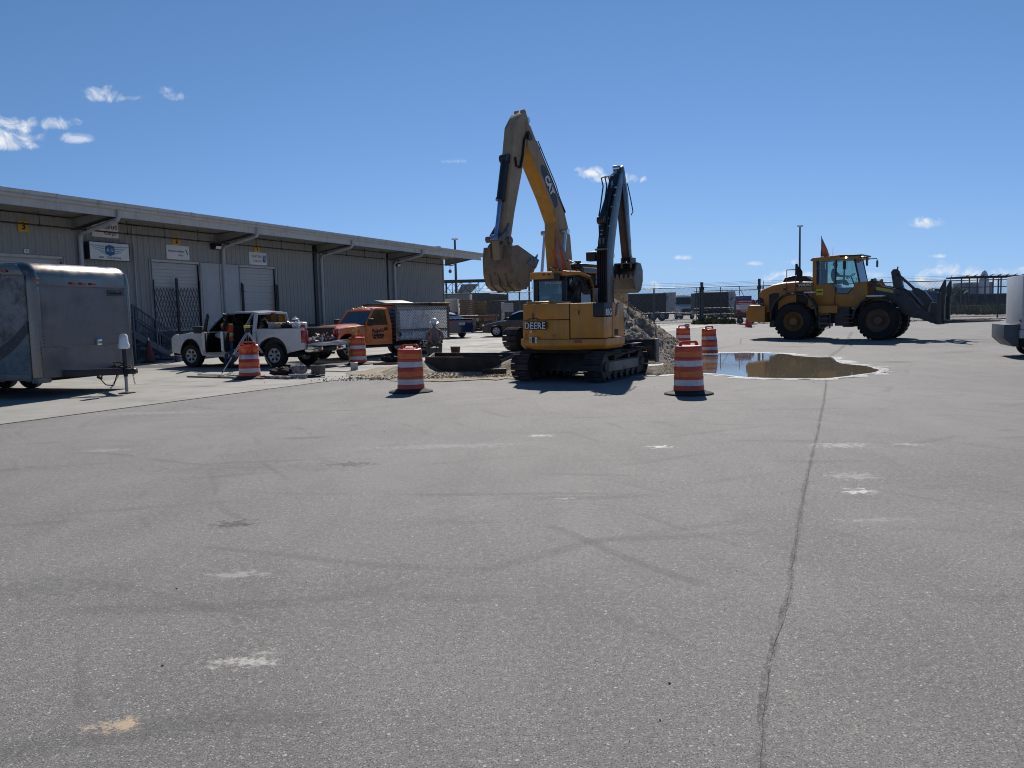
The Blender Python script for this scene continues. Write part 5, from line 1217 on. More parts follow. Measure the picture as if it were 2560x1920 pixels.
b = MB(); b.loft([[(-.80, -.84, 1.0), (-.80, -.80, 1.24), (-.80, -.4, 1.31), (-.80, .4, 1.31), (-.80, .80, 1.24), (-.80, .84, 1.0)], [(.3, -.84, .95), (.3, -.80, 1.17), (.3, -.4, 1.25), (.3, .4, 1.25), (.3, .80, 1.17), (.3, .84, .95)], [(.80, -.82, .9), (.80, -.78, 1.08), (.80, -.4, 1.15), (.80, .4, 1.15), (.80, .78, 1.08), (.80, .82, .9)], [(.93, -.74, .8), (.93, -.7, .98), (.93, -.4, 1.05), (.93, .4, 1.05), (.93, .7, .98), (.93, .74, .8)]]); b.build('hood', M_ORG, OT, bevel=.015)
MB().box(.86, .975, -.66, .66, .66, 1.0).build('grille', M_CHROME, OT, bevel=.02)
for k in range(4): MB().box(.975, .985, -.6, .6, .70 + k * .075, .74 + k * .075).build('grille_slot', M_BLACK, OT)
MB().box(.90, 1.12, -.98, .98, .44, .64).build('front_bumper', M_CHROME, OT, bevel=.04)
b = MB(); b.box(-4.6, .8, -.78, .78, .42, .62); b.build('chassis', M_UNDER, OT, smooth=False)
MB().box(-1.95, -.74, -.97, .97, .50, 1.22).build('cab_body', M_ORG, OT, bevel=.02)
for sg in (-1, 1):
    MB().box(-1.78, -.80, sg * .985 - .012, sg * .985 + .012, .58, 1.24).build('door', M_ORG, OT, bevel=.01)
    MB().box(-1.72, -1.58, sg * 1.0 - .012, sg * 1.0 + .016, 1.02, 1.14).build('door_handle', M_BLACK, OT, bevel=.01)
    MB().box(-1.9, -.6, *sorted((sg * .99, sg * .85)), .40, .47).build('step', M_BLACK, OT, bevel=.01)
def Q(x, z, sg): return (x, sg * (.95 - max(0, z - 1.2) * .25), z)
for sg in (-1, 1):
    b = MB(); b.beam(Q(-.78, 1.22, sg), Q(-1.22, 1.80, sg), .07, .07); b.build('a_pillar', M_ORG, OT, bevel=.01)
    b = MB(); b.beam(Q(-1.86, 1.20, sg), Q(-1.82, 1.82, sg), .07, .17, up=(1, 0, 0)); b.build('b_pillar', M_ORG, OT, bevel=.01)
    quadpane('side_window', [Q(-.82, 1.235, sg), Q(-1.22, 1.78, sg), Q(-1.78, 1.80, sg), Q(-1.80, 1.235, sg)], M_GLASSD, OT)
    b = MB(); b.box(-.98, -.80, *sorted((sg * 1.02, sg * 1.24)), 1.22, 1.48); b.build('side_mirror', M_PLASTIC, OT, bevel=.05)
    b = MB(); b.tube([(-.88, sg * .95, 1.45), (-.86, sg * 1.12, 1.47)], .015, 6); b.tube([(-.88, sg * .95, 1.22), (-.86, sg * 1.12, 1.24)], .015, 6); b.build('mirror_arm', M_PLASTIC, OT, kind='stuff')
b = MB(); b.loft([[(-1.20, -.70, 1.80), (-1.20, 0, 1.84), (-1.20, .70, 1.80), (-1.20, .72, 1.76), (-1.20, -.72, 1.76)], [(-1.4, -.76, 1.86), (-1.4, 0, 1.92), (-1.4, .76, 1.86), (-1.4, .80, 1.79), (-1.4, -.80, 1.79)], [(-1.88, -.76, 1.87), (-1.88, 0, 1.93), (-1.88, .76, 1.87), (-1.88, .80, 1.80), (-1.88, -.80, 1.80)], [(-1.97, -.72, 1.80), (-1.97, 0, 1.85), (-1.97, .72, 1.80), (-1.97, .76, 1.74), (-1.97, -.76, 1.74)]]); b.build('roof', M_ORG, OT, ang=50)
for k, y in enumerate((-.62, -.22, 0, .22, .62)):
    b = MB(); b.ball((-1.30, y, 1.90 - .06 * abs(y)), .045, 6, (1.2, .9, .7)); b.build('roof_marker_light', M_AMB, OT)
quadpane('windshield', [(-.76, -.86, 1.26), (-.76, .86, 1.26), (-1.22, .70, 1.79), (-1.22, -.70, 1.79)], M_GLASS, OT)
MB().box(-1.95, -1.9, -.8, .8, 1.2, 1.75).build('cab_back', M_ORG, OT)
MB().box(-1.7, -1.3, -.7, .7, .8, 1.35).build('seat', MATS['seat_cloth'], OT, bevel=.05)
MB().box(-1.0, -.78, -.85, .85, .9, 1.24).build('dashboard', M_INT, OT, bevel=.03)
# quilted box
MB().box(-4.75, -2.12, -1.02, 1.02, .62, 1.98).build('box_body', M_QUILT, OT, bevel=.03)
def quilt(x0, x1, z0, z1, p, y, h):
    b = MB(); nx_ = int((x1 - x0) / p); nz_ = int((z1 - z0) / p); vs = []; fs = []
    for j in range(2 * nz_ + 1):
        for i in range(nx_ + 1):
            if j % 2 and i == nx_: continue
            c = (x0 + (i + (.5 if j % 2 else 0)) * p, z0 + j * p / 2)
            k = len(vs); d = p * .5
            vs += [(c[0] - d, y, c[1]), (c[0], y, c[1] - d), (c[0] + d, y, c[1]), (c[0], y, c[1] + d), (c[0], y + h, c[1])]
            fs += [(k, k + 1, k + 4), (k + 1, k + 2, k + 4), (k + 2, k + 3, k + 4), (k + 3, k, k + 4)]
    b.add(vs, fs); return b.build('quilted_panel', M_QUILTF, OT, smooth=False, kind='stuff', fix=False)
M_QUILTF = mat('quilt_steel', (.88, .88, .87), .30, 1.0, var=.05)
quilt(-4.62, -2.22, 1.06, 1.86, .115, 1.022, .038); quilt(-4.62, -2.22, .68, .94, .115, 1.022, .038)
MB().box(-4.80, -2.05, -1.06, 1.06, 1.98, 2.05).build('box_roof', M_ALUR, OT, bevel=.015)
for x in (-2.13, -4.72):
    for sg in (-1, 1): MB().box(x - .04, x + .04, *sorted((sg * 1.02, sg * 1.04)), .60, 1.98).build('corner_trim', M_ALUR, OT, bevel=.006)
MB().box(-4.75, -2.12, 1.02, 1.035, .99, 1.02).build('trim_line', M_ALUR, OT); MB().box(-4.75, -2.12, 1.02, 1.035, 1.90, 1.97).build('trim_line', M_ALUR, OT)
MB().box(-2.34, -2.26, 1.02, 1.06, .80, .92).build('latch', M_BLACK, OT, bevel=.008)
b = MB(); b.hexa([(-4.75, -1.05, 2.05), (-3.3, -1.05, 2.05), (-3.3, -2.0, 2.20), (-4.75, -2.0, 2.20), (-4.75, -1.05, 2.07), (-3.3, -1.05, 2.07), (-3.3, -2.0, 2.22), (-4.75, -2.0, 2.22)]); b.build('raised_hatch', M_ALUP, OT, bevel=.008)
MB().box(-4.80, -4.70, -1.0, 1.0, .55, 1.6).build('rear_panel', mat('rusty_brown', (.16, .075, .045), .8), OT, bevel=.01)
for x in (0, -WB):
    for sg in (-1, 1): wheel(OT, x, sg * .84, .40, .26, sg, .23, spokes=6, dish=.05)
text('script_lettering', "Ralph's", .20, M_INK, OT, (-1.28, 1.002, 1.02), rot=(PI / 2, 0, PI), shear=.25, bold=.006)
text('lettering', 'Catering', .135, M_INK, OT, (-1.28, 1.002, .87), rot=(PI / 2, 0, PI), bold=.009, sx=1.15)
text('lettering', 'Rt Wrk', .11, M_INK, OT, (-1.28, 1.002, .765), rot=(PI / 2, 0, PI), bold=.008, sx=1.3)
b = MB(); b.prism([(-1.12, 1.16), (-1.20, 1.06), (-1.28, 1.08), (-1.33, .94), (-1.36, .99), (-1.30, 1.04), (-1.22, 1.02), (-1.16, 1.10)], 1.0, 1.004); b.build('flame_decal', mat('flame', (.75, .20, .03), .5), OT, smooth=False)
text('small_lettering', 'F350', .05, M_INK, OT, (-.45, .99, 1.04), rot=(PI / 2, 0, PI))
# ================================================================== cars
def car(name, label, loc, rz, L, H, prof, roofp, wb, fo, m, wr=.32, w=.88, lights=()):
    """prof: lower body side outline from nose (x=0) back; roofp: greenhouse outline"""
    o = thing(name, label, 'car', loc, rz); fx = -fo; rx = -fo - wb
    def side(scale_in):
        p = []
        p += arch(fx, wr, wr * 1.18, 0, PI, 8); p += arch(rx, wr, wr * 1.18, 0, PI, 8)
        return p
    bottom = [(-.05, .25)] + [(fx + wr * 1.18, .22)] + arch(fx, wr, wr * 1.18, 0, PI, 8)[1:-1] + [(fx - wr * 1.18, .20), (rx + wr * 1.18, .20)] + arch(rx, wr, wr * 1.18, 0, PI, 8)[1:-1] + [(rx - wr * 1.18, .24), (-L + .05, .28)]
    poly = bottom + list(reversed(prof))
    rings = []
    for (y, k) in ((-w, .93), (-w + .06, .985), (-w * .75, 1.0), (w * .75, 1.0), (w - .06, .985), (w, .93)):
        rings.append([(-L / 2 + (x + L / 2) * (1 - (1 - k) * .35), y, .25 + (z - .25) * (k if z > .5 else 1)) for x, z in poly])
    b = MB(); b.loft(rings); b.build('body', m, o, ang=40)
    rr = []
    for (y, k) in ((-w * .96, 0), (-w * .74, .93), (-w * .5, 1), (w * .5, 1), (w * .74, .93), (w * .96, 0)):
        cx = sum(p[0] for p in roofp) / len(roofp); zb = roofp[0][1]
        rr.append([(cx + (x - cx) * (1 if z <= zb + .01 else (.97 + .03 * k)), y, zb - .02 + (z - zb) * (k if k else 0) + (0 if z <= zb else 0)) for x, z in roofp])
    b = MB(); b.loft(rr); b.build('window_glass', M_GLASSD, o, ang=30)
    top = [p for p in roofp[1:-1]]
    b = MB(); b.loft([[(x, y, z + .012 - dz) for x, z in top] for (y, dz) in ((-w * .76, .07), (-w * .5, .0), (w * .5, .0), (w * .76, .07))], cap=False, closed=False); b.build('roof', m, o)
    for x in (fx, rx):
        for sg in (-1, 1): wheel(o, x, sg * (w - .10), wr, .2, sg, wr * .66, spokes=5, dish=.03, hub=5)
    return o
q = gp(1208, 838)
prof = [(0, .45), (-.02, .62), (-.25, .74), (-1.10, .92), (-2.2, .98), (-3.6, 1.0), (-4.18, .98), (-4.25, .80), (-4.25, .45)]
roofp = [(-1.05, .90), (-1.75, 1.30), (-2.2, 1.46), (-2.9, 1.48), (-3.7, 1.38), (-4.15, .95)]
VW = car('hatchback_car', 'dark grey hatchback parked side-on behind the small excavator', (-1.55, 46.6, gz(0, 46.6)), rad(180 - 8), 4.25, 1.48, prof, roofp, 2.6, .85, mat('dark_grey_paint', (.045, .05, .055), .25, coat=.8), wr=.33)
MB().box(-.10, .0, .55, .84, .60, .72).build('headlight', M_HEADL, VW, bevel=.02)
MB().box(-1.62, -1.45, .86, 1.02, .96, 1.08).build('side_mirror', M_PLASTIC, VW, bevel=.03)
prof = [(0, .45), (-.02, .60), (-.3, .72), (-1.2, .90), (-2.4, .96), (-3.9, 1.02), (-4.75, 1.08), (-4.84, 1.0), (-4.82, .70), (-4.75, .40)]
roofp = [(-1.2, .90), (-2.0, 1.32), (-2.5, 1.46), (-3.1, 1.46), (-3.7, 1.32), (-4.45, 1.04)]
SD = car('sedan_car', 'dark blue sedan seen from behind beyond the catering truck', (-8.2, 48.6, gz(0, 47)), rad(180 - 52), 4.8, 1.46, prof, roofp, 2.75, .95, mat('navy_paint', (.012, .022, .085), .2, coat=1.0), wr=.33)
SD.location = (-5.75, 49.0, gz(0, 47))
for sg in (-1, 1): MB().box(-4.83, -4.62, sg * .68 - .17, sg * .68 + .17, .84, 1.0).build('tail_light', M_REDL, SD, bevel=.03)
MB().box(-4.86, -4.80, -.22, .22, .72, .88).build('number_plate', mat('plate_grey', (.4, .42, .4), .5), SD, bevel=.01)
MB().box(-4.85, -4.70, -.8, .8, 1.05, 1.09).build('trunk_lip', M_BLACK, SD, bevel=.01)
# ================================================================== kneeling worker, trench plates, soil
q = gp(1090, 893)
man = thing('person', 'worker in white hard hat and grey shirt sitting on a block at the trench', 'person', (-2.72, 28.6, gz(0, 28.6)), 0)
# faces -y; sits at .45
J = [((0, 0, .55), .15, .12), ((0, -.02, .75), .14, .11), ((0, -.08, .95), .17, .12), ((0, -.12, 1.08), .15, .10), ((0, -.16, 1.16), .055)]
E_ = [(0, 1), (1, 2), (2, 3), (3, 4)]
for sg in (-1, 1):
    a = len(J); J += [((sg * .13, -.05, .52), .10), ((sg * .23, -.46, .54), .075), ((sg * .20, -.42, .14), .055), ((sg * .20, -.46, .06), .05)]; E_ += [(0, a), (a, a + 1), (a + 1, a + 2), (a + 2, a + 3)]
skin_chain('body', J, E_, [M_KHAKI], man)
b = MB(); R = []
for (z, rx, ry, oy) in ((.48, .20, .16, .0), (.62, .19, .155, -.01), (.78, .195, .15, -.03), (.95, .215, .15, -.08), (1.05, .21, .135, -.115), (1.12, .10, .09, -.15)):
    R.append([(math.cos(a) * rx, math.sin(a) * ry + oy, z) for a in [2 * PI * i / 20 for i in range(20)]])
b.loft(R); b.build('shirt', M_SHIRTG, man)
for sg in (-1, 1):
    b = MB(); b.loft([[(sg * (.055 + .09 * k) + dx, -.15 - .02 + yy - (.0 if k else -.03), z) for dx in (-.03, .03)] + [(sg * (.055 + .09 * k) + dx, -.16 + yy - .02, z) for dx in (.03, -.03)] for (k, yy, z) in ((1, .0, .55), (.9, -.02, .75), (.7, -.06, .92), (.5, -.08, 1.02), (.6, -.02, 1.10))]); b.build('vest_panel', mat('vest_faded', (.50, .17, .12), .8), man)
    sh = (sg * .21, -.12, 1.02); el = (sg * .30, -.20, .74); wr = (sg * .12, -.42, .66)
    J = [(sh, .075), (el, .055), (((el[0] + wr[0]) / 2, (el[1] + wr[1]) / 2, (el[2] + wr[2]) / 2), .045)]; skin_chain('sleeve', J, [(0, 1), (1, 2)], [M_SHIRTG], man)
    J = [(el, .042), (wr, .03)]; E_ = [(0, 1)]; hand(J, E_, 1, wr, (-sg * .5, -.6, -.4), (0, -.3, 1)); skin_chain('forearm', J, E_, [M_SKIN], man)
    b = MB(); b.box(sg * .20 - .05, sg * .20 + .05, -.62, -.36, 0, .11); b.build('boot', M_BOOT, man, bevel=.03)
hd, T_ = head(man, (0, -.20, 1.30), (.05, -1, -.35), hair=None)
b = MB(); b.T = T_; b.lathe([(.135, .035), (.128, .05), (.118, .10), (.09, .15), (.05, .175), (.001, .18)], 20, sx=.92, sy=1.08); b.lathe([(.16, .03), (.165, .036), (.128, .05)], 20, (0, .02, 0), sx=.95, sy=1.15); b.build('hard_hat', M_SIGNW, man)
b = MB(); b.beam((-.02, -.50, .70), (.10, -.66, .46), .03, .03); tag(b.build('hand_tool', M_BLACK, loc=tuple(man.location)), 'small dark tool in the hands of the sitting worker', 'tool')
tag(MB().box(-.22, .22, -.15, .2, 0, .42).build('concrete_block', M_CONCD, loc=tuple(man.location), bevel=.02), 'low block under the sitting worker', 'block')
M_RUST = mat('rusty_plate', (0.045, 0.032, 0.026), 0.75, var=.4, scale=3, dirt=(.12, .065, .04), dscale=2.2, dlo=.5, dhi=.75, bump=.003, bscale=25)
TB = thing('trench_box', 'dark rusty steel trench plates standing round the dig', 'trench box', (0, 0, 0))
def plate(a, c, z0, z1, th=.06, nm='steel_plate'):
    a = Vector(a); c = Vector(c); d = (c - a).normalized(); n = Vector((-d.y, d.x)) * th / 2; b = MB()
    b.hexa([(a.x - n.x, a.y - n.y, z0), (c.x - n.x, c.y - n.y, z0), (c.x + n.x, c.y + n.y, z0), (a.x + n.x, a.y + n.y, z0), (a.x - n.x, a.y - n.y, z1), (c.x - n.x, c.y - n.y, z1), (c.x + n.x, c.y + n.y, z1), (a.x + n.x, a.y + n.y, z1)])
    return b.build(nm, M_RUST, TB, bevel=.006)
p1 = gp(1065, 929); p2 = gp(1252, 931); p3 = gp(1155, 905); p4 = gp(1290, 903)
plate((p1.x, p1.y), (p2.x, p2.y), -.3, .42); plate((p1.x - .1, p1.y + 3.6), (p2.x + .4, p2.y + 3.4), -.3, .36); plate((p1.x + .02, p1.y + .05), (p1.x - .1, p1.y + 3.6), -.3, .36); plate((p1.x + 1.25, p1.y + .03), (p2.x + .02, p2.y + .03), .42, .455, .12, 'top_flange')
plate((p2.x, p2.y), (p2.x + .4, p2.y + 3.4), -.3, .34)
M_DIRT = mat('dirt', (0.30, 0.245, 0.195), 0.95, var=.3, scale=2.2, dirt=(.20, .16, .12), dscale=3.2, dlo=.48, dhi=.66, bump=.03, bscale=16, grain=.35, gscale=30)
M_SANDY = mat('sandy_spoil', (0.34, 0.28, 0.20), 0.95, var=.3, scale=4, dirt=(.16, .13, .10), dscale=5, dlo=.5, dhi=.7, bump=.02, bscale=20, grain=.4, gscale=40)
sp = [(-3.5, 20.6), (-2.3, 19.4), (-.9, 19.3), (.3, 19.5), (1.2, 20.6), (1.0, 23.5), (-1, 26), (-3.4, 25.6), (-4.4, 23.0)]
blob('spoil_ground', sp, 0.016, M_SANDY, .15, .25, kind='stuff', seed=12)
mound('soil_heap', (-2.75, 22.6), 1.0, 1.1, .42, M_SANDY, 22, 3, .06, label='low sandy heap at the left end of the trench plates', cat='soil heap')
mound('soil_heap', (.05, 21.7), .85, .8, .40, M_SANDY, 22, 5, .07, label='sandy heap beside the left track of the small excavator', cat='soil heap')
crumbs('rubble', 1700, lambda r: ((lambda x, y: (x, y, gz(x, y) + .02))(r.gauss(-1.5, 1.5), 21.4 + abs(r.gauss(0, 1.2)) - 1.6)), M_SANDY, .008, .035, 3, label='loose crumbs of stone and sand spilled before the trench plates', cat='rubble')
DP = mound('dirt_pile', (3.55, 26.6), 2.75, 3.0, 2.36, M_DIRT, 130, 7, .12, 2.2, kind='stuff', label='tall pile of dug-up brown soil behind the small excavator', cat='dirt pile', peak=(-.15, .1), pw=1.05)
def on_pile(r):
    a = r.uniform(0, 6.28); k = r.random() ** .6 * 1.05; x = 3.55 + 2.75 * k * math.cos(a); y = 26.6 + 3.0 * k * math.sin(a); return (x, y, max(.015, 2.2 * max(0, 1 - k) ** 1.05))
crumbs('dirt_clods', 3600, on_pile, M_DIRT, .010, .036, 9, label='loose clods lying all over the dirt pile', cat='soil clods')
q = gp(1236, 936); b = MB(); b.box(-.32, .32, -.09, .09, 0, .13); tag(b.build('steel_beam', M_RUST, loc=(q.x, q.y, .02), rz=.05, bevel=.01), 'short dark red steel bar lying by the sandy heap', 'beam')
q = gp(1132, 895); o = thing('bucket', 'small dark red bucket standing behind the trench plates beside the worker', 'bucket', (q.x, q.y + 1.5, gz(0, q.y)))
b = MB(); b.lathe([(.15, 0), (.19, .34), (.20, .36), (.18, .35), (.001, .33)], 16); b.build('body', mat('bucket_red', (.07, .02, .02), .6), o)
b = MB(); b.lathe([(.19, .34), (.202, .36), (.19, .37)], 16); b.build('rim', M_GREYINK, o)
q = gp(975, 912); b = MB(); b.box(-.55, .4, -.12, .12, .0, .07); tag(b.build('timber_block', mat('timber', (.30, .20, .13), .85), loc=(q.x, q.y, .014), bevel=.008), 'flat piece of timber by the drum left of the trench', 'timber')
crumple('black_hose_pile', 'heap of black hose on the timber left of the trench', 'hose', (q.x + .05, q.y + .15, .08), .2, .34, .16, .18, MATS['black_cloth'], 31, fq=9, amp=.5)
# dark stain and cone
q = gp(375, 907); 
def cone(label, p, h, m, tip=M_SIGNW, group=None):
    o = thing('traffic_cone', label, 'traffic cone', p); MB().box(-.18 * h / .7, .18 * h / .7, -.18 * h / .7, .18 * h / .7, 0, .035).build('base', M_RUB if m is not M_DRED else m, o, bevel=.01)
    b = MB(); b.lathe([(.14 * h / .7, .03), (.035, h * .88)], 18); b.build('body', m, o); b = MB(); b.lathe([(.036, h * .88), (.022, h), (.001, h)], 14); b.build('tip', tip, o)
    return o
cone('dark faded traffic cone with a white tip at the foot of the steel stairs', (q.x, q.y, gz(q.x, q.y) + .012), .95, mat('cone_dark', (.13, .035, .03), .7, dirt=(.03, .02, .02), dscale=3))
o = cone('tall orange traffic cone with a pale collar beside the rear of the wheel loader', (15.6, 52.0 - 15.4, .13), .95, M_DRED)
q = gp(1871, 818); o.location = (q.x, q.y, gz(q.x, q.y)); sc_ = q.y / 36.0; o.scale = (1.3, 1.3, 1.3)
b = MB(); b.lathe([(.095, .45), (.068, .62)], 18); b.build('collar', M_DWHT, o)
# ================================================================== excavators
M_DEERE = mat('deere_yellow', (0.60, 0.245, 0.018), 0.40, var=0.08, scale=1.5, coat=.15, dirt=(0.36, 0.20, 0.075), dscale=1.6, dlo=0.44, dhi=0.72, streak=True)
M_CATY = mat('cat_yellow', (0.58, 0.27, 0.03), 0.45, var=0.08, dirt=(0.30, 0.20, 0.10), dscale=1.2, dlo=0.45, dhi=0.75)
M_CATDUST = mat('dusty_tan', (0.40, 0.285, 0.175), 0.7, var=0.12, scale=1.4, dirt=(0.22, 0.14, 0.08), dscale=1.5, dlo=0.5, dhi=0.8, streak=True)
M_BOOMBLK = mat('boom_black', (0.022, 0.022, 0.024), 0.34, var=.3, coat=.2, dirt=(.06, .055, .05), dscale=3, dlo=.6, dhi=.8)
M_TRACK = mat('track_steel', (0.045, 0.043, 0.042), 0.6, 0.3, var=.3, dirt=(.13, .115, .095), dscale=4, dlo=.52, dhi=.75)
M_BUCK = mat('bucket_worn', (0.30, 0.20, 0.12), 0.65, .2, var=.15, dirt=(.13, .10, .075), dscale=2.2, dlo=.48, dhi=.72)
M_STEELW = mat('worn_steel', (0.20, 0.18, 0.16), 0.5, .5, var=.2, dirt=(.09, .07, .055), dscale=3)
def undercarriage(root, rz, L, gauge, sw, H, nshoe, loc=(0, 0, 0)):
    """parts in the frame of root, turned by rz: track frames, shoes, rollers"""
    R_ = Matrix.Translation(loc) @ Matrix.Rotation(rz, 4, 'Z'); r = H / 2; half = L / 2 - r
    for sg in (-1, 1):
        y = sg * gauge / 2
        fr = MB(); fr.T = R_; fr.prism([(-half, r - .20), (half, r - .20), (half + .05, r), (half - .1, r + .13), (-half + .1, r + .13), (-half - .05, r)], y - sw * .28, y + sw * .28); fr = fr.build('track_frame', M_TRACK, root, bevel=.015)
        MBp = MB(); MBp.T = R_; MBp.box(-half + .22, half - .16, *sorted((y + sg * sw * .28, y + sg * sw * .36)), r - .13, r + .10); MBp.build('side_cover', M_STEELW, root, bevel=.02)
        for x in (-half, half):
            b = MB(); b.T = R_; b.lathe([(.001, -sw * .38), (r * .8, -sw * .34), (r * .84, -.04), (r * .84, .04), (r * .8, sw * .34), (r * .35, sw * .36), (r * .3, sw * .45), (.001, sw * .45)] if sg > 0 else [(.001, -sw * .45), (r * .3, -sw * .45), (r * .35, -sw * .36), (r * .8, -sw * .34), (r * .84, -.04), (r * .84, .04), (r * .8, sw * .34), (.001, sw * .38)], 20, (x, y, r), 'y'); b.build('sprocket' if x < 0 else 'idler', M_TRACK, root)
        n = 6
        for i in range(n):
            x = -half + (i + .7) / n * 2 * half * .97; b = MB(); b.T = R_; b.cyl((x, y - sw * .34, r * .36), (x, y + sw * .34, r * .36), r * .26, n=14); b.build('roller', M_TRACK, root)
        for x in (-half * .4, half * .35):
            b = MB(); b.T = R_; b.cyl((x, y - sw * .3, H - .17), (x, y + sw * .3, H - .17), .06, n=10); b.build('carrier_roller', M_TRACK, root)
        per = 4 * half + 2 * PI * (r - .03); pitch = per / nshoe; me = None
        for i in range(nshoe):
            s = i * pitch; rr = r - .03
            if s < 2 * half: p = (-half + s, .03 * 0 + 0.03); a = 0
            elif s < 2 * half + PI * rr: t = (s - 2 * half) / rr; p = (half + rr * math.sin(t), r - rr * math.cos(t)); a = -t
            elif s < 4 * half + PI * rr: u = s - 2 * half - PI * rr; p = (half - u, r + rr - .05 * math.sin(PI * u / (2 * half)) * (1 + .3 * math.sin(7 * u / half))); a = -PI
            else: t = (s - 4 * half - PI * rr) / rr; p = (-half - rr * math.sin(t), r + rr * math.cos(t)); a = -PI - t
            if me is None:
                b = MB(); w_ = sw / 2; g_ = pitch * .46
                b.prism([(-g_, -.028), (-g_, .0), (g_, .0), (g_, -.012), (g_ * .55, -.012), (g_ * .45, -.045), (g_ * .25, -.045), (g_ * .15, -.014), (-g_ * .35, -.014), (-g_ * .45, -.038), (-g_ * .6, -.038), (-g_ * .7, -.014)], -w_, w_)
                b.box(-g_, g_ * .9, -.09, -.05, .0, .06); b.box(-g_, g_ * .9, .05, .09, .0, .06)
                o = b.build('track_shoe', M_TRACK, root, smooth=False); me = o.data
            else: o = bpy.data.objects.new('track_shoe', me); COL.objects.link(o); o.parent = root
            o.matrix_local = R_ @ Matrix.Translation((p[0], y, p[1])) @ Matrix.Rotation(a, 4, 'Y')
    b = MB(); b.T = R_; b.prism([(-.7, r - .15), (.7, r - .15), (.55, H - .02), (-.55, H - .02)], -gauge / 2, gauge / 2); b.build('car_body', M_TRACK, root, bevel=.02)
    b = MB(); b.cyl(Vector(loc) + Vector((0, 0, H - .1)), Vector(loc) + Vector((0, 0, H + .16)), .50, n=28); b.build('slew_ring', M_TRACK, root)
def plane_poly(mb, poly, y0, y1, off=(0, 0)):
    mb.prism([(x + off[0], z + off[1]) for x, z in poly], y0, y1); return mb
def hyd(root, a, b_, y, r, split=.55, rod=M_CHROME, body=None, name='hydraulic_cylinder'):
    a = Vector((a[0], y, a[1])); c = Vector((b_[0], y, b_[1])); m_ = a.lerp(c, split)
    b = MB(); b.cyl(a, m_, r, n=14); b.cyl(m_ - (c - a).normalized() * .05, m_ + (c - a).normalized() * .03, r * 1.18, n=14); b.cyl(a + Vector((0, -r * 1.1, 0)), a + Vector((0, r * 1.1, 0)), r * 1.1, n=12)
    o = b.build(name, body or M_BOOMBLK, root)
    b = MB(); b.cyl(m_, c, r * .52, n=12); b.cyl(c + Vector((0, -r * 1.1, 0)), c + Vector((0, r * 1.1, 0)), r * .9, n=12); b.build('piston_rod', rod, o)
    return o
def bucket(root, pts, w_, m, lip, teeth, tm, name='bucket', side_in=None, cy=0):
    """pts: shell outline in (x, z) from the rear top round the back and the floor to the lip; side plates fill the profile"""
    b = MB(); n = len(pts); th = .035
    cen = (sum(p[0] for p in pts) / n, sum(p[1] for p in pts) / n)
    inn = [(cen[0] + (x - cen[0]) * .94, cen[1] + (z - cen[1]) * .94) for x, z in pts]
    b.prism(pts + inn[::-1], cy - w_ / 2, cy + w_ / 2); o = b.build(name, m, root, ang=30)
    for sg in (-1, 1):
        b = MB(); b.prism(pts, cy + sg * w_ / 2 - .018 + .0, cy + sg * w_ / 2 + .022); b.build('side_plate', m, o, bevel=.006)
    L0 = Vector(pts[-1]); L1 = Vector(pts[-2]); d = (L0 - L1).normalized()
    for i in range(teeth):
        y = cy - w_ / 2 + w_ * (i + .5) / teeth; b = MB(); q = L0 + d * lip; nrm_ = Vector((-d.y, d.x)) * .05
        b.hexa([(L0.x - nrm_.x, y - .05, L0.y - nrm_.y), (L0.x - nrm_.x, y + .05, L0.y - nrm_.y), (L0.x + nrm_.x, y + .05, L0.y + nrm_.y), (L0.x + nrm_.x, y - .05, L0.y + nrm_.y), (q.x - nrm_.x * .2, y - .025, q.y - nrm_.y * .2), (q.x - nrm_.x * .2, y + .025, q.y - nrm_.y * .2), (q.x + nrm_.x * .2, y + .025, q.y + nrm_.y * .2), (q.x + nrm_.x * .2, y - .025, q.y + nrm_.y * .2)])
        b.build('tooth', tm, o, bevel=.006)
    return o
# ------------------------------------------------------------------ small excavator, seen from behind
HD = math.atan2(.866, .5)
EX = thing('excavator', 'small yellow tracked excavator seen from behind with DEERE on its counterweight', 'excavator', (1.72, 19.43, 0), HD)
undercarriage(EX, 0, 2.95, 1.87, .46, .68, 40)
# local: x forward, y left
DZ0, DZ1 = .80, 1.80
def rear_outline(r, y0, y1, ang0, ang1, n=9):
    return [(-r * math.cos(a), -r * math.sin(a)) for a in [ang0 + (ang1 - ang0) * i / n for i in range(n + 1)]]
# swing platform with upturned skirt all round
plat = rear_outline(1.50, 0, 0, rad(-46), rad(46)); plat = [(x, -y) for x, y in plat]
sk = [(.02, -1.12)] + [(x, y) for x, y in rear_outline(1.53, 0, 0, rad(46), rad(-46))] + [(.9, 1.10), (.9, .1)]
b = MB(); lo = [(x * .94, y * .94, .74) for x, y in sk]; m0 = [(x, y, .84) for x, y in sk]; m1 = [(x, y, .98) for x, y in sk]; b.loft([lo, m0, m1]); b.build('platform', M_DEERE, EX, bevel=.015, ang=30)
MB().box(-1.3, 1.2, -.75, .9, .66, .745).build('platform_underside', M_UNDER, EX)
def arc_panel(name, r0, r1, a0, a1, z0, z1, m, n=10, bev=.012, top=None):
    A_ = [rad(a0 + (a1 - a0) * i / n) for i in range(n + 1)]; out_ = [(-r1 * math.cos(a), -r1 * math.sin(a)) for a in A_]; inn = [(-r0 * math.cos(a), -r0 * math.sin(a)) for a in reversed(A_)]
    b = MB(); b.prism(out_ + inn, z0, z1, 'z'); return b.build(name, m, EX, bevel=bev, ang=30)
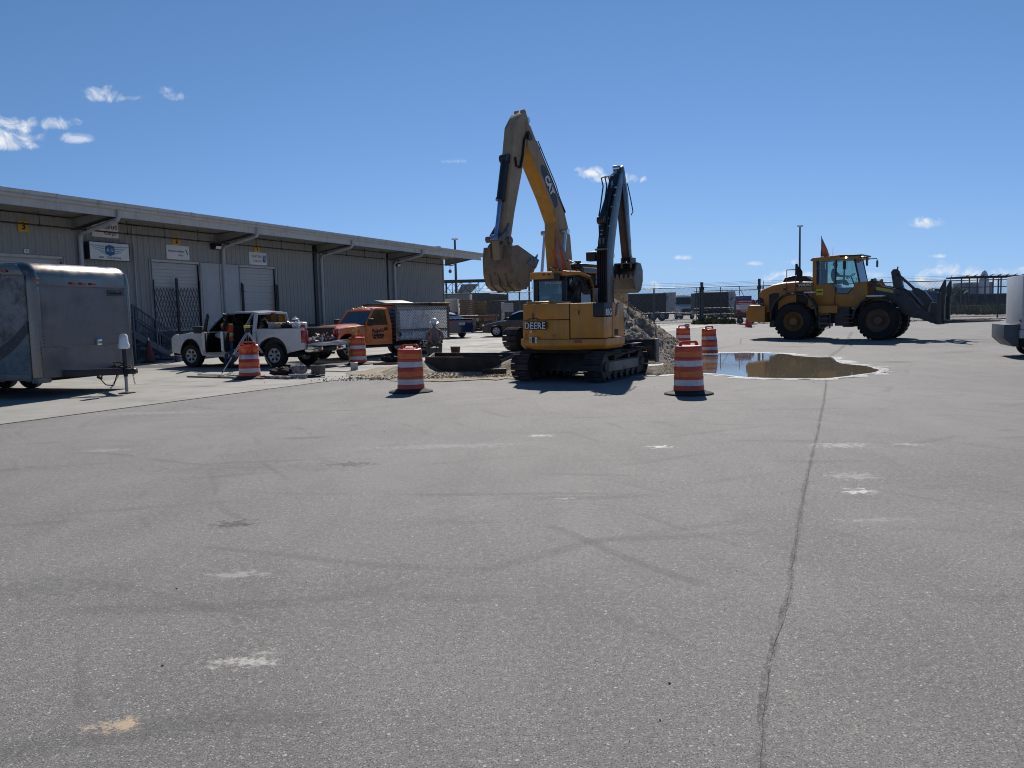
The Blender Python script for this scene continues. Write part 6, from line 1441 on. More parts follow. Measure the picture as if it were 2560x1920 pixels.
# counterweight: left (DEERE) block, upper lid and lower casting; y left is positive, angle positive = right side
arc_panel('counterweight', .9, 1.47, -47, 14.2, .98, 1.42, M_DEERE)
arc_panel('engine_cover', .9, 1.455, -47, 14.2, 1.435, DZ1, M_DEERE)
arc_panel('side_door', .9, 1.46, 15.2, 37.5, 1.0, DZ1 - .01, M_DEERE)
arc_panel('panel_gap', .85, 1.44, 14.0, 50, .98, DZ1 - .03, M_BLACK, bev=0)
b = MB(); b.box(-1.20, -.72, -1.115, -.7, 1.0, 1.47); b.build('side_panel', M_DEERE, EX, bevel=.015)
MB().box(-1.19, -.72, -1.115, -.7, 1.48, DZ1 - .01).build('model_plate_panel', mat('panel_black', (.02, .022, .025), .5), EX, bevel=.012)
b = MB(); b.box(-.70, -.02, -1.115, -.6, 1.0, DZ1 - .01); b.build('side_panel', M_DEERE, EX, bevel=.015)
for k in range(5):
    b = MB(); b.beam((-.58 + k * .02, -1.12, 1.48 + .06 * k), (-.44 + k * .02, -1.12, 1.54 + .06 * k), .01, .022); b.build('vent_slot', M_BLACK, EX)
for k in range(6): MB().box(-.60 + k * .04, -.575 + k * .04, -1.12, -1.11, 1.04, 1.18).build('vent_slot', M_BLACK, EX)
b = MB(); b.prism([(-1.42, .0), (-1.1, .9), (-.2, 1.08), (.0, 1.08), (.0, -1.08), (-1.1, -1.0)], DZ1 - .05, DZ1 - .012, 'z'); b.build('hood_top', M_DEERE, EX, bevel=.01)
b = MB(); b.prism([(-1.38, .42), (-1.05, .95), (-.2, 1.08), (-.2, .15), (-1.2, .15)], DZ1, DZ1 + .06, 'z'); b.build('hood_bulge', M_DEERE, EX, bevel=.03)
# fittings on the counterweight
def on_arc(r, deg, z): a = rad(deg); return Vector((-r * math.cos(a), -r * math.sin(a), z))
def arc_text(nm, body, size, m, deg, z, r=1.476, **k):
    a = rad(deg); return text(nm, body, size, m, EX, on_arc(r, deg, z), rot=(PI / 2, 0, a - PI / 2), **k)
dg_ = -20.5
o = arc_text('lettering_outline', 'DEERE', .215, M_INK, dg_, 1.29, r=1.490, bold=.021, sx=1.12, depth=.002, space=1.08); arc_text('lettering', 'DEERE', .215, M_SIGNW, dg_, 1.29, r=1.503, bold=.003, sx=1.12, space=1.08)
for nm, body, deg, z, sz in (('small_lettering', 'TIER', -27, 1.19, .03),): pass
def decal(nm, deg, z, w_, h_, m, r=1.474):
    b = MB(); b.box(-w_ / 2, w_ / 2, -.002, .003, -h_ / 2, h_ / 2); o = b.build(nm, m, EX, smooth=False); o.location = on_arc(r + .004, deg, z); o.rotation_euler = (0, 0, rad(deg) - PI / 2); return o
decal('white_sticker', -27.5, 1.155, .09, .06, M_SIGNW); d_ = decal('warning_sticker', -21.5, .965, .27, .13, M_SIGNW, 1.53); d2 = decal('warning_panel', -21.5, .965, .11, .125, M_BLACK, 1.534)
decal('sticker_mark', -25.3, .965, .02, .08, M_INK, 1.534); decal('sticker_mark', -17.7, .965, .02, .08, M_INK, 1.534); decal('red_paint_mark', 22, .93, .17, .06, mat('pink_paint', (.55, .06, .06), .6), 1.532)
for dg, z in ((-37, 1.06), (-22.5, 1.16), (0, 1.06)):
    b = MB(); p = on_arc(1.465, dg, z); d = Vector((p.x, p.y, 0)).normalized(); b.cyl(p, p + d * .02, .05, n=16); o = b.build('lifting_eye', M_DEERE, EX); b = MB(); b.cyl(p + d * .02, p + d * .023, .018, n=10); b.build('eye_hole', M_INK, o)
b = MB(); A_ = [(-46, 1.425), (-33, 1.425), (-29, 1.47), (-21, 1.47), (-17, 1.428), (14, 1.428)]
b.tube([on_arc(1.462, dg, z) for dg, z in A_], .010, 6); b.build('lid_seam', M_INK, EX)
b = MB(); p = on_arc(1.475, -25, 1.50); b.cbox(p, (.03, .03, .16)); b.build('lid_handle', M_STEELW, EX)
b = MB(); a = rad(22); c = on_arc(1.464, 22, 1.58); R_ = Matrix.Rotation(a, 3, 'Z'); b.cbox(c, (.02, .18, .14), R_); o = b.build('latch_plate', M_DEERE, EX, bevel=.006); b = MB(); b.cbox(on_arc(1.476, 23, 1.58), (.01, .03, .09), R_); b.build('latch_slot', M_INK, o)
text('model_lettering', '85G', .20, M_SIGNW, EX, (-.93, -1.119, 1.57), rot=(PI / 2, 0, 0), bold=.004)
# cab
CX0, CX1, CY0, CY1, CZ0, CZ1 = -.42, 1.30, .20, 1.06, 1.0, 2.42
CAB = MB(); CAB.box(CX0, CX1, CY0, CY1, CZ0, 1.45); CAB.build('cab_base', M_DEERE, EX, bevel=.03)
prof = [(CX0, 1.45), (CX0 + .02, 2.40), (CX0 + .1, 2.48), (CX0 + .75, 2.50), (CX1 - .38, 2.42), (CX1 - .12, 2.10), (CX1 - .02, 1.75), (CX1, 1.45)]
for y in (CY0 + .035, CY1 - .035):
    b = MB()
    for i in range(len(prof) - 1): b.beam((prof[i][0], y, prof[i][1]), (prof[i + 1][0], y, prof[i + 1][1]), .07, .08, up=(0, 1, 0))
    b.build('cab_side_frame', M_BLACK, EX, ang=60, kind='stuff')
    ins = [(x * .98 + .01, z - .02 if z > 1.5 else z) for x, z in prof]
    quadpane('side_glass', [(x, y, z) for x, z in ins], glass_mat('painted_reflection_glass', (.50, .62, .60), 1.5, (.16, .21, .20)), EX)  # teal-grey film colour painted in place of the reflection on the pane
b = MB(); b.box(CX0 - .03, CX0 + .04, CY0, CY0 + .09, 1.45, 2.45); b.box(CX0 - .03, CX0 + .04, CY1 - .12, CY1, 1.45, 2.45); b.box(CX0 - .03, CX0 + .04, CY0, CY1, 1.45, 1.72); b.box(CX0 - .03, CX0 + .04, CY0, CY1, 2.35, 2.46)
b.build('rear_frame', M_BLACK, EX, smooth=False, kind='stuff')
quadpane('rear_window', [(CX0, CY1 - .1, 1.7), (CX0, CY0 + .08, 1.7), (CX0, CY0 + .08, 2.37), (CX0, CY1 - .1, 2.37)], M_GLASSC, EX)
quadpane('front_window', [(CX1, CY0 + .05, 1.45), (CX1, CY1 - .05, 1.45), (CX1 - .38, CY1 - .05, 2.5), (CX1 - .38, CY0 + .05, 2.5)], M_GLASSC, EX)
text('window_lettering', 'JOHN DEERE', .075, M_SIGNW, EX, (CX0 - .006, .52, 2.30), rot=(PI / 2, 0, -PI / 2))
b = MB(); b.prism([(CX0 - .04, 2.46), (CX0 - .05, 2.58), (CX0 + .75, 2.60), (CX1 - .32, 2.50), (CX1 - .38, 2.42), (CX0 + .75, 2.50)], CY0 - .02, CY1 + .02); b.build('cab_roof', M_DEERE, EX, bevel=.02)
b = MB(); b.tube([(CX0, CY0 - .01, 2.53), (CX0 + .8, CY0 - .01, 2.56), (CX1 - .36, CY0 - .01, 2.47), (CX1 - .12, CY0 - .01, 2.16), (CX1 - .02, CY0 - .01, 1.80), (CX1, CY0 - .01, 1.45)], .035, 8); b.build('roof_rail', M_DEERE, EX)
# opening bar with the wider yellow guard behind the roof
b = MB(); b.box(CX0 - .10, CX0 - .04, CY0 + .25, CY1 + .05, 2.40, 2.56); b.build('rear_guard', M_DEERE, EX, bevel=.01)
for k, y in enumerate((.42, .56, .70)): MB().box(CX0 - .105, CX0 - .099, y, y + .06, 2.49, 2.52).build('guard_slot', M_INK, EX)
b = MB(); b.tube([(CX0 + .2, .55, 2.58), (CX0 + .2, .55, 2.68), (CX0 + .2, .72, 2.68), (CX0 + .2, .72, 2.58)], .015, 6); b.build('roof_handle', M_BLACK, EX)
b = MB(); b.tube([(CX0 + .5, .15, 2.58), (CX0 + .5, .15, 2.76), (CX0 + .5, .32, 2.85), (CX0 + .5, .60, 2.85), (CX0 + .5, .68, 2.70)], .016, 6); b.build('roof_guard_bar', M_BLACK, EX)
b = MB(); b.tube([(CX0 + .3, .5, 2.58), (CX0 + .25, .68, 3.15)], .005, 4); b.build('antenna', M_BLACK, EX)
# inside: seat, console, mirror
b = MB(); b.box(CX0 + .45, CX0 + .9, .45, .85, 1.5, 1.66); b.box(CX0 + .38, CX0 + .50, .45, .85, 1.5, 2.05); b.build('seat', MATS['seat_cloth'], EX, bevel=.05)
MB().box(CX0 + .9, CX1 - .2, .7, .95, 1.5, 1.95).build('console', M_INT, EX, bevel=.03)
b = MB(); b.box(CX1 - .3, CX1 - .22, CY1 + .05, CY1 + .22, 2.0, 2.34); b.build('side_mirror', M_PLASTIC, EX, bevel=.02)
b = MB(); b.lathe([(.001, 0), (.07, .0), (.08, .16), (.001, .18)], 14, (CX0 - .12, CY0 + .16, 2.35)); b.build('work_light', M_BLACK, EX)
# leaping mark in the side glass: plain round-cornered shield
b = MB(); b.box(CX0 + .18, CX0 + .34, CY0 - .004, CY0 + .004, 2.24, 2.42); b.build('window_badge', M_BLACK, EX, bevel=.004); b = MB(); b.tube([(CX0 + .22, CY0 - .01, 2.28), (CX0 + .25, CY0 - .01, 2.36), (CX0 + .29, CY0 - .01, 2.33), (CX0 + .31, CY0 - .01, 2.39)], .008, 4); b.build('badge_line', M_SIGNW, EX)
# tank, pipes and clutter behind the boom foot on the right
MB().box(-.02, 1.0, -.62, -.05, .9, 1.5).build('boom_bracket', M_BLACK, EX, bevel=.03)
b = MB(); b.cyl((-.55, -.62, 1.8), (-.55, -.62, 2.12), .06); b.cyl((-.55, -.62, 2.1), (-.55, -.62, 2.13), .08); b.build('exhaust_stack', M_STEELW, EX)
# boom: foot at x .75, y -.28
BX, BY = .93, -.24
def bp(pts): return [(BX + x, z) for x, z in pts]
BO = [(-.20, 1.45), (-.34, 2.95), (-.34, 3.24), (-.20, 3.60), (-.05, 3.95), (.30, 4.50), (.78, 5.28), (.95, 5.36), (1.06, 5.28), (1.08, 5.02), (.98, 4.55), (.62, 3.70), (.42, 3.2), (.34, 2.9), (.25, 1.5)]
BO = [(-.16, 1.45), (-.16, 2.95), (-.12, 3.30), (.02, 3.75), (.30, 4.35), (.72, 5.05), (.84, 5.14), (.95, 5.12), (.97, 4.98), (.80, 4.50), (.55, 3.85), (.38, 3.35), (.27, 2.95), (.17, 1.5)]
b = MB(); plane_poly(b, bp(BO), BY - .13, BY + .13); BOOM = b.build('boom', M_BOOMBLK, EX, bevel=.012)
for k, y in enumerate((-.11, -.055, 0, .055, .11)):
    b = MB(); b.tube([(BX - .20, BY + y, 1.5), (BX - .20, BY + y, 2.9), (BX - .17, BY + y, 3.2)], .020, 6); b.build('hydraulic_hose', M_RUB, EX)
MB().box(BX - .235, BX - .16, BY - .16, BY + .16, 3.10, 3.15).build('hose_clamp', M_STEELW, EX, bevel=.005)
for y in (-.05, .04): MB().box(BX - .19, BX - .165, BY + y - .018, BY + y + .018, 3.26, 3.40).build('steel_tag', M_STEELW, EX)
b = MB(); b.box(BX - .22, BX + .02, BY + .17, BY + .42, 2.85, 3.08); b.build('boom_light', M_BLACK, EX, bevel=.03)
hyd(EX, (BX - .10, 3.85), (BX + .95, 5.26), BY + .03, .085, .55); hyd(EX, (BX + .42, 1.4), (BX + .46, 3.0), BY, .06, .6)
for k in range(3):
    b = MB(); y = BY - .12 + k * .1; b.tube([(BX - .12, y, 3.5), (BX - .02 - k * .03, y + .03, 3.95), (BX + .1, y + .06, 4.2), (BX + .38, y + .10, 4.75), (BX + .32, y + .12, 4.95), (BX + .55, y + .08, 5.02)], .017, 6); b.build('hydraulic_pipe', M_RUB, EX)
r_ = random.Random(3)
for k in range(14):
    z = 3.5 + k * .10; x = BX + (z - 3.6) * .48 - .02; b = MB(); b.cbox((x - .05 + r_.uniform(-.05, .05), BY + r_.uniform(-.14, .14), z), (.05, .05, .03)); b.build('pipe_fitting', M_ALU, EX, bevel=.006)
# stick
ST = [(.88, 5.26), (1.00, 5.33), (1.10, 5.28), (1.20, 5.05), (1.36, 4.60), (1.46, 3.9), (1.54, 3.3), (1.58, 2.95), (1.48, 2.90), (1.38, 3.0), (1.20, 3.8), (1.02, 4.6), (.90, 5.0)]
b = MB(); plane_poly(b, bp(ST), BY - .11, BY + .11); b.build('stick', M_BOOMBLK, EX, bevel=.012)
hyd(EX, (BX + 1.24, 4.8), (BX + 1.62, 3.45), BY, .055, .6)
b = MB(); b.tube([(BX + 1.22, BY - .14, 4.9), (BX + 1.40, BY - .16, 4.5), (BX + 1.50, BY - .18, 4.2), (BX + 1.44, BY - .15, 4.1)], .014, 6); b.build('hydraulic_hose', M_RUB, EX)
b = MB(); b.beam((BX + 1.50, BY, 3.15), (BX + 1.72, BY, 2.95), .16, .08); b.beam((BX + 1.72, BY, 3.0), (BX + 1.66, BY, 2.75), .14, .07); b.build('bucket_linkage', M_BOOMBLK, EX, bevel=.01)
bk = [(1.40, 2.86), (1.66, 2.84), (1.80, 2.66), (1.80, 2.38), (1.66, 2.14), (1.46, 2.06), (1.24, 2.16), (1.14, 2.44)]
bucket(EX, bp(bk), .62, M_STEELW, .12, 5, M_BUCK, cy=BY)
b = MB(); b.box(BX + 1.44, BX + 1.74, BY - .16, BY - .11, 2.72, 3.0); b.box(BX + 1.44, BX + 1.74, BY + .11, BY + .16, 2.72, 3.0); b.build('bucket_ear', M_STEELW, EX, bevel=.01, kind='stuff')
# dozer blade in front of the tracks
b = MB(); b.prism([(1.66, .30), (1.72, .34), (1.70, .62), (1.78, .84), (1.70, .86), (1.60, .62), (1.60, .34)], -1.30, 1.16); b.build('dozer_blade', M_BOOMBLK, EX, bevel=.01)
MB().box(1.58, 1.80, -1.34, -1.29, .28, .88).build('blade_end_plate', M_STEELW, EX, bevel=.01); MB().box(.9, 1.64, -.95, -.80, .60, .78).build('blade_arm', M_BOOMBLK, EX, bevel=.01)
# flag on a pole at the cab roof
def flag(label, base, h, tri, seed, pole_m=M_STEELW):
    o = thing('safety_flag', label, 'flag', base); b = MB(); b.tube([(0, 0, -.2), (0.0, 0, h)], .012, 6); b.build('pole', pole_m, o)
    b = MB(); n, k = 10, 8; vs = []
    (ax, az), (bx, bz), (cx, cz) = tri
    for i in range(n + 1):
        for j in range(k + 1):
            u = i / n; v = j / k
            x = (ax * (1 - u) + (bx * (1 - v) + cx * v) * u); z = az * (1 - u) + (bz * (1 - v) + cz * v) * u
            vs.append((x, .10 * math.sin(x * 14 + seed) * abs(x) * 1.5 + .04 * math.sin(z * 9 + x * 6), z + .02 * math.sin(x * 25)))
    b.add(vs, [(i * (k + 1) + j, i * (k + 1) + j + 1, (i + 1) * (k + 1) + j + 1, (i + 1) * (k + 1) + j) for i in range(n) for j in range(k)])
    b.mi = [(0 if (f % k) in (0, 1, 4, 5) else 1) for f in range(n * k)]
    o2 = b.build('cloth', [mat('flag_orange', (.55, .13, .05), .8), mat('flag_dusty', (.33, .25, .21), .9)], o, ang=80, fix=False); return o
p = EX.matrix_world; c_, s_ = math.cos(HD), math.sin(HD)
def on_ex(x, y, z): return (EX.location.x + x * c_ - y * s_, EX.location.y + x * s_ + y * c_, z)
FL = dp(1400, 690, 19.4)
flag('faded orange and white flag drooping from a pole on the small excavator cab', (1.16, 19.75, 2.56), 1.24, ((-.01, 1.20), (-.10, .15), (.42, -.06)), 1)
# ------------------------------------------------------------------ large excavator facing the camera
al = rad(35); HC = math.atan2(-math.cos(al), -math.sin(al))
CT = thing('excavator', 'large dusty yellow CAT excavator with its tall boom raised behind the smaller one', 'excavator', (2.35, 32.3, gz(0, 32.3)), HC)
undercarriage(CT, rad(-14), 4.4, 2.4, .80, .98, 42)
# local frame: x towards the camera-left, y = machine left (image right)
MB().box(-2.3, 1.7, -.95, 1.45, 1.12, 1.35).build('platform', M_CATY, CT, bevel=.03)
MB().box(-2.5, -1.3, -.95, 1.45, 1.2, 2.3).build('counterweight', M_CATY, CT, bevel=.08)
MB().box(-1.3, .2, -.95, -.55, 1.35, 2.2).build('pump_housing', M_CATY, CT, bevel=.04)
MB().box(-1.3, -.2, -.55, 1.45, 1.35, 2.35).build('engine_housing', M_CATY, CT, bevel=.04)
# cab on the machine's left
b = MB()
for (x, y) in ((-.15, .50), (1.55, .50), (-.15, 1.42), (1.55, 1.42)): b.beam((x, y, 1.35), (x - (.18 if x > 1 else 0), y, 3.22), .09, .09, up=(1, 0, 0))
b.build('cab_frame', M_BLACK, CT, kind='stuff'); MB().box(-.22, 1.45, .44, 1.48, 3.20, 3.33).build('cab_roof', M_BLACK, CT, bevel=.04); MB().box(-.15, 1.6, .48, 1.45, 1.35, 1.75).build('cab_base', M_BLACK, CT, bevel=.03)
for nm, pts in (('front_window', [(1.57, .52, 1.75), (1.57, 1.40, 1.75), (1.40, 1.40, 3.17), (1.40, .52, 3.17)]), ('side_window', [(-.1, 1.43, 1.75), (1.52, 1.43, 1.75), (1.36, 1.43, 3.17), (-.1, 1.43, 3.17)]), ('side_window', [(-.1, .49, 1.75), (1.52, .49, 1.75), (1.36, .49, 3.17), (-.1, .49, 3.17)])): quadpane(nm, pts, M_GLASS, CT)
b = MB(); b.box(.2, .7, .7, 1.2, 1.75, 2.0); b.box(.1, .3, .7, 1.2, 1.75, 2.6); b.build('seat', MATS['seat_cloth'], CT, bevel=.05)
b = MB(); b.box(1.1, 1.3, .62, .80, 3.33, 3.43); b.build('roof_light', M_BLACK, CT, bevel=.02); b = MB(); b.box(1.25, 1.45, 1.15, 1.35, 3.33, 3.43); b.build('roof_light', M_BLACK, CT, bevel=.02)
b = MB(); b.tube([(1.5, 1.5, 2.6), (1.6, 1.75, 2.7)], .02, 6); b.cbox((1.62, 1.80, 2.5), (.06, .2, .42)); b.build('side_mirror', M_PLASTIC, CT, bevel=.0)
# offset of the boom plane
rel = Vector((1.85, 32.0)) - Vector((2.35, 32.3)); cx_ = rel.x * math.cos(-HC) - rel.y * math.sin(-HC); cy_ = rel.x * math.sin(-HC) + rel.y * math.cos(-HC)
CBX, CBY = cx_, cy_
def cp(pts): return [(CBX + x, z - gz(0, 32.3)) for x, z in pts]
Bl = [(-.30, 1.9), (.18, 3.2), (.28, 4.25), (.30, 5.10), (.86, 5.95), (1.80, 7.12), (2.25, 7.70)]
Tl = [(2.30, 8.60), (2.05, 8.45), (1.55, 7.80), (.45, 6.38), (-.30, 5.45), (-.68, 4.6), (-.86, 3.3), (-.80, 1.9)]
b = MB(); plane_poly(b, cp(Bl + Tl), CBY - .30, CBY + .30); b.cur = 0
CB = b.build('boom', [M_CATDUST, M_CATY], CT, bevel=.02)
# underside plate in clean yellow
b = MB(); pts = cp(Bl)
for i in range(len(pts) - 1):
    a, c = pts[i], pts[i + 1]; dx, dz = c[0] - a[0], c[1] - a[1]; L_ = math.hypot(dx, dz); nx_, nz_ = dz / L_ * .006, -dx / L_ * .006
    b.hexa([(a[0], CBY - .275, a[1]), (a[0], CBY + .275, a[1]), (c[0], CBY + .275, c[1]), (c[0], CBY - .275, c[1]), (a[0] + nx_, CBY - .275, a[1] + nz_), (a[0] + nx_, CBY + .275, a[1] + nz_), (c[0] + nx_, CBY + .275, c[1] + nz_), (c[0] + nx_, CBY - .275, c[1] + nz_)])
b.build('boom_underside', mat('boom_yellow', (.60, .29, .04), .45, dirt=(.40, .24, .07), dscale=1.2), CT, smooth=False)
SK = [(2.02, 8.45), (2.20, 8.86), (2.34, 8.95), (2.55, 8.86), (2.98, 8.32), (3.22, 7.1), (3.55, 5.5), (3.76, 4.45), (3.68, 4.15), (3.45, 4.15), (3.16, 5.2), (2.62, 6.7), (2.34, 7.60), (2.22, 8.0)]
b = MB(); plane_poly(b, cp(SK), CBY - .24, CBY + .24); b.build('stick', M_CATDUST, CT, bevel=.02)
for y in (-.14, .14):
    b = MB(); x0, z0 = cp([(2.30, 8.92)])[0]; b.cyl((x0, CBY + y - .05, z0), (x0, CBY + y + .05, z0), .13, n=16); b.build('cylinder_clevis', M_CATDUST, CT)
b = MB(); b.cyl((cp([(2.18, 8.05)])[0][0], CBY - .36, cp([(2.18, 8.05)])[0][1]), (cp([(2.18, 8.05)])[0][0], CBY + .36, cp([(2.18, 8.05)])[0][1]), .12, n=16); b.build('pivot_pin', M_BOOMBLK, CT)
hyd(CT, cp([(3.30, 7.15)])[0], cp([(3.98, 4.28)])[0], CBY - .02, .15, .52, rod=mat('blue_chrome', (.30, .38, .56), .25, .9), name='bucket_cylinder')
hyd(CT, cp([(-.40, 5.60)])[0], cp([(2.0, 8.72)])[0], CBY + .02, .13, .70, name='stick_cylinder')
for y in (-.48, .48): hyd(CT, (CBX + .55, 1.55), cp([(.0, 4.75)])[0], CBY + y, .12, .42, name='boom_cylinder')
for k in range(3):
    b = MB(); y = CBY + .16 + k * .05; b.tube([(x, y, z) for x, z in cp([(1.60 - k * .04, 8.02), (1.2 - k * .05, 7.5), (.4 - k * .05, 6.55), (.05, 6.1), (-.4, 5.55)])], .022, 6); b.build('hydraulic_pipe', M_BOOMBLK, CT)
for k in range(3):
    b = MB(); y = CBY + .26 + k * .03; b.tube([(x, y, z) for x, z in cp([(2.0, 8.0), (2.25, 8.25), (2.50, 7.9), (2.62, 7.3), (2.80, 6.85), (3.05, 6.9), (3.1, 7.2)])], .022, 6); b.build('hydraulic_hose', M_RUB, CT)
# side badge on the boom
d0 = Vector(cp([(1.30, 7.05)])[0]); d1 = Vector(cp([(.40, 5.85)])[0]); mid = (d0 + d1) / 2; an = math.atan2(d1.y - d0.y, d1.x - d0.x)
b = MB(); ux = (d1 - d0).normalized(); vx = Vector((-ux.y, ux.x)); hl = (d1 - d0).length / 2
oc = [(-hl - .12, -.07), (-hl + .05, -.19), (hl - .05, -.19), (hl + .10, -.08), (hl + .10, .12), (hl, .19), (-hl + .10, .19), (-hl - .12, .10)]
b.prism([(mid.x + ux.x * p[0] + vx.x * p[1], mid.y + ux.y * p[0] + vx.y * p[1]) for p in oc], CBY + .301, CBY + .308); b.build('boom_badge', mat('badge_grey', (.045, .055, .06), .5), CT, smooth=False)
b = MB(); b.prism([(mid.x + ux.x * p[0] + vx.x * p[1], mid.y + ux.y * p[0] + vx.y * p[1]) for p in [(hl + .11, -.08), (hl + .16, -.05), (hl + .16, .14), (hl + .06, .20), (hl, .20), (hl + .11, .12)]], CBY + .301, CBY + .307); b.build('badge_stripe', mat('badge_maroon', (.20, .03, .04), .5), CT, smooth=False)
o = text('lettering', 'CAT', .40, M_SIGNW, CT, (mid.x, CBY + .312, mid.y), rot=(PI / 2, 0, PI), bold=.02)
o.rotation_euler = (Matrix.Rotation(PI - an, 3, 'Y') @ Matrix.Rotation(PI, 3, 'Z') @ Matrix.Rotation(PI / 2, 3, 'X')).to_euler()
CAT_TXT = o; CAT_AN = an
# linkage and bucket
kx, kz = cp([(3.60, 4.2)])[0]
b = MB(); b.cyl((cp([(3.98, 4.25)])[0][0], CBY - .42, cp([(3.98, 4.25)])[0][1]), (cp([(3.98, 4.25)])[0][0], CBY + .30, cp([(3.98, 4.25)])[0][1]), .12, n=14); b.build('link_pin', M_STEELW, CT)
for y in (-.27, .27):
    b = MB(); a, c = cp([(3.50, 4.75)])[0], cp([(3.98, 4.25)])[0]; b.beam((a[0], CBY + y, a[1]), (c[0], CBY + y, c[1]), .07, .20, up=(0, 0, 1)); b.build('link_arm', M_STEELW, CT, bevel=.01)
b = MB(); a, c = cp([(4.0, 4.28)])[0], cp([(3.92, 3.50)])[0]; b.beam((a[0], CBY, a[1]), (c[0], CBY, c[1]), .34, .16, up=(1, 0, 0)); b.build('bucket_link', M_CATDUST, CT, bevel=.03)
b = MB(); b.cyl((kx, CBY - .36, kz), (kx, CBY + .36, kz), .14, n=14); b.build('bucket_pin', M_STEELW, CT)
for y in (-.26, .26):
    b = MB(); b.prism(cp([(3.35, 3.9), (3.50, 4.3), (3.72, 4.3), (4.12, 4.0), (4.08, 3.55), (3.7, 3.5)]), CBY + y - .04, CBY + y + .04); b.build('bucket_ear', M_BUCK, CT, bevel=.01)
cb = [(3.55, 4.02), (3.92, 3.98), (4.00, 3.55), (3.98, 3.0), (3.85, 2.62), (3.50, 2.42), (3.05, 2.45), (2.72, 2.85), (2.45, 3.25), (2.20, 3.55)]
BK = bucket(CT, cp(cb), 1.22, M_BUCK, .30, 4, M_STEELW, cy=CBY)
for k in (-.35, .0, .35):
    b = MB(); P = cp([(4.0, 3.0), (3.87, 2.60), (3.50, 2.40), (3.05, 2.43)]); b.tube([(x, CBY + k, z) for x, z in P], .035, 6); b.build('wear_strip', M_STEELW, BK)
for sg in (-1, 1):
    b = MB(); b.prism(cp([(2.20, 3.55), (2.75, 3.60), (3.0, 3.40), (2.45, 3.22)]), CBY + sg * .61, CBY + sg * .66); b.build('side_cutter', M_STEELW, BK, bevel=.008)
# ================================================================== wheel loader
M_VY = mat('loader_yellow', (0.45, 0.19, 0.026), 0.42, var=0.08, coat=.2, dirt=(0.30, 0.17, 0.06), dscale=1.4, dlo=.48, dhi=.8)
M_VG = mat('loader_grey', (0.055, 0.058, 0.065), 0.5, var=.2, dirt=(.12, .11, .10), dscale=2.2, dlo=.52, dhi=.8)
M_VRIM = mat('loader_rim', (0.24, 0.125, 0.045), 0.55, var=.2, dirt=(.16, .10, .06), dscale=4)
M_VRIM2 = mat('loader_rim_muddy', (0.15, 0.10, 0.07), 0.7, var=.2, dirt=(.12, .08, .06), dscale=4)
LZ = gz(0, 34.5)
LD = thing('wheel_loader', 'yellow and black wheel loader with pallet forks facing right beyond the puddle', 'wheel loader', (12.55, 35.5, LZ), -rad(37))
YC = 1.20
for x, rm, rr in ((0, M_VRIM, .44), (3.5, M_VRIM2, .48)):
    wheel(LD, x, .32, .82, .62, -1, rr, rm, spokes=0, dish=.12, tread=True, hub=12, z=.81)
    wheel(LD, x, 2 * YC - .32, .82, .62, 1, rr, rm, spokes=0, dish=.12, tread=True, hub=12, z=.81)
for x in (0, 3.5):
    b = MB(); b.lathe([(.001, -.02), (.16, -.02), (.2, .05), (.001, .1)], 18, (x, .06, .81), 'y'); b.build('hub_cap', M_VRIM if x == 0 else M_VRIM2, LD)
MB().box(-1.3, 1.3, YC - .45, YC + .45, .55, 1.2).build('rear_frame', M_VG, LD, bevel=.03); MB().box(1.9, 4.0, YC - .40, YC + .40, .55, 1.3).build('front_frame', M_VG, LD, bevel=.03)
MB().box(1.2, 2.0, YC - .25, YC + .25, .7, 1.2).build('articulation_joint', M_BLACK, LD, bevel=.03)
b = MB(); b.cyl((0, .4, .81), (0, 2.0, .81), .2); b.build('rear_axle', M_VG, LD); b = MB(); b.cyl((3.5, .4, .81), (3.5, 2.0, .81), .2); b.build('front_axle', M_VG, LD)
# counterweight
b = MB(); b.prism([(-2.12, .85), (-2.12, 1.50), (-2.02, 1.60), (-1.30, 1.55), (-1.30, .78)], YC - 1.05, YC + 1.05); b.build('counterweight', M_VY, LD, bevel=.05)
b = MB(); b.prism([(-2.30, .95), (-2.30, 1.35), (-2.10, 1.40), (-2.10, .90)], YC - .75, YC + .75); b.build('tow_block', M_VY, LD, bevel=.03)
# engine hood
hp = [(-1.62, 1.10), (-1.66, 2.15), (-1.55, 2.30), (-1.05, 2.50), (-.54, 2.58), (.10, 2.60), (.72, 2.56), (.72, 1.35), (-.95, 1.35)]
W0 = .80
b = MB(); rings = []
for y, k in ((YC - W0, .04), (YC - W0 + .10, 0), (YC + W0 - .10, 0), (YC + W0, .04)): rings.append([(x, y, z - (k * 1.6 if z > 2.0 else 0)) for x, z in hp])
b.loft(rings); b.build('engine_hood', M_VY, LD, bevel=.02)
MB().box(-1.675, -1.60, YC - .62, YC + .62, 1.2, 2.1).build('radiator_grille', M_BLACK, LD, bevel=.02)
b = MB(); b.prism([(-1.60, 1.30), (-1.64, 1.95), (-1.45, 1.85), (-1.40, 1.35)], YC - W0 - .012, YC - W0 + .02); b.build('side_grille', M_BLACK, LD)
b = MB(); b.prism([(-1.18, 1.10), (-1.20, 2.05), (-.98, 2.12), (-.75, 2.10), (-.80, 1.10)], YC - W0 - .012, YC - W0 + .02); b.build('side_vent', M_BLACK, LD)
for k in range(5): b = MB(); b.box(-1.58, -1.45, YC - W0 - .02, YC - W0 - .012, 1.40 + k * .06, 1.43 + k * .06); b.build('grille_slat', M_GREYINK, LD)
MB().box(.02, .55, YC - W0 - .012, YC - W0 + .02, 1.55, 2.15).build('side_vent', M_BLACK, LD, bevel=.01)
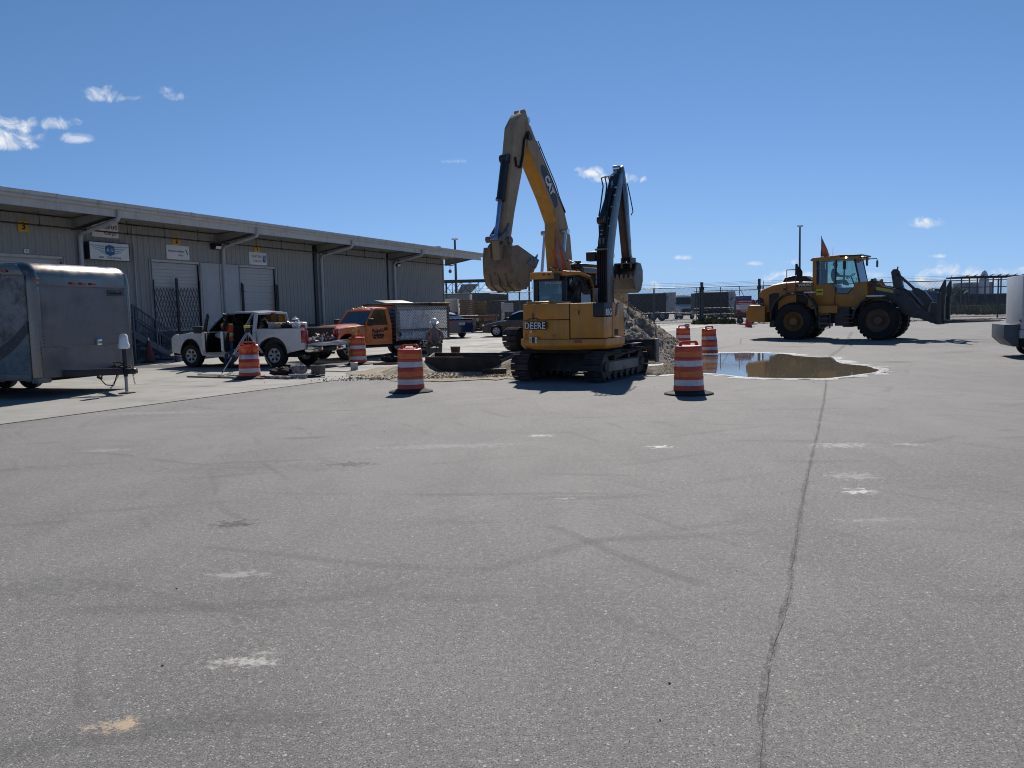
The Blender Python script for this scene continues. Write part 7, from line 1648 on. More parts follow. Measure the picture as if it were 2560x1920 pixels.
b = MB(); b.prism([(-.74, 2.56), (-.62, 2.80), (-.2, 2.88), (.30, 2.84), (.55, 2.66), (.60, 2.56)], YC - .42, YC + .42); b.build('air_intake', M_BLACK, LD, bevel=.05)
b = MB(); b.loft([[(x + .17 * math.cos(a), YC + .12 * math.sin(a), z) for a in [2 * PI * i / 14 for i in range(14)]] for x, z in ((-.12, 2.85), (-.12, 3.05))] + [[(-.18 + .10 * math.cos(a) + .0, YC + .08 * math.sin(a), 3.42 + (.0 if math.cos(a) < 0 else -.14)) for a in [2 * PI * i / 14 for i in range(14)]]]); b.build('exhaust_stack', M_BLACK, LD)
b = MB()
for x in (-.38, .02): b.tube([(x, YC - W0 - .08, 2.05), (x, YC - W0 - .08, 3.12)], .02, 6)
b.tube([(-.38, YC - W0 - .08, 3.12), (.02, YC - W0 - .08, 3.12)], .02, 6); b.tube([(-.38, YC - W0 - .08, 2.62), (.02, YC - W0 - .08, 2.62)], .02, 6); b.tube([(-.38, YC - W0 - .08, 2.08), (.02, YC - W0 - .08, 2.08)], .02, 6)
b.build('guard_rail', mat('rail_red', (.30, .04, .03), .5), LD, kind='stuff')
# fenders
def fen(cx, pts, y0, y1, m=M_VG, th=.05):
    b = MB(); inn = [(x + (cx - x) * .05, z - th) for x, z in reversed(pts)]; b.prism(pts + inn, y0, y1); return b
for y0, y1 in ((-.05, .72), (2 * YC - .72, 2 * YC + .05)):
    fen(0, [(-1.02, .95), (-.98, 1.40), (-.80, 1.78), (-.45, 2.02), (0, 2.07), (.50, 2.03), (.78, 1.80), (.98, 1.45), (1.05, 1.10)], y0, y1).build('rear_fender', M_VG, LD, bevel=.015)
    fen(3.5, [(2.50, .95), (2.58, 1.32), (2.86, 1.66), (3.2, 1.78), (3.65, 1.80)], y0, y1).build('front_fender', M_VG, LD, bevel=.015)
    MB().box(.45, .85, y0 + .1, y1 - .1, 2.05, 2.12).build('fender_cap', M_SIGNW, LD, bevel=.02); MB().box(3.05, 3.68, y0 + .05, y1 - .1, 1.81, 1.88).build('fender_cap', M_SIGNW, LD, bevel=.02)
# cab
cx0, cx1, cy0, cy1 = .72, 2.62, YC - .72, YC + .72
b = MB(); b.prism([(cx0, 1.45), (cx0, 2.45), (1.55, 2.42), (1.68, 2.10), (1.80, 1.98), (2.20, 1.98), (2.40, 2.20), (2.45, 2.45), (2.95, 2.48), (3.0, 1.95), (2.75, 1.40)], cy0, cy1); b.build('cab_body', M_VY, LD, bevel=.02)
quadpane('lower_glass', [(1.58, cy0 - .01, 2.42), (1.70, cy0 - .01, 2.10), (1.82, cy0 - .01, 2.0), (2.18, cy0 - .01, 2.0), (2.38, cy0 - .01, 2.2), (2.42, cy0 - .01, 2.44)], M_GLASSC, LD)
b = MB(); b.prism([(.60, 3.52), (.72, 3.60), (1.9, 3.66), (2.60, 3.62), (2.75, 3.50), (2.70, 3.44), (.62, 3.46)], cy0 - .05, cy1 + .05); b.build('cab_roof', M_VY, LD, bevel=.03)
MB().box(1.85, 2.78, cy0 - .06, cy1 + .06, 3.56, 3.63).build('roof_visor', M_BLACK, LD, bevel=.02)
for y in (cy0 + .04, cy1 - .04):
    for nm, a, c, w_, m in (('rear_pillar', (.78, 2.4), (.78, 3.48), .16, M_VY), ('middle_pillar', (1.66, 2.4), (1.70, 3.48), .06, M_BLACK), ('front_pillar', (2.66, 2.44), (2.44, 3.48), .07, M_BLACK), ('rear_pillar', (.92, 2.4), (.92, 3.48), .07, M_BLACK)):
        b = MB(); b.beam((a[0], y, a[1]), (c[0], y, c[1]), .08, w_, up=(1, 0, 0)); b.build(nm, m, LD, bevel=.01)
    quadpane('side_window', [(.95, y, 2.44), (1.66, y, 2.44), (1.70, y, 3.46), (.95, y, 3.46)], M_GLASSC, LD); quadpane('side_window', [(1.68, y, 2.44), (2.64, y, 2.46), (2.44, y, 3.46), (1.72, y, 3.46)], M_GLASSC, LD)
quadpane('windshield', [(2.68, cy0 + .08, 2.46), (2.68, cy1 - .08, 2.46), (2.46, cy1 - .08, 3.46), (2.46, cy0 + .08, 3.46)], M_GLASSC, LD)
quadpane('rear_window', [(.75, cy1 - .12, 2.5), (.75, cy0 + .12, 2.5), (.75, cy0 + .12, 3.44), (.75, cy1 - .12, 3.44)], M_GLASSC, LD)
b = MB(); b.box(.95, 1.5, YC - .3, YC + .3, 2.3, 2.48); b.box(.92, 1.08, YC - .3, YC + .3, 2.4, 3.1); b.build('seat', MATS['seat_cloth'], LD, bevel=.05)
MB().box(.95, 2.7, cy0 + .1, cy1 - .1, 1.9, 2.25).build('cab_floor', M_INT, LD)
b = MB(); b.tube([(2.35, YC, 2.2), (2.15, YC, 2.72)], .03, 8); b.T = Matrix.Translation((2.13, YC, 2.76)) @ Matrix.Rotation(rad(-30), 4, 'Y'); b.tube([(.2 * math.cos(a), .2 * math.sin(a), 0) for a in [2 * PI * i / 18 for i in range(19)]], .016, 6); b.build('steering_wheel', M_PLASTIC, LD)
for y, sg in ((cy0 - .1, -1), (cy1 + .1, 1)):
    b = MB(); b.tube([(2.6, y - sg * .1, 3.5), (2.98, y + sg * .1, 3.5), (3.0, y + sg * .1, 3.42)], .02, 6); b.build('mirror_arm', M_BLACK, LD); MB().box(2.97, 3.03, y + sg * .1 - .1, y + sg * .1 + .1, 3.12, 3.42).build('side_mirror', M_PLASTIC, LD, bevel=.03)
MB().box(2.02, 2.12, cy0 - .20, cy0 - .02, 3.02, 3.38).build('side_mirror', M_PLASTIC, LD, bevel=.03)
M_LIT = mat('lit_lamp', (.9, .8, .5), .3, emit=(1.0, .85, .55, 3.0))
for x, y in ((2.12, cy0 - .07), (2.22, cy0 - .07), (2.74, cy0 + .1)):
    b = MB(); b.ball((x, y, 3.53), .045, 6); b.build('work_lamp', M_LIT if x < 2.2 or x > 2.7 else M_AMB, LD)
b = MB(); b.cyl((1.25, YC - .3, 3.64), (1.25, YC - .3, 3.76), .05); b.build('beacon', M_AMB, LD); b = MB(); b.tube([(1.35, YC, 3.6), (1.37, YC, 4.05)], .006, 4); b.build('antenna', M_BLACK, LD)
MB().box(.86, 1.16, cy0 - .006, cy0 + .0, 1.95, 2.22).build('yellow_sticker', mat('sticker_yellow', (.75, .60, .04), .5), LD); text('sticker_lettering', 'FWPS', .10, M_INK, LD, (1.01, cy0 - .012, 2.10), bold=.004)
text('lettering', 'VOLVO', .15, M_SIGNW, LD, (.40, YC - W0 - .02, 2.42), bold=.006, sx=1.15); MB().box(.02, .72, YC - W0 - .016, YC - W0 - .0, 2.34, 2.50).build('name_plate', M_VG, LD, bevel=.003)
b = MB(); b.beam((-.55, YC - W0 - .012, 2.20), (-.43, YC - W0 - .012, 2.32), .008, .035); b.beam((-.55, YC - W0 - .012, 2.32), (-.43, YC - W0 - .012, 2.20), .008, .035); b.build('cross_mark', M_INK, LD)
# steps, tank
MB().box(1.05, 1.85, .15, .62, 1.15, 1.48).build('battery_box', M_VY, LD, bevel=.02)
b = MB(); b.beam((1.12, .12, .50), (1.12, .16, 1.2), .05, .05); b.beam((1.56, .12, .50), (1.56, .16, 1.2), .05, .05); b.build('step_rail', M_VG, LD, kind='stuff')
for k in range(4): MB().box(1.12, 1.56, .08, .26, .50 + k * .2, .53 + k * .2).build('step', M_STEELW, LD, bevel=.005)
MB().box(1.7, 2.3, .35, .8, .6, 1.4).build('hydraulic_tank', M_VG, LD, bevel=.02)
for k in range(4): MB().box(2.12, 2.52, .08, .26, .55 + k * .17, .575 + k * .17).build('step', M_STEELW, LD, bevel=.005)
b = MB(); b.tube([(1.7, cy0 - .05, 1.45), (1.68, cy0 - .1, 1.7), (1.7, cy0 - .06, 2.3)], .018, 6); b.build('grab_rail', M_BLACK, LD)
# front tower and lift arms
b = MB(); b.prism([(2.85, 1.3), (2.80, 2.35), (3.0, 2.52), (3.35, 2.50), (3.75, 1.85), (3.80, 1.3)], YC - .40, YC - .32); b.build('tower_plate', M_VY, LD, bevel=.01)
b = MB(); b.prism([(2.85, 1.3), (2.80, 2.35), (3.0, 2.52), (3.35, 2.50), (3.75, 1.85), (3.80, 1.3)], YC + .32, YC + .40); b.build('tower_plate', M_VY, LD, bevel=.01)
arm = [(3.05, 2.38), (4.0, 2.14), (4.38, 2.06), (4.66, 1.72), (5.0, 1.28), (5.62, .86), (5.90, .80), (5.90, .62), (5.60, .62), (5.0, .86), (4.60, .94), (4.32, 1.10), (4.10, 1.48), (3.20, 1.95)]
for y in (YC - .56, YC + .50):
    b = MB(); b.prism(arm, y, y + .07); b.build('lift_arm', M_VG, LD, bevel=.012)
b = MB(); b.prism([(3.30, 2.24), (3.98, 2.08), (3.98, 1.94), (3.30, 2.10)], YC - .572, YC - .562); b.build('arm_decal', mat('decal_yellow', (.55, .42, .05), .5), LD)
b = MB(); b.cyl((4.55, YC - .5, 1.25), (4.55, YC + .5, 1.25), .14); b.build('cross_tube', M_VG, LD)
b = MB(); b.lathe([(.06, -.01), (.08, -.02), (.001, -.02)], 14, (4.15, YC - .565, 1.85), 'y'); b.build('arm_pin', M_BLACK, LD)
b = MB(); b.prism([(3.78, 2.84), (3.86, 2.96), (3.98, 2.97), (4.08, 2.86), (4.30, 2.05), (4.05, 1.2), (3.95, 1.2), (3.90, 2.1)], YC - .16, YC + .16); b.build('bellcrank', M_VG, LD, bevel=.02)
b = MB(); b.tube([(4.02, YC - .1, 2.9), (4.04, YC - .1, 3.06)], .03, 6); b.build('grease_pipe', M_VG, LD)
hyd(LD, (3.1, 2.15), (3.95, 1.35), YC, .09, .55, name='tilt_cylinder'); 
for y in (YC - .3, YC + .3): hyd(LD, (3.0, 1.2), (4.35, 1.35), y, .08, .6, name='lift_cylinder')
b = MB(); b.beam((4.0, YC - .1, 2.78), (4.72, YC - .1, 2.08), .12, .10); b.build('tilt_link', M_VG, LD, bevel=.01)
b = MB(); b.prism([(4.62, 2.16), (4.80, 2.14), (5.10, 1.98), (5.36, 1.62), (5.40, 1.50), (5.28, 1.48), (5.20, 1.05), (5.05, 1.05), (5.05, 1.55), (4.85, 1.75), (4.62, 1.98)], YC - .2, YC + .15); b.build('coupler_link', M_VG, LD, bevel=.02)
for k in range(3):
    b = MB(); b.tube([(3.4, YC - .2 + k * .1, 2.3), (3.9, YC - .25 + k * .1, 2.2), (4.4, YC - .3 + k * .1, 2.1 - k * .04), (4.8, YC - .3 + k * .1, 1.5), (5.15, YC - .2, 1.15), (5.3, YC - .15, 1.0)], .022, 6); b.build('hydraulic_hose', M_RUB if k else M_STEELW, LD)
b = MB(); b.ball((3.25, YC - .6, 2.52), .08, 7); b.build('head_lamp', M_GREYINK, LD)
b = MB(); b.ball((3.25, YC + .6, 2.52), .08, 7); b.build('head_lamp', M_GREYINK, LD)
MB().box(3.1, 3.3, YC - .66, YC - .54, 2.40, 2.58).build('lamp_bracket', M_BLACK, LD, bevel=.02)
# fork carriage
CXF = 5.72
MB().box(CXF, CXF + .12, YC - .95, YC + .95, .62, .78).build('carriage_bar', M_VG, LD, bevel=.01); MB().box(CXF, CXF + .12, YC - .95, YC + .95, 1.78, 1.92).build('carriage_bar', M_VG, LD, bevel=.01)
for y in (YC - .92, YC - .30, YC + .22, YC + .84): MB().box(CXF - .05, CXF + .10, y, y + .09, .62, 1.92).build('carriage_upright', M_VG, LD, bevel=.01)
for y in (YC - .75, YC + .62):
    b = MB(); b.prism([(CXF - .08, 1.86), (CXF + .18, 2.42), (CXF + .24, 2.42), (CXF + .26, 1.9), (CXF + .18, 1.6)], y, y + .05); b.build('back_guard', M_VG, LD, bevel=.006)
    b = MB(); b.prism([(CXF + .12, .70), (CXF + .12, 1.96), (CXF + .20, 1.96), (CXF + .22, 1.5), (CXF + .19, 1.40), (CXF + .20, .78), (CXF + 2.15, .735), (CXF + 2.15, .715), (CXF + .30, .66)], y + .06, y + .22); b.build('fork', M_VG, LD, bevel=.006)
MB().box(CXF - .35, CXF - .02, YC - .5, YC - .42, .68, 1.5).build('coupler_plate', M_VG, LD, bevel=.01); MB().box(CXF - .35, CXF - .02, YC + .42, YC + .5, .68, 1.5).build('coupler_plate', M_VG, LD, bevel=.01)
# operator
op = thing('person', 'operator in a grey shirt seated inside the cab of the wheel loader', 'person', (0, 0, 0), LD.rotation_euler.z)
c_, s_ = math.cos(LD.rotation_euler.z), math.sin(LD.rotation_euler.z)
def on_ld(x, y, z): return (LD.location.x + x * c_ - y * s_, LD.location.y + x * s_ + y * c_, LD.location.z + z)
op.location = on_ld(1.35, YC, 2.40)
J = [((0, 0, .12), .15, .13), ((.02, 0, .35), .15, .12), ((.05, 0, .55), .17, .11), ((.06, 0, .66), .12, .09), ((.08, 0, .72), .055)]; E_ = [(0, 1), (1, 2), (2, 3), (3, 4)]
for sg in (-1, 1): a = len(J); J += [((.12, sg * .11, .12), .09), ((.52, sg * .14, .16), .07), ((.66, sg * .14, -.05), .05)]; E_ += [(0, a), (a, a + 1), (a + 1, a + 2)]
skin_chain('body', J, E_, [M_SHIRTG], op)
for sg in (-1, 1):
    J = [((.05, sg * .2, .60), .06), ((.25, sg * .28, .38), .048), ((.62, sg * .15, .36), .03)]; E_ = [(0, 1), (1, 2)]; hand(J, E_, 2, J[2][0], (1, 0, .1), (0, 0, 1)); skin_chain('arm', J, E_, [M_SKIN], op)
head(op, (.12, 0, .88), (1, 0, -.05))
flag('orange flag with a pale stripe on the roof of the wheel loader', on_ld(.95, YC - .3, 3.62), .95, ((0, .93), (-.02, .0), (.42, -.02)), 3, M_BLACK)
# ================================================================== fence, gate and what stands beyond
M_GALV = mat('galvanised_pipe', (0.085, 0.09, 0.10), 0.5, .4, var=.15)
def chain_link():
    m = bpy.data.materials.new('chain_link'); m.use_nodes = True; t = NT(m.node_tree); nt = m.node_tree
    for nd in list(nt.nodes): nt.nodes.remove(nd)
    tcn = t.n('ShaderNodeTexCoord'); s = t.n('ShaderNodeSeparateXYZ'); t.l(tcn.outputs['Object'], s.inputs[0])
    u = t.math('MULTIPLY', t.math('ADD', s.outputs[0], s.outputs[2]), 10); v = t.math('MULTIPLY', t.math('SUBTRACT', s.outputs[0], s.outputs[2]), 10)
    a = t.math('LESS_THAN', t.math('ABSOLUTE', t.math('SUBTRACT', t.math('FRACT', u), .5)), .085); c = t.math('LESS_THAN', t.math('ABSOLUTE', t.math('SUBTRACT', t.math('FRACT', v), .5)), .085)
    tr = t.n('ShaderNodeBsdfTransparent'); df = t.n('ShaderNodeBsdfDiffuse'); df.inputs[0].default_value = (.22, .23, .24, 1); mx = t.n('ShaderNodeMixShader')
    t.l(t.math('MAXIMUM', a, c), mx.inputs[0]); t.l(tr.outputs[0], mx.inputs[1]); t.l(df.outputs[0], mx.inputs[2])
    o = t.n('ShaderNodeOutputMaterial'); t.l(mx.outputs[0], o.inputs['Surface']); return m
M_LINK = chain_link()
FA, FB = Vector((-6.5, 67.0, 0)), Vector((52, 60.5, 0)); fd = (FB - FA).normalized(); FRZ = math.atan2(fd.y, fd.x)
def fpt(px):
    """distance along the fence line of the photo column px"""
    d = ray(px, 780); # intersect in plan
    k = FA.x * fd.y - FA.y * fd.x; t_ = k / (d.x * fd.y - d.y * fd.x); p = Vector((d.x * t_, d.y * t_, 0)); return (p - FA).dot(fd)
ga, gb = fpt(1755), fpt(1898); FH = 2.95; fz = gz(0, 63)
def fence(name, label, s0, s1, step, rail_mid=True):
    o = thing(name, label, 'fence', FA + fd * s0 + Vector((0, 0, fz)), FRZ); L = s1 - s0
    b = MB(); b.add([(0, 0, .05), (L, 0, .05), (L, 0, FH), (0, 0, FH)], [(0, 1, 2, 3)]); b.build('chain_link_mesh', M_LINK, o, smooth=False, fix=False)
    b = MB(); b.cyl((0, .04, FH), (L, .04, FH), .035, n=8); b.build('top_rail', M_GALV, o); b = MB(); b.cyl((0, .04, .95), (L, .04, .95), .028, n=8); b.build('middle_rail', M_GALV, o)
    b = MB(); b.cyl((0, .04, .12), (L, .04, .12), .02, n=6); b.build('bottom_rail', M_GALV, o)
    for k in range(3):
        b = MB(); b.cyl((0, -.08 * (k + 1), FH + .12 * (k + 1)), (L, -.08 * (k + 1), FH + .12 * (k + 1)), .010, n=4); b.build('barbed_wire', M_GALV, o)
    n = max(1, round(L / step))
    for i in range(n + 1):
        b = MB(); b.cyl((0, .04, -.1), (0, .04, FH + .03), .06, n=8); b.beam((0, .04, FH), (0, -.26, FH + .40), .035, .035); q = b.build('fence_post', M_GALV, o); q.location = (L * i / n, 0, 0)
    return o
fence('chain_link_fence', 'chain-link fence with barbed wire left of the gate, behind the excavators', 0, ga - .15, 3.7)
fence('chain_link_fence', 'chain-link fence with barbed wire right of the gate, behind the wheel loader', gb + .3, (FB - FA).length, 3.7)
GT = thing('cantilever_gate', 'wide chain-link gate with diagonal braces between two tall dark posts', 'gate', FA + fd * ga + Vector((0, 0, fz)), FRZ); GL = gb - ga
for x in (0, GL):
    b = MB(); b.cyl((x, 0, -.1), (x, 0, 3.35 + (.15 if x else 0)), .11, n=12); b.build('gate_post', M_GALV, GT)
    b = MB(); b.box(x - .16, x + .16, -.14, .14, 2.70, 2.98); b.build('roller_bracket', M_BLACK, GT, bevel=.02)
b = MB(); b.add([(0, .15, .15), (GL, .15, .15), (GL, .15, 2.85), (0, .15, 2.85)], [(0, 1, 2, 3)]); b.build('chain_link_mesh', M_LINK, GT, smooth=False, fix=False)
for z in (.15, .75, 1.25, 2.65, 2.95): b = MB(); b.cyl((-.6, .15, z), (GL + .1, .15, z), .035, n=8); b.build('gate_rail', M_GALV, GT)
for f in (-.09, .33, .66, .99): b = MB(); b.cyl((GL * f, .15, .15), (GL * f, .15, 2.95), .03, n=8); b.build('gate_upright', M_GALV, GT)
for f in (0.02, .35, .68): b = MB(); b.cyl((GL * f, .15, 2.65), (GL * (f + .30), .15, .15), .022, n=6); b.build('gate_brace', M_GALV, GT)
for k in range(3): b = MB(); b.cyl((0, .1 - .03 * k, 3.05 + .1 * k), (GL, .1 - .03 * k, 3.15 + .1 * k), .010, n=4); b.build('barbed_wire', M_GALV, GT)
# weeds
M_WEED = mat('weeds', (0.075, 0.085, 0.035), 0.9, var=.4, scale=3)
M_WEED2 = mat('dry_weeds', (0.20, 0.17, 0.08), 0.9, var=.3, scale=3)
def weeds(name, label, cat, x0, x1, y0, y1, n, h, seed, kind='stuff'):
    r = random.Random(seed); b = MB()
    for i in range(n):
        x = r.uniform(x0, x1); y = r.uniform(y0, y1); z = gz(x, y); hh = h * r.uniform(.35, 1.1) * (.6 + .8 * abs(mn.noise(Vector((x * .5, y * .5, seed))))); b.cur = 0 if r.random() < .62 else 1
        for k in range(5):
            a = r.uniform(0, 6.28); l = hh * r.uniform(.3, 1); w_ = .05 + .05 * r.random(); dx, dy = math.cos(a) * l * .5, math.sin(a) * l * .5
            b.add([(x - w_, y, z), (x + w_, y, z), (x + dx * .5 + w_ * .8, y + dy * .5, z + l * .6), (x + dx, y + dy, z + l)], [(0, 1, 2), (0, 2, 3)])
    o = b.build(name, [M_WEED, M_WEED2], smooth=False, kind=kind, fix=False); o['label'] = label; o['category'] = cat; return o
q0_ = dp(1735, 800, 63); q1_ = dp(1835, 800, 63)
weeds('weeds', 'green weeds growing along the foot of the gate', 'weeds', q0_.x, q1_.x, 62.2, 63.8, 260, .75, 2)
weeds('weeds', 'small weed tuft at the fence beside the dirt pile', 'weeds', dp(1600, 800, 64).x, dp(1625, 800, 64).x, 63.5, 65, 40, .6, 3)
weeds('tall_grass', 'wide band of green and dry brush beyond the fence at the right', 'grass', 44, 90, 74, 100, 3800, 1.7, 4)
weeds('tall_grass', 'brush standing beyond the fence behind the wheel loader', 'grass', 26, 46, 92, 110, 900, 1.6, 5)
# battered dump trailers and the white truck beyond the gate
M_BODYBLK = mat('tarp_black', (0.018, 0.017, 0.018), 0.7, var=.3)
M_OLDW = mat('battered_white', (0.50, 0.50, 0.49), 0.5, var=.15, scale=2, dirt=(.12, .10, .09), dscale=2.5, dlo=.52, dhi=.66)
def trailer_box(label, px0, px1, pxh, d, grp=None):
    a = dp(px0, 780, d); c = dp(px1, 780, d); h = dp(pxh, 780, d); z0 = gz(0, d); L = c.x - a.x
    o = thing('dump_trailer', label, 'trailer', (a.x, d, z0), 0); 
    MB().box(0, L, 0, 2.4, .95, 2.85).build('dump_body', M_BODYBLK, o, bevel=.03); n = int(L / .8)
    for k in range(n + 1): MB().box(L * k / n - .04, L * k / n + .04, -.06, 0, .95, 2.85).build('body_rib', M_BODYBLK, o)
    MB().box(0, L, -.08, 0, 2.80, 2.90).build('top_rail', M_GALV, o)
    MB().box(L + .02, L + (h.x - c.x), -.05, 2.4, .95, 2.98).build('head_panel', M_OLDW, o, bevel=.04); MB().box(.1, L + .3, .5, 1.9, .65, .93).build('chassis', M_UNDER, o, bevel=.02)
    for k in range(3): MB().box(L + .08 + k * .3, L + .22 + k * .3, -.09, -.05, 1.2, 2.7).build('panel_rib', M_OLDW, o, bevel=.02)
    for x in (L - .35, L - 1.35, .7): wheel(o, x, .12, .5, .3, -1, .25, M_OLDW, spokes=0, hub=6)
    return o
trailer_box('black-sided dump trailer with a battered white end, left of the white truck', 1500, 1664, 1690, 84)
trailer_box('black-sided dump trailer with a battered white end, right of the white truck', 1739, 1820, 1838, 86)
p = dp(1713, 780, 92); WT_ = thing('semi_truck', 'white truck facing the camera between two black dump trailers', 'truck', (p.x, 92, gz(0, 92)), -PI / 2 + .05)
M_CW = mat('clean_white', (.78, .79, .80), .3, coat=.6)
MB().box(-2.2, 0, -1.05, 1.05, .75, 1.55).build('cab_lower', M_CW, WT_, bevel=.08)
b = MB(); b.prism([(-2.0, 1.55), (-1.95, 2.6), (-1.7, 2.68), (-.9, 2.66), (-.62, 1.55)], -1.0, 1.0); b.build('cab', M_CW, WT_, bevel=.06)
b = MB(); b.hexa([(-.7, -.85, 1.55), (.45, -.75, 1.25), (.45, .75, 1.25), (-.7, .85, 1.55), (-.7, -.85, 1.75), (.42, -.72, 1.42), (.42, .72, 1.42), (-.7, .85, 1.75)]); b.build('hood', M_CW, WT_, bevel=.05)
MB().box(0, .5, -.85, .85, .7, 1.3).build('nose', M_CW, WT_, bevel=.05); MB().box(.5, .53, -.5, .5, .78, 1.22).build('grille', M_BLACK, WT_, bevel=.01); MB().box(.4, .62, -1.1, 1.1, .42, .68).build('bumper', M_CW, WT_, bevel=.03); MB().box(.62, .64, -.6, .6, .46, .6).build('bumper_slot', M_BLACK, WT_)
quadpane('windshield', [(-.62, -.88, 1.62), (-.62, .88, 1.62), (-.86, .84, 2.52), (-.86, -.84, 2.52)], M_GLASSD, WT_)
MB().box(-1.5, -.9, -.75, .75, 2.72, 2.80).build('light_bar', M_SIGNW, WT_, bevel=.02)
for sg in (-1, 1): MB().box(.5, .54, sg * .68 - .12, sg * .68 + .12, .95, 1.15).build('headlight', M_HEADL, WT_, bevel=.01); MB().box(-.8, -.7, sg * 1.2 - .1, sg * 1.2 + .1, 1.7, 2.3).build('side_mirror', M_PLASTIC, WT_, bevel=.02); wheel(WT_, -.4, sg * .9, .48, .3, sg, .27, M_OLDW, spokes=0)
MB().box(-6.5, -2.1, -.5, .5, .6, .9).build('chassis', M_UNDER, WT_); wheel(WT_, -5.2, .9, .48, .4, 1, .27, M_OLDW, spokes=0); wheel(WT_, -5.2, -.9, .48, .4, -1, .27, M_OLDW, spokes=0)
# warning sign with the cart behind it
a = dp(1841, 763, 60.3); c = dp(1884, 763, 60.3); SG = thing('warning_sign', 'red and white warning sign on the fence between the gate and the wheel loader', 'sign', ((a.x + c.x) / 2, 60.3, 1.22)); hw = (c.x - a.x) / 2
MB().box(-hw, hw, 0, .03, 0, .95).build('board', M_SIGNW, SG, bevel=.004); M_SRED = mat('sign_red', (.40, .03, .035), .5)
MB().box(-hw, hw, -.006, 0, .62, .95).build('red_band', M_SRED, SG); MB().box(-hw, hw, -.006, 0, .0, .25).build('red_band', M_SRED, SG)
for z, s_, sz, m in ((.85, 'RESTRICTED AREA', .12, M_SIGNW), (.70, 'AUTHORIZED PERSONNEL ONLY', .075, M_SIGNW), (.50, 'NO UNAUTHORIZED VEHICLES', .075, M_GREYINK), (.36, 'BEYOND THIS POINT', .075, M_GREYINK), (.17, 'VIOLATORS WILL BE', .08, M_SIGNW), (.07, 'PROSECUTED', .08, M_SIGNW)): text('lettering', s_, sz, m, SG, (0, -.012, z), bold=.003)
for x in (-hw + .1, hw - .1): b = MB(); b.cyl((x, .05, -.85), (x, .05, .9), .03, n=8); b.build('sign_post', M_GALV, SG)
a = dp(1840, 785, 61.4); b_o = thing('utility_cart', 'dark utility cart with blue tank parked behind the red and white sign', 'cart', (a.x, 61.6, fz))
MB().box(.1, 1.6, 0, .9, .45, .75).build('cart_deck', M_BLACK, b_o, bevel=.02); MB().box(.2, 1.3, .1, .8, 1.85, 2.15).build('blue_tank', mat('tank_blue', (.04, .07, .22), .5), b_o, bevel=.04); MB().box(.15, 1.5, .05, .85, .78, 1.85).build('pump_body', M_VG, b_o, bevel=.04)
for x in (.4, 1.3): wheel(b_o, x, .05, .24, .15, -1, .12, spokes=0)
b = MB(); b.lathe([(.22, 0), (.22, .75), (.2, .8), (.001, .82)], 18, (1.95, .3, .55)); b.build('white_drum', M_OLDW, b_o)
# light poles
def pole(label, px, py_top, d, r=.11, z0=None, head=True):
    p = dp(px, py_top, d); z0 = gz(p.x, d); o = thing('light_pole', label, 'pole', (p.x, d, z0)); H_ = p.z - z0
    b = MB(); b.cyl((0, 0, 0), (0, 0, H_), r, r * .6, 10); b.build('shaft', M_GALV, o)
    if head: b = MB(); b.box(-.35, .35, -.15, .15, H_, H_ + .18); b.build('lamp_head', M_SIGNW, o, bevel=.03)
    return o
pole('tall thin light pole rising behind the wheel loader', 2000, 567, 100, .16); pole('light pole standing behind the far end of the eave', 1137, 600, 90, .18)
# ------------------------------------------------------------------ cluster behind the small cars
M_BRIDGE = mat('bridge_blue_grey', (.03, .045, .06), .5, var=.2)
a = dp(1108, 703, 70); c = dp(1330, 699, 70); BG = thing('truss_walkway', 'dark blue steel truss walkway with cross bracing beyond the parked cars', 'walkway', (a.x, 70, 0)); L = c.x - a.x; zt, zb = 4.5, 3.42
MB().box(0, L, -.1, 1.4, zt, zt + .12).build('roof_deck', M_BRIDGE, BG, bevel=.01); MB().box(0, L * .36, -.06, .06, zb - .1, zb).build('bottom_chord', M_BRIDGE, BG, bevel=.01); MB().box(0, L, -.06, .06, zt - .16, zt - .02).build('top_chord', M_BRIDGE, BG, bevel=.01)
n = 10
for i in range(n + 1):
    x = L * i / n; low = zb if i < 4 else (3.75 if i % 2 else zt - .9); b = MB(); b.beam((x, 0, low), (x, 0, zt - .1), .06, .06); b.build('upright', M_BRIDGE, BG)
    if i < n: b = MB(); b.beam((x, 0, low), (x + L / n, 0, zt - .1), .04, .04); b.build('brace', M_BRIDGE, BG); 
    if i < 4: b = MB(); b.beam((x, 0, zt - .1), (x + L / n, 0, zb), .04, .04); b.build('brace', M_BRIDGE, BG)
b = MB(); b.cyl((.25, 0, gz(0, 70)), (.25, 0, zt), .08, n=8); b.build('leg', M_BRIDGE, BG)
for x in (L * .72, L * .97): b = MB(); b.cyl((x, 1.3, gz(0, 70)), (x, 1.3, zt), .08, n=8); b.build('leg', M_BRIDGE, BG)
def block(name, label, cat, px0, px1, py_top, d, dep, m, slope=0.0, rz=0.0, z0=None):
    a = dp(px0, py_top, d); c = dp(px1, py_top, d); zz = gz(0, d) if z0 is None else z0; o = thing(name, label, cat, (a.x, d, zz), rz); L = c.x - a.x; H_ = a.z - zz
    b = MB(); b.hexa([(0, 0, 0), (L, 0, 0), (L, dep, 0), (0, dep, 0), (0, 0, H_), (L, 0, H_ + slope), (L, dep, H_ + slope), (0, dep, H_)]); b.build('walls', m, o, bevel=.03); return o, L, H_
M_GREYB = mat('grey_building', (.30, .31, .33), .7, var=.1); M_DARKB = mat('dark_container', (.05, .045, .045), .7, var=.2, dirt=(.09, .07, .06), dscale=1); M_BRWN = mat('brown_building', (.12, .10, .085), .8, var=.2)
o, L, H_ = block('grey_shed', 'low grey flat-roofed shed beyond the truss walkway', 'shed', 1106, 1172, 734, 82, 8, M_GREYB)
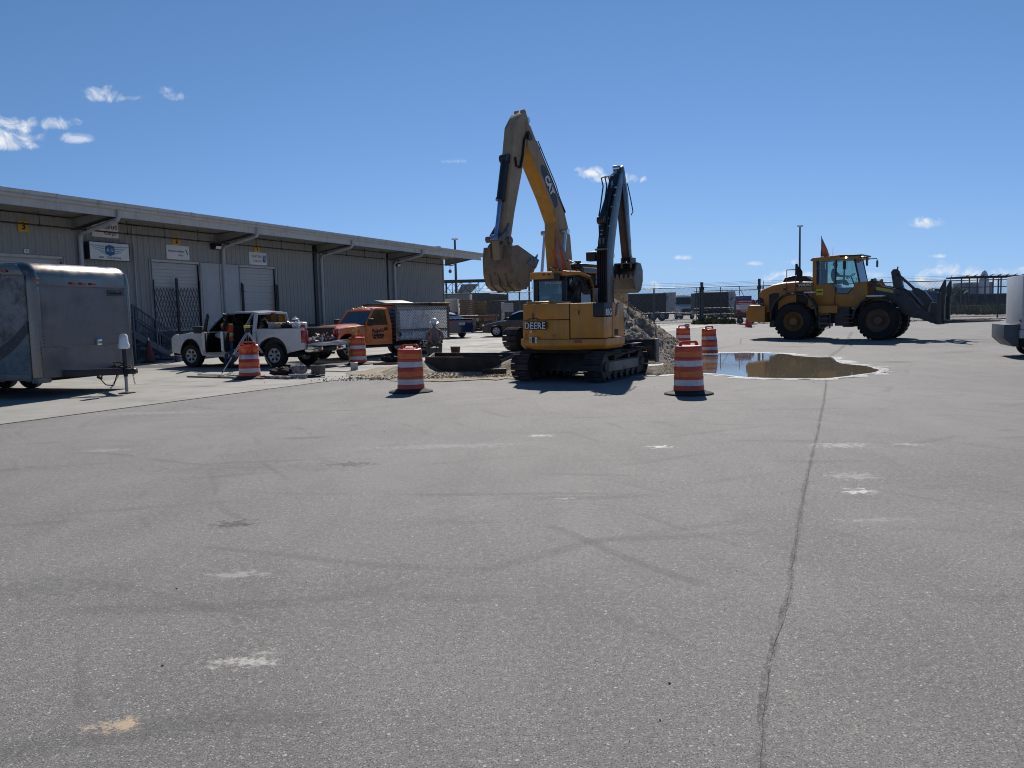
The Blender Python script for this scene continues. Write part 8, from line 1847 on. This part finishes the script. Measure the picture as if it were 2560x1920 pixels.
b = MB(); b.hexa([(L * .55, 0, H_), (L, 0, H_), (L, 3, H_), (L * .55, 3, H_), (L * .75, 0, H_ + .9), (L * 1.35, 0, H_ + .9), (L * 1.35, 3, H_ + .9), (L * .75, 3, H_ + .9)]); b.build('roof_plenum', M_GREYB, o, bevel=.02)
o, L, H_ = block('portable_cabin', 'white portable cabin with small dark windows right of the building corner', 'cabin', 1108, 1143, 748, 60, 3, mat('cabin_white', (.42, .43, .42), .6, var=.06))
for k in range(3): MB().box(L * (.35 + .2 * k), L * (.35 + .2 * k) + .12 + .1 * (k == 2), -.03, .0, H_ * .48, H_ * .48 + .25).build('window', M_GLASSD, o)
MB().box(0, L, -.02, 0, H_ * .25, H_ * .27).build('wall_seam', M_GREYINK, o)
o, L, H_ = block('storage_container', 'dark container with a sloping roof behind the pallet stack', 'container', 1180, 1268, 731, 74, 5, M_DARKB, slope=-.25)
for k in range(12): MB().box(L * k / 12, L * k / 12 + .08, -.05, 0, .1, H_ - .5).build('container_rib', M_DARKB, o)
o, L, H_ = block('storage_container', 'long black container behind the hatchback, below the fence rail', 'container', 1225, 1330, 752, 72, 4, M_BODYBLK)
for k in range(14): MB().box(L * k / 14, L * k / 14 + .08, -.05, 0, .1, H_ - .1).build('container_rib', M_BODYBLK, o)
# pallets
M_WOOD = mat('pallet_wood', (.30, .19, .11), .85, var=.25, scale=3, dirt=(.14, .09, .055), dscale=3)
def pallet(parent_loc, rz, label, parts=True):
    o = thing('pallet', label, 'pallet', parent_loc, rz, 'stacked wooden pallets')
    for k in range(5): MB().box(-.55 + k * .24, -.40 + k * .24, -.5, .5, .12, .14).build('deck_board', M_WOOD, o, smooth=False)
    for y in (-.5, -.05, .4): MB().box(-.55, .56, y, y + .1, .02, .118).build('stringer', M_WOOD, o, smooth=False)
    return o
PAL = None; r_ = random.Random(5)
ORD = 'second third fourth fifth sixth seventh eighth ninth tenth eleventh twelfth thirteenth fourteenth fifteenth'.split()
def stack(px, d, n, nm):
    global PAL
    p = dp(px, 780, d)
    for k in range(n):
        lab = ('topmost pallet of the %s stack behind the rusty flatbed' if k == n - 1 else 'lowest pallet of the %s stack behind the rusty flatbed' if k == 0 else ORD[k - 1] + ' pallet from the ground in the %s stack behind the rusty flatbed') % nm
        loc = (p.x + r_.uniform(-.06, .06), d + r_.uniform(-.06, .06), gz(0, d) + k * .145)
        if PAL is None: PAL = pallet(loc, r_.uniform(-.08, .08), lab)
        else: copy_thing(PAL, loc, r_.uniform(-.08, .08), lab)
stack(1168, 60, 16, 'tall left'); stack(1197, 60.5, 15, 'tall right'); stack(1217, 59.5, 8, 'short right')
# rusty flatbed
a = dp(1120, 788, 55); c = dp(1246, 788, 55); FT = thing('flatbed_trailer', 'rusty flatbed cargo trailer with a low steel frame between the two cars', 'trailer', (a.x, 54.4, gz(0, 55)), 0); L = c.x - a.x
M_RDECK = mat('rusty_deck', (.22, .10, .06), .8, var=.2, dirt=(.30, .20, .14), dscale=1.5)
MB().box(0, L, 0, 2.3, 1.10, 1.17).build('deck', M_RDECK, FT, bevel=.01); MB().box(0, L, -.03, .05, 1.0, 1.12).build('side_rail', M_RDECK, FT, bevel=.01)
for x in (.3, L * .35, L * .68, L - .25): MB().box(x, x + .12, 0, 2.2, .75, 1.0).build('cross_member', M_BRWN, FT); 
MB().box(.2, L - .2, .1, .25, .62, .76).build('lower_frame', M_BRWN, FT, bevel=.01); MB().box(L * .5, L * .56, -.02, .1, .2, 1.0).build('stake_post', mat('beige_post', (.33, .27, .2), .7), FT, bevel=.02)
for x in (.5, L - .6): wheel(FT, x, .25, .28, .2, -1, .14, spokes=0)
o = thing('pickup_bed', 'silver pickup bed shell standing before the pallet stacks', 'truck bed', (dp(1143, 780, 57).x, 57, gz(0, 57)), 0); MB().box(0, 1.45, 0, 1.2, .70, 1.18).build('bed_shell', M_OLDW, o, bevel=.04); MB().box(.02, 1.43, -.02, 0, .45, .75).build('lower_panel', M_DARKB, o, bevel=.02)
a = dp(1270, 759, 64.5); SG = thing('notice_sign', 'pale notice board on a white post behind the hatchback', 'sign', (a.x, 64.2, 0)); MB().box(-.42, .42, 0, .03, 1.72, 2.42).build('board', mat('faded_sign', (.42, .43, .44), .6, dirt=(.3, .3, .32), dscale=5), SG, bevel=.004)
for k in range(4): MB().box(-.34, .34, -.004, .0, 1.86 + k * .14, 1.89 + k * .14).build('text_line', M_GREYINK, SG)
MB().box(-.55, -.30, .04, .14, fz, 2.5).build('post', M_OLDW, SG, bevel=.02)
# bush at the corner
def bush(label, p, r, h, n, seed):
    o = thing('bush', label, 'bush', p); rr = random.Random(seed); b = MB()
    for i in range(n):
        a = rr.uniform(0, 6.28); u = rr.random() ** .5; z = rr.uniform(.15, 1); k = math.sin(PI * min(1, z * .75 + .2)); c = Vector((math.cos(a) * r * u * k, math.sin(a) * r * u * k, z * h)); s = rr.uniform(.05, .11); d1 = Vector((rr.uniform(-1, 1), rr.uniform(-1, 1), rr.uniform(-.5, 1))).normalized(); d2 = d1.orthogonal().normalized()
        b.cur = rr.random() < .25; b.add([c, c + d1 * s + d2 * s * .5, c + d1 * s * 2, c + d1 * s - d2 * s * .5], [(0, 1, 2, 3)])
    b.build('foliage', [mat('leaf_green', (.045, .085, .02), .7, var=.3), mat('leaf_light', (.12, .16, .05), .7)], o, smooth=False, fix=False, kind='stuff'); b = MB()
    for k in range(4): b.tube([(0, 0, 0), (rr.uniform(-.2, .2), rr.uniform(-.2, .2), h * .5), (rr.uniform(-.3, .3), rr.uniform(-.3, .3), h * .8)], .02, 5)
    b.build('stem', M_BRWN, o, kind='stuff'); return o
p = dp(1118, 783, 53); bush('small green bush between the building corner and the blue sedan', (p.x, 53, gz(0, 53)), .42, 1.75, 700, 3)
# right background
o, L, H_ = block('blue_container', 'blue container beyond the fence right of the loader arms', 'container', 2288, 2356, 729, 96, 4, mat('container_blue', (.045, .09, .24), .6, dirt=(.03, .05, .12), dscale=1))
for k in range(12): MB().box(L * k / 12, L * k / 12 + .1, -.06, 0, .1, H_ - .1).build('container_rib', MATS['container_blue'], o)
o, L, H_ = block('low_building', 'brown low building inside a tall steel frame at the far right', 'building', 2386, 2600, 736, 100, 6, M_BRWN)
for k in range(12):
    x = L * k / 11; b = MB(); b.beam((x, -1.5, 0), (x, -1.5, 4.1), .12, .12); b.beam((x, -1.5, 4.1), (x + .5, -2.3, 4.5), .08, .08); b.build('frame_post', M_GALV, o)
for z in (1.4, 3.0, 4.1): MB().box(0, L, -1.55, -1.45, z - .05, z + .05).build('frame_beam', M_GALV, o)
MB().box(L * .05, L, -.5, 3, 4.2, 4.4).build('frame_roof', M_DARKB, o, bevel=.02)
for k in range(6): MB().box(L * .12 * k + .3, L * .12 * k + 1.2, -.02, .0, .9, 2.0).build('shutter', M_DARKB, o)
p = dp(2460, 700, 170); o = thing('white_tower', 'slim white cone-shaped tower far beyond the frame building', 'tower', (p.x, 170, gz(0, 170))); b = MB(); b.lathe([(1.0, 0), (1.0, 5.2), (.8, 6.6), (.5, 7.5), (.001, 7.9)], 18); b.build('tower_body', M_SIGNW, o)
MB().box(-3.4, 2.6, 1, 6, 0, 5.4).build('terminal_wing', M_GREYB, o, bevel=.1)
# far tree belt
def treeline(name, label, x0, x1, y0, h, n, seed):
    r = random.Random(seed); b = MB()
    for i in range(n):
        x = r.uniform(x0, x1); hh = h * (.5 + .7 * abs(mn.noise(Vector((x * .03, seed, 0)))) + .25 * abs(mn.noise(Vector((x * .15, seed, 3))))); z = gz(x, y0) + r.random() ** .6 * hh; y = y0 + r.uniform(-6, 6); s = r.uniform(.5, 1.3); d1 = Vector((r.uniform(-1, 1), r.uniform(-1, 1), r.uniform(-1, 1))).normalized(); d2 = d1.orthogonal()
        b.add([(x + d1.x * s, y + d1.y * s, z + d1.z * s), (x + d2.x * s, y + d2.y * s, z + d2.z * s), (x - d1.x * s, y - d1.y * s, z - d1.z * s), (x - d2.x * s, y - d2.y * s, z - d2.z * s)], [(0, 1, 2, 3)])
    o = b.build(name, mat('far_foliage', (.05, .065, .04), .9, var=.3, scale=.3), smooth=False, kind='stuff', fix=False); o['label'] = label; o['category'] = 'trees'
treeline('tree_belt', 'low hazy belt of trees on the horizon', -60, 420, 330, 6.5, 9000, 3)
treeline('tree_belt', 'darker scrub mound behind the loader arms', 62, 92, 165, 4.2, 900, 6)
# ================================================================== white cart cut by the right edge
GC = thing('equipment_trailer', 'white boxy equipment trailer cut off by the right edge of the photo', 'trailer', (14.36, 22.4, 0), rad(-20))
M_CARTW = mat('cart_white', (.46, .49, .52), .45, var=.04, dirt=(.34, .36, .38), dscale=1.2, dlo=.55, dhi=.8)
MB().box(0, 3.4, 0, 1.9, .80, 2.33).build('body', M_CARTW, GC, bevel=.02); MB().box(-.02, 3.4, -.02, 1.9, .56, .79).build('lower_skirt', M_CARTW, GC, bevel=.015)
b = MB(); b.prism([(-.40, .95), (-.02, .95), (-.02, .32), (-.16, .32), (-.40, .55)], .15, 1.7); b.build('front_step_box', mat('cart_grey', (.075, .085, .105), .5), GC, bevel=.01)
MB().box(.0, 3.2, .1, 1.8, .30, .56).build('chassis', M_UNDER, GC, bevel=.01); MB().box(-.05, .04, .02, .10, 1.0, 1.09).build('marker_light', M_REDL, GC, bevel=.01); MB().box(.42, .5, -.03, -.0, .86, .96).build('marker_light', mat('blue_lens', (.02, .03, .2), .3), GC, bevel=.005)
for x in (.15, .28): b = MB(); b.cyl((x, -.03, .74), (x, -.01, .74), .015, n=8); b.build('bolt', M_BLACK, GC)
wheel(GC, .55, .15, .28, .18, -1, .17, M_SIGNW, spokes=0); wheel(GC, 2.6, .15, .28, .18, -1, .17, M_SIGNW, spokes=0); wheel(GC, .55, 1.75, .28, .18, 1, .17, M_SIGNW, spokes=0); wheel(GC, 2.6, 1.75, .28, .18, 1, .17, M_SIGNW, spokes=0)
# rusty line of scrap on the ground by the right fence and small stones on the asphalt
crumbs('gravel_strip', 900, lambda r: ((lambda x, y: (x, y, gz(x, y) + .02))(r.uniform(26, 42), r.gauss(57.5, .5))), mat('rust_gravel', (.20, .12, .08), .9, var=.3), .03, .09, 5, label='strip of reddish gravel along the foot of the right fence', cat='gravel')
crumbs('pebbles', 90, lambda r: ((lambda x, y: (x, y, .003))(r.uniform(-8, 8), 2.5 + r.random() ** 1.5 * 16)), mat('pebble_dark', (.05, .045, .04), .9), .003, .007, 8, label='small dark pebbles and chips scattered over the asphalt', cat='pebbles')
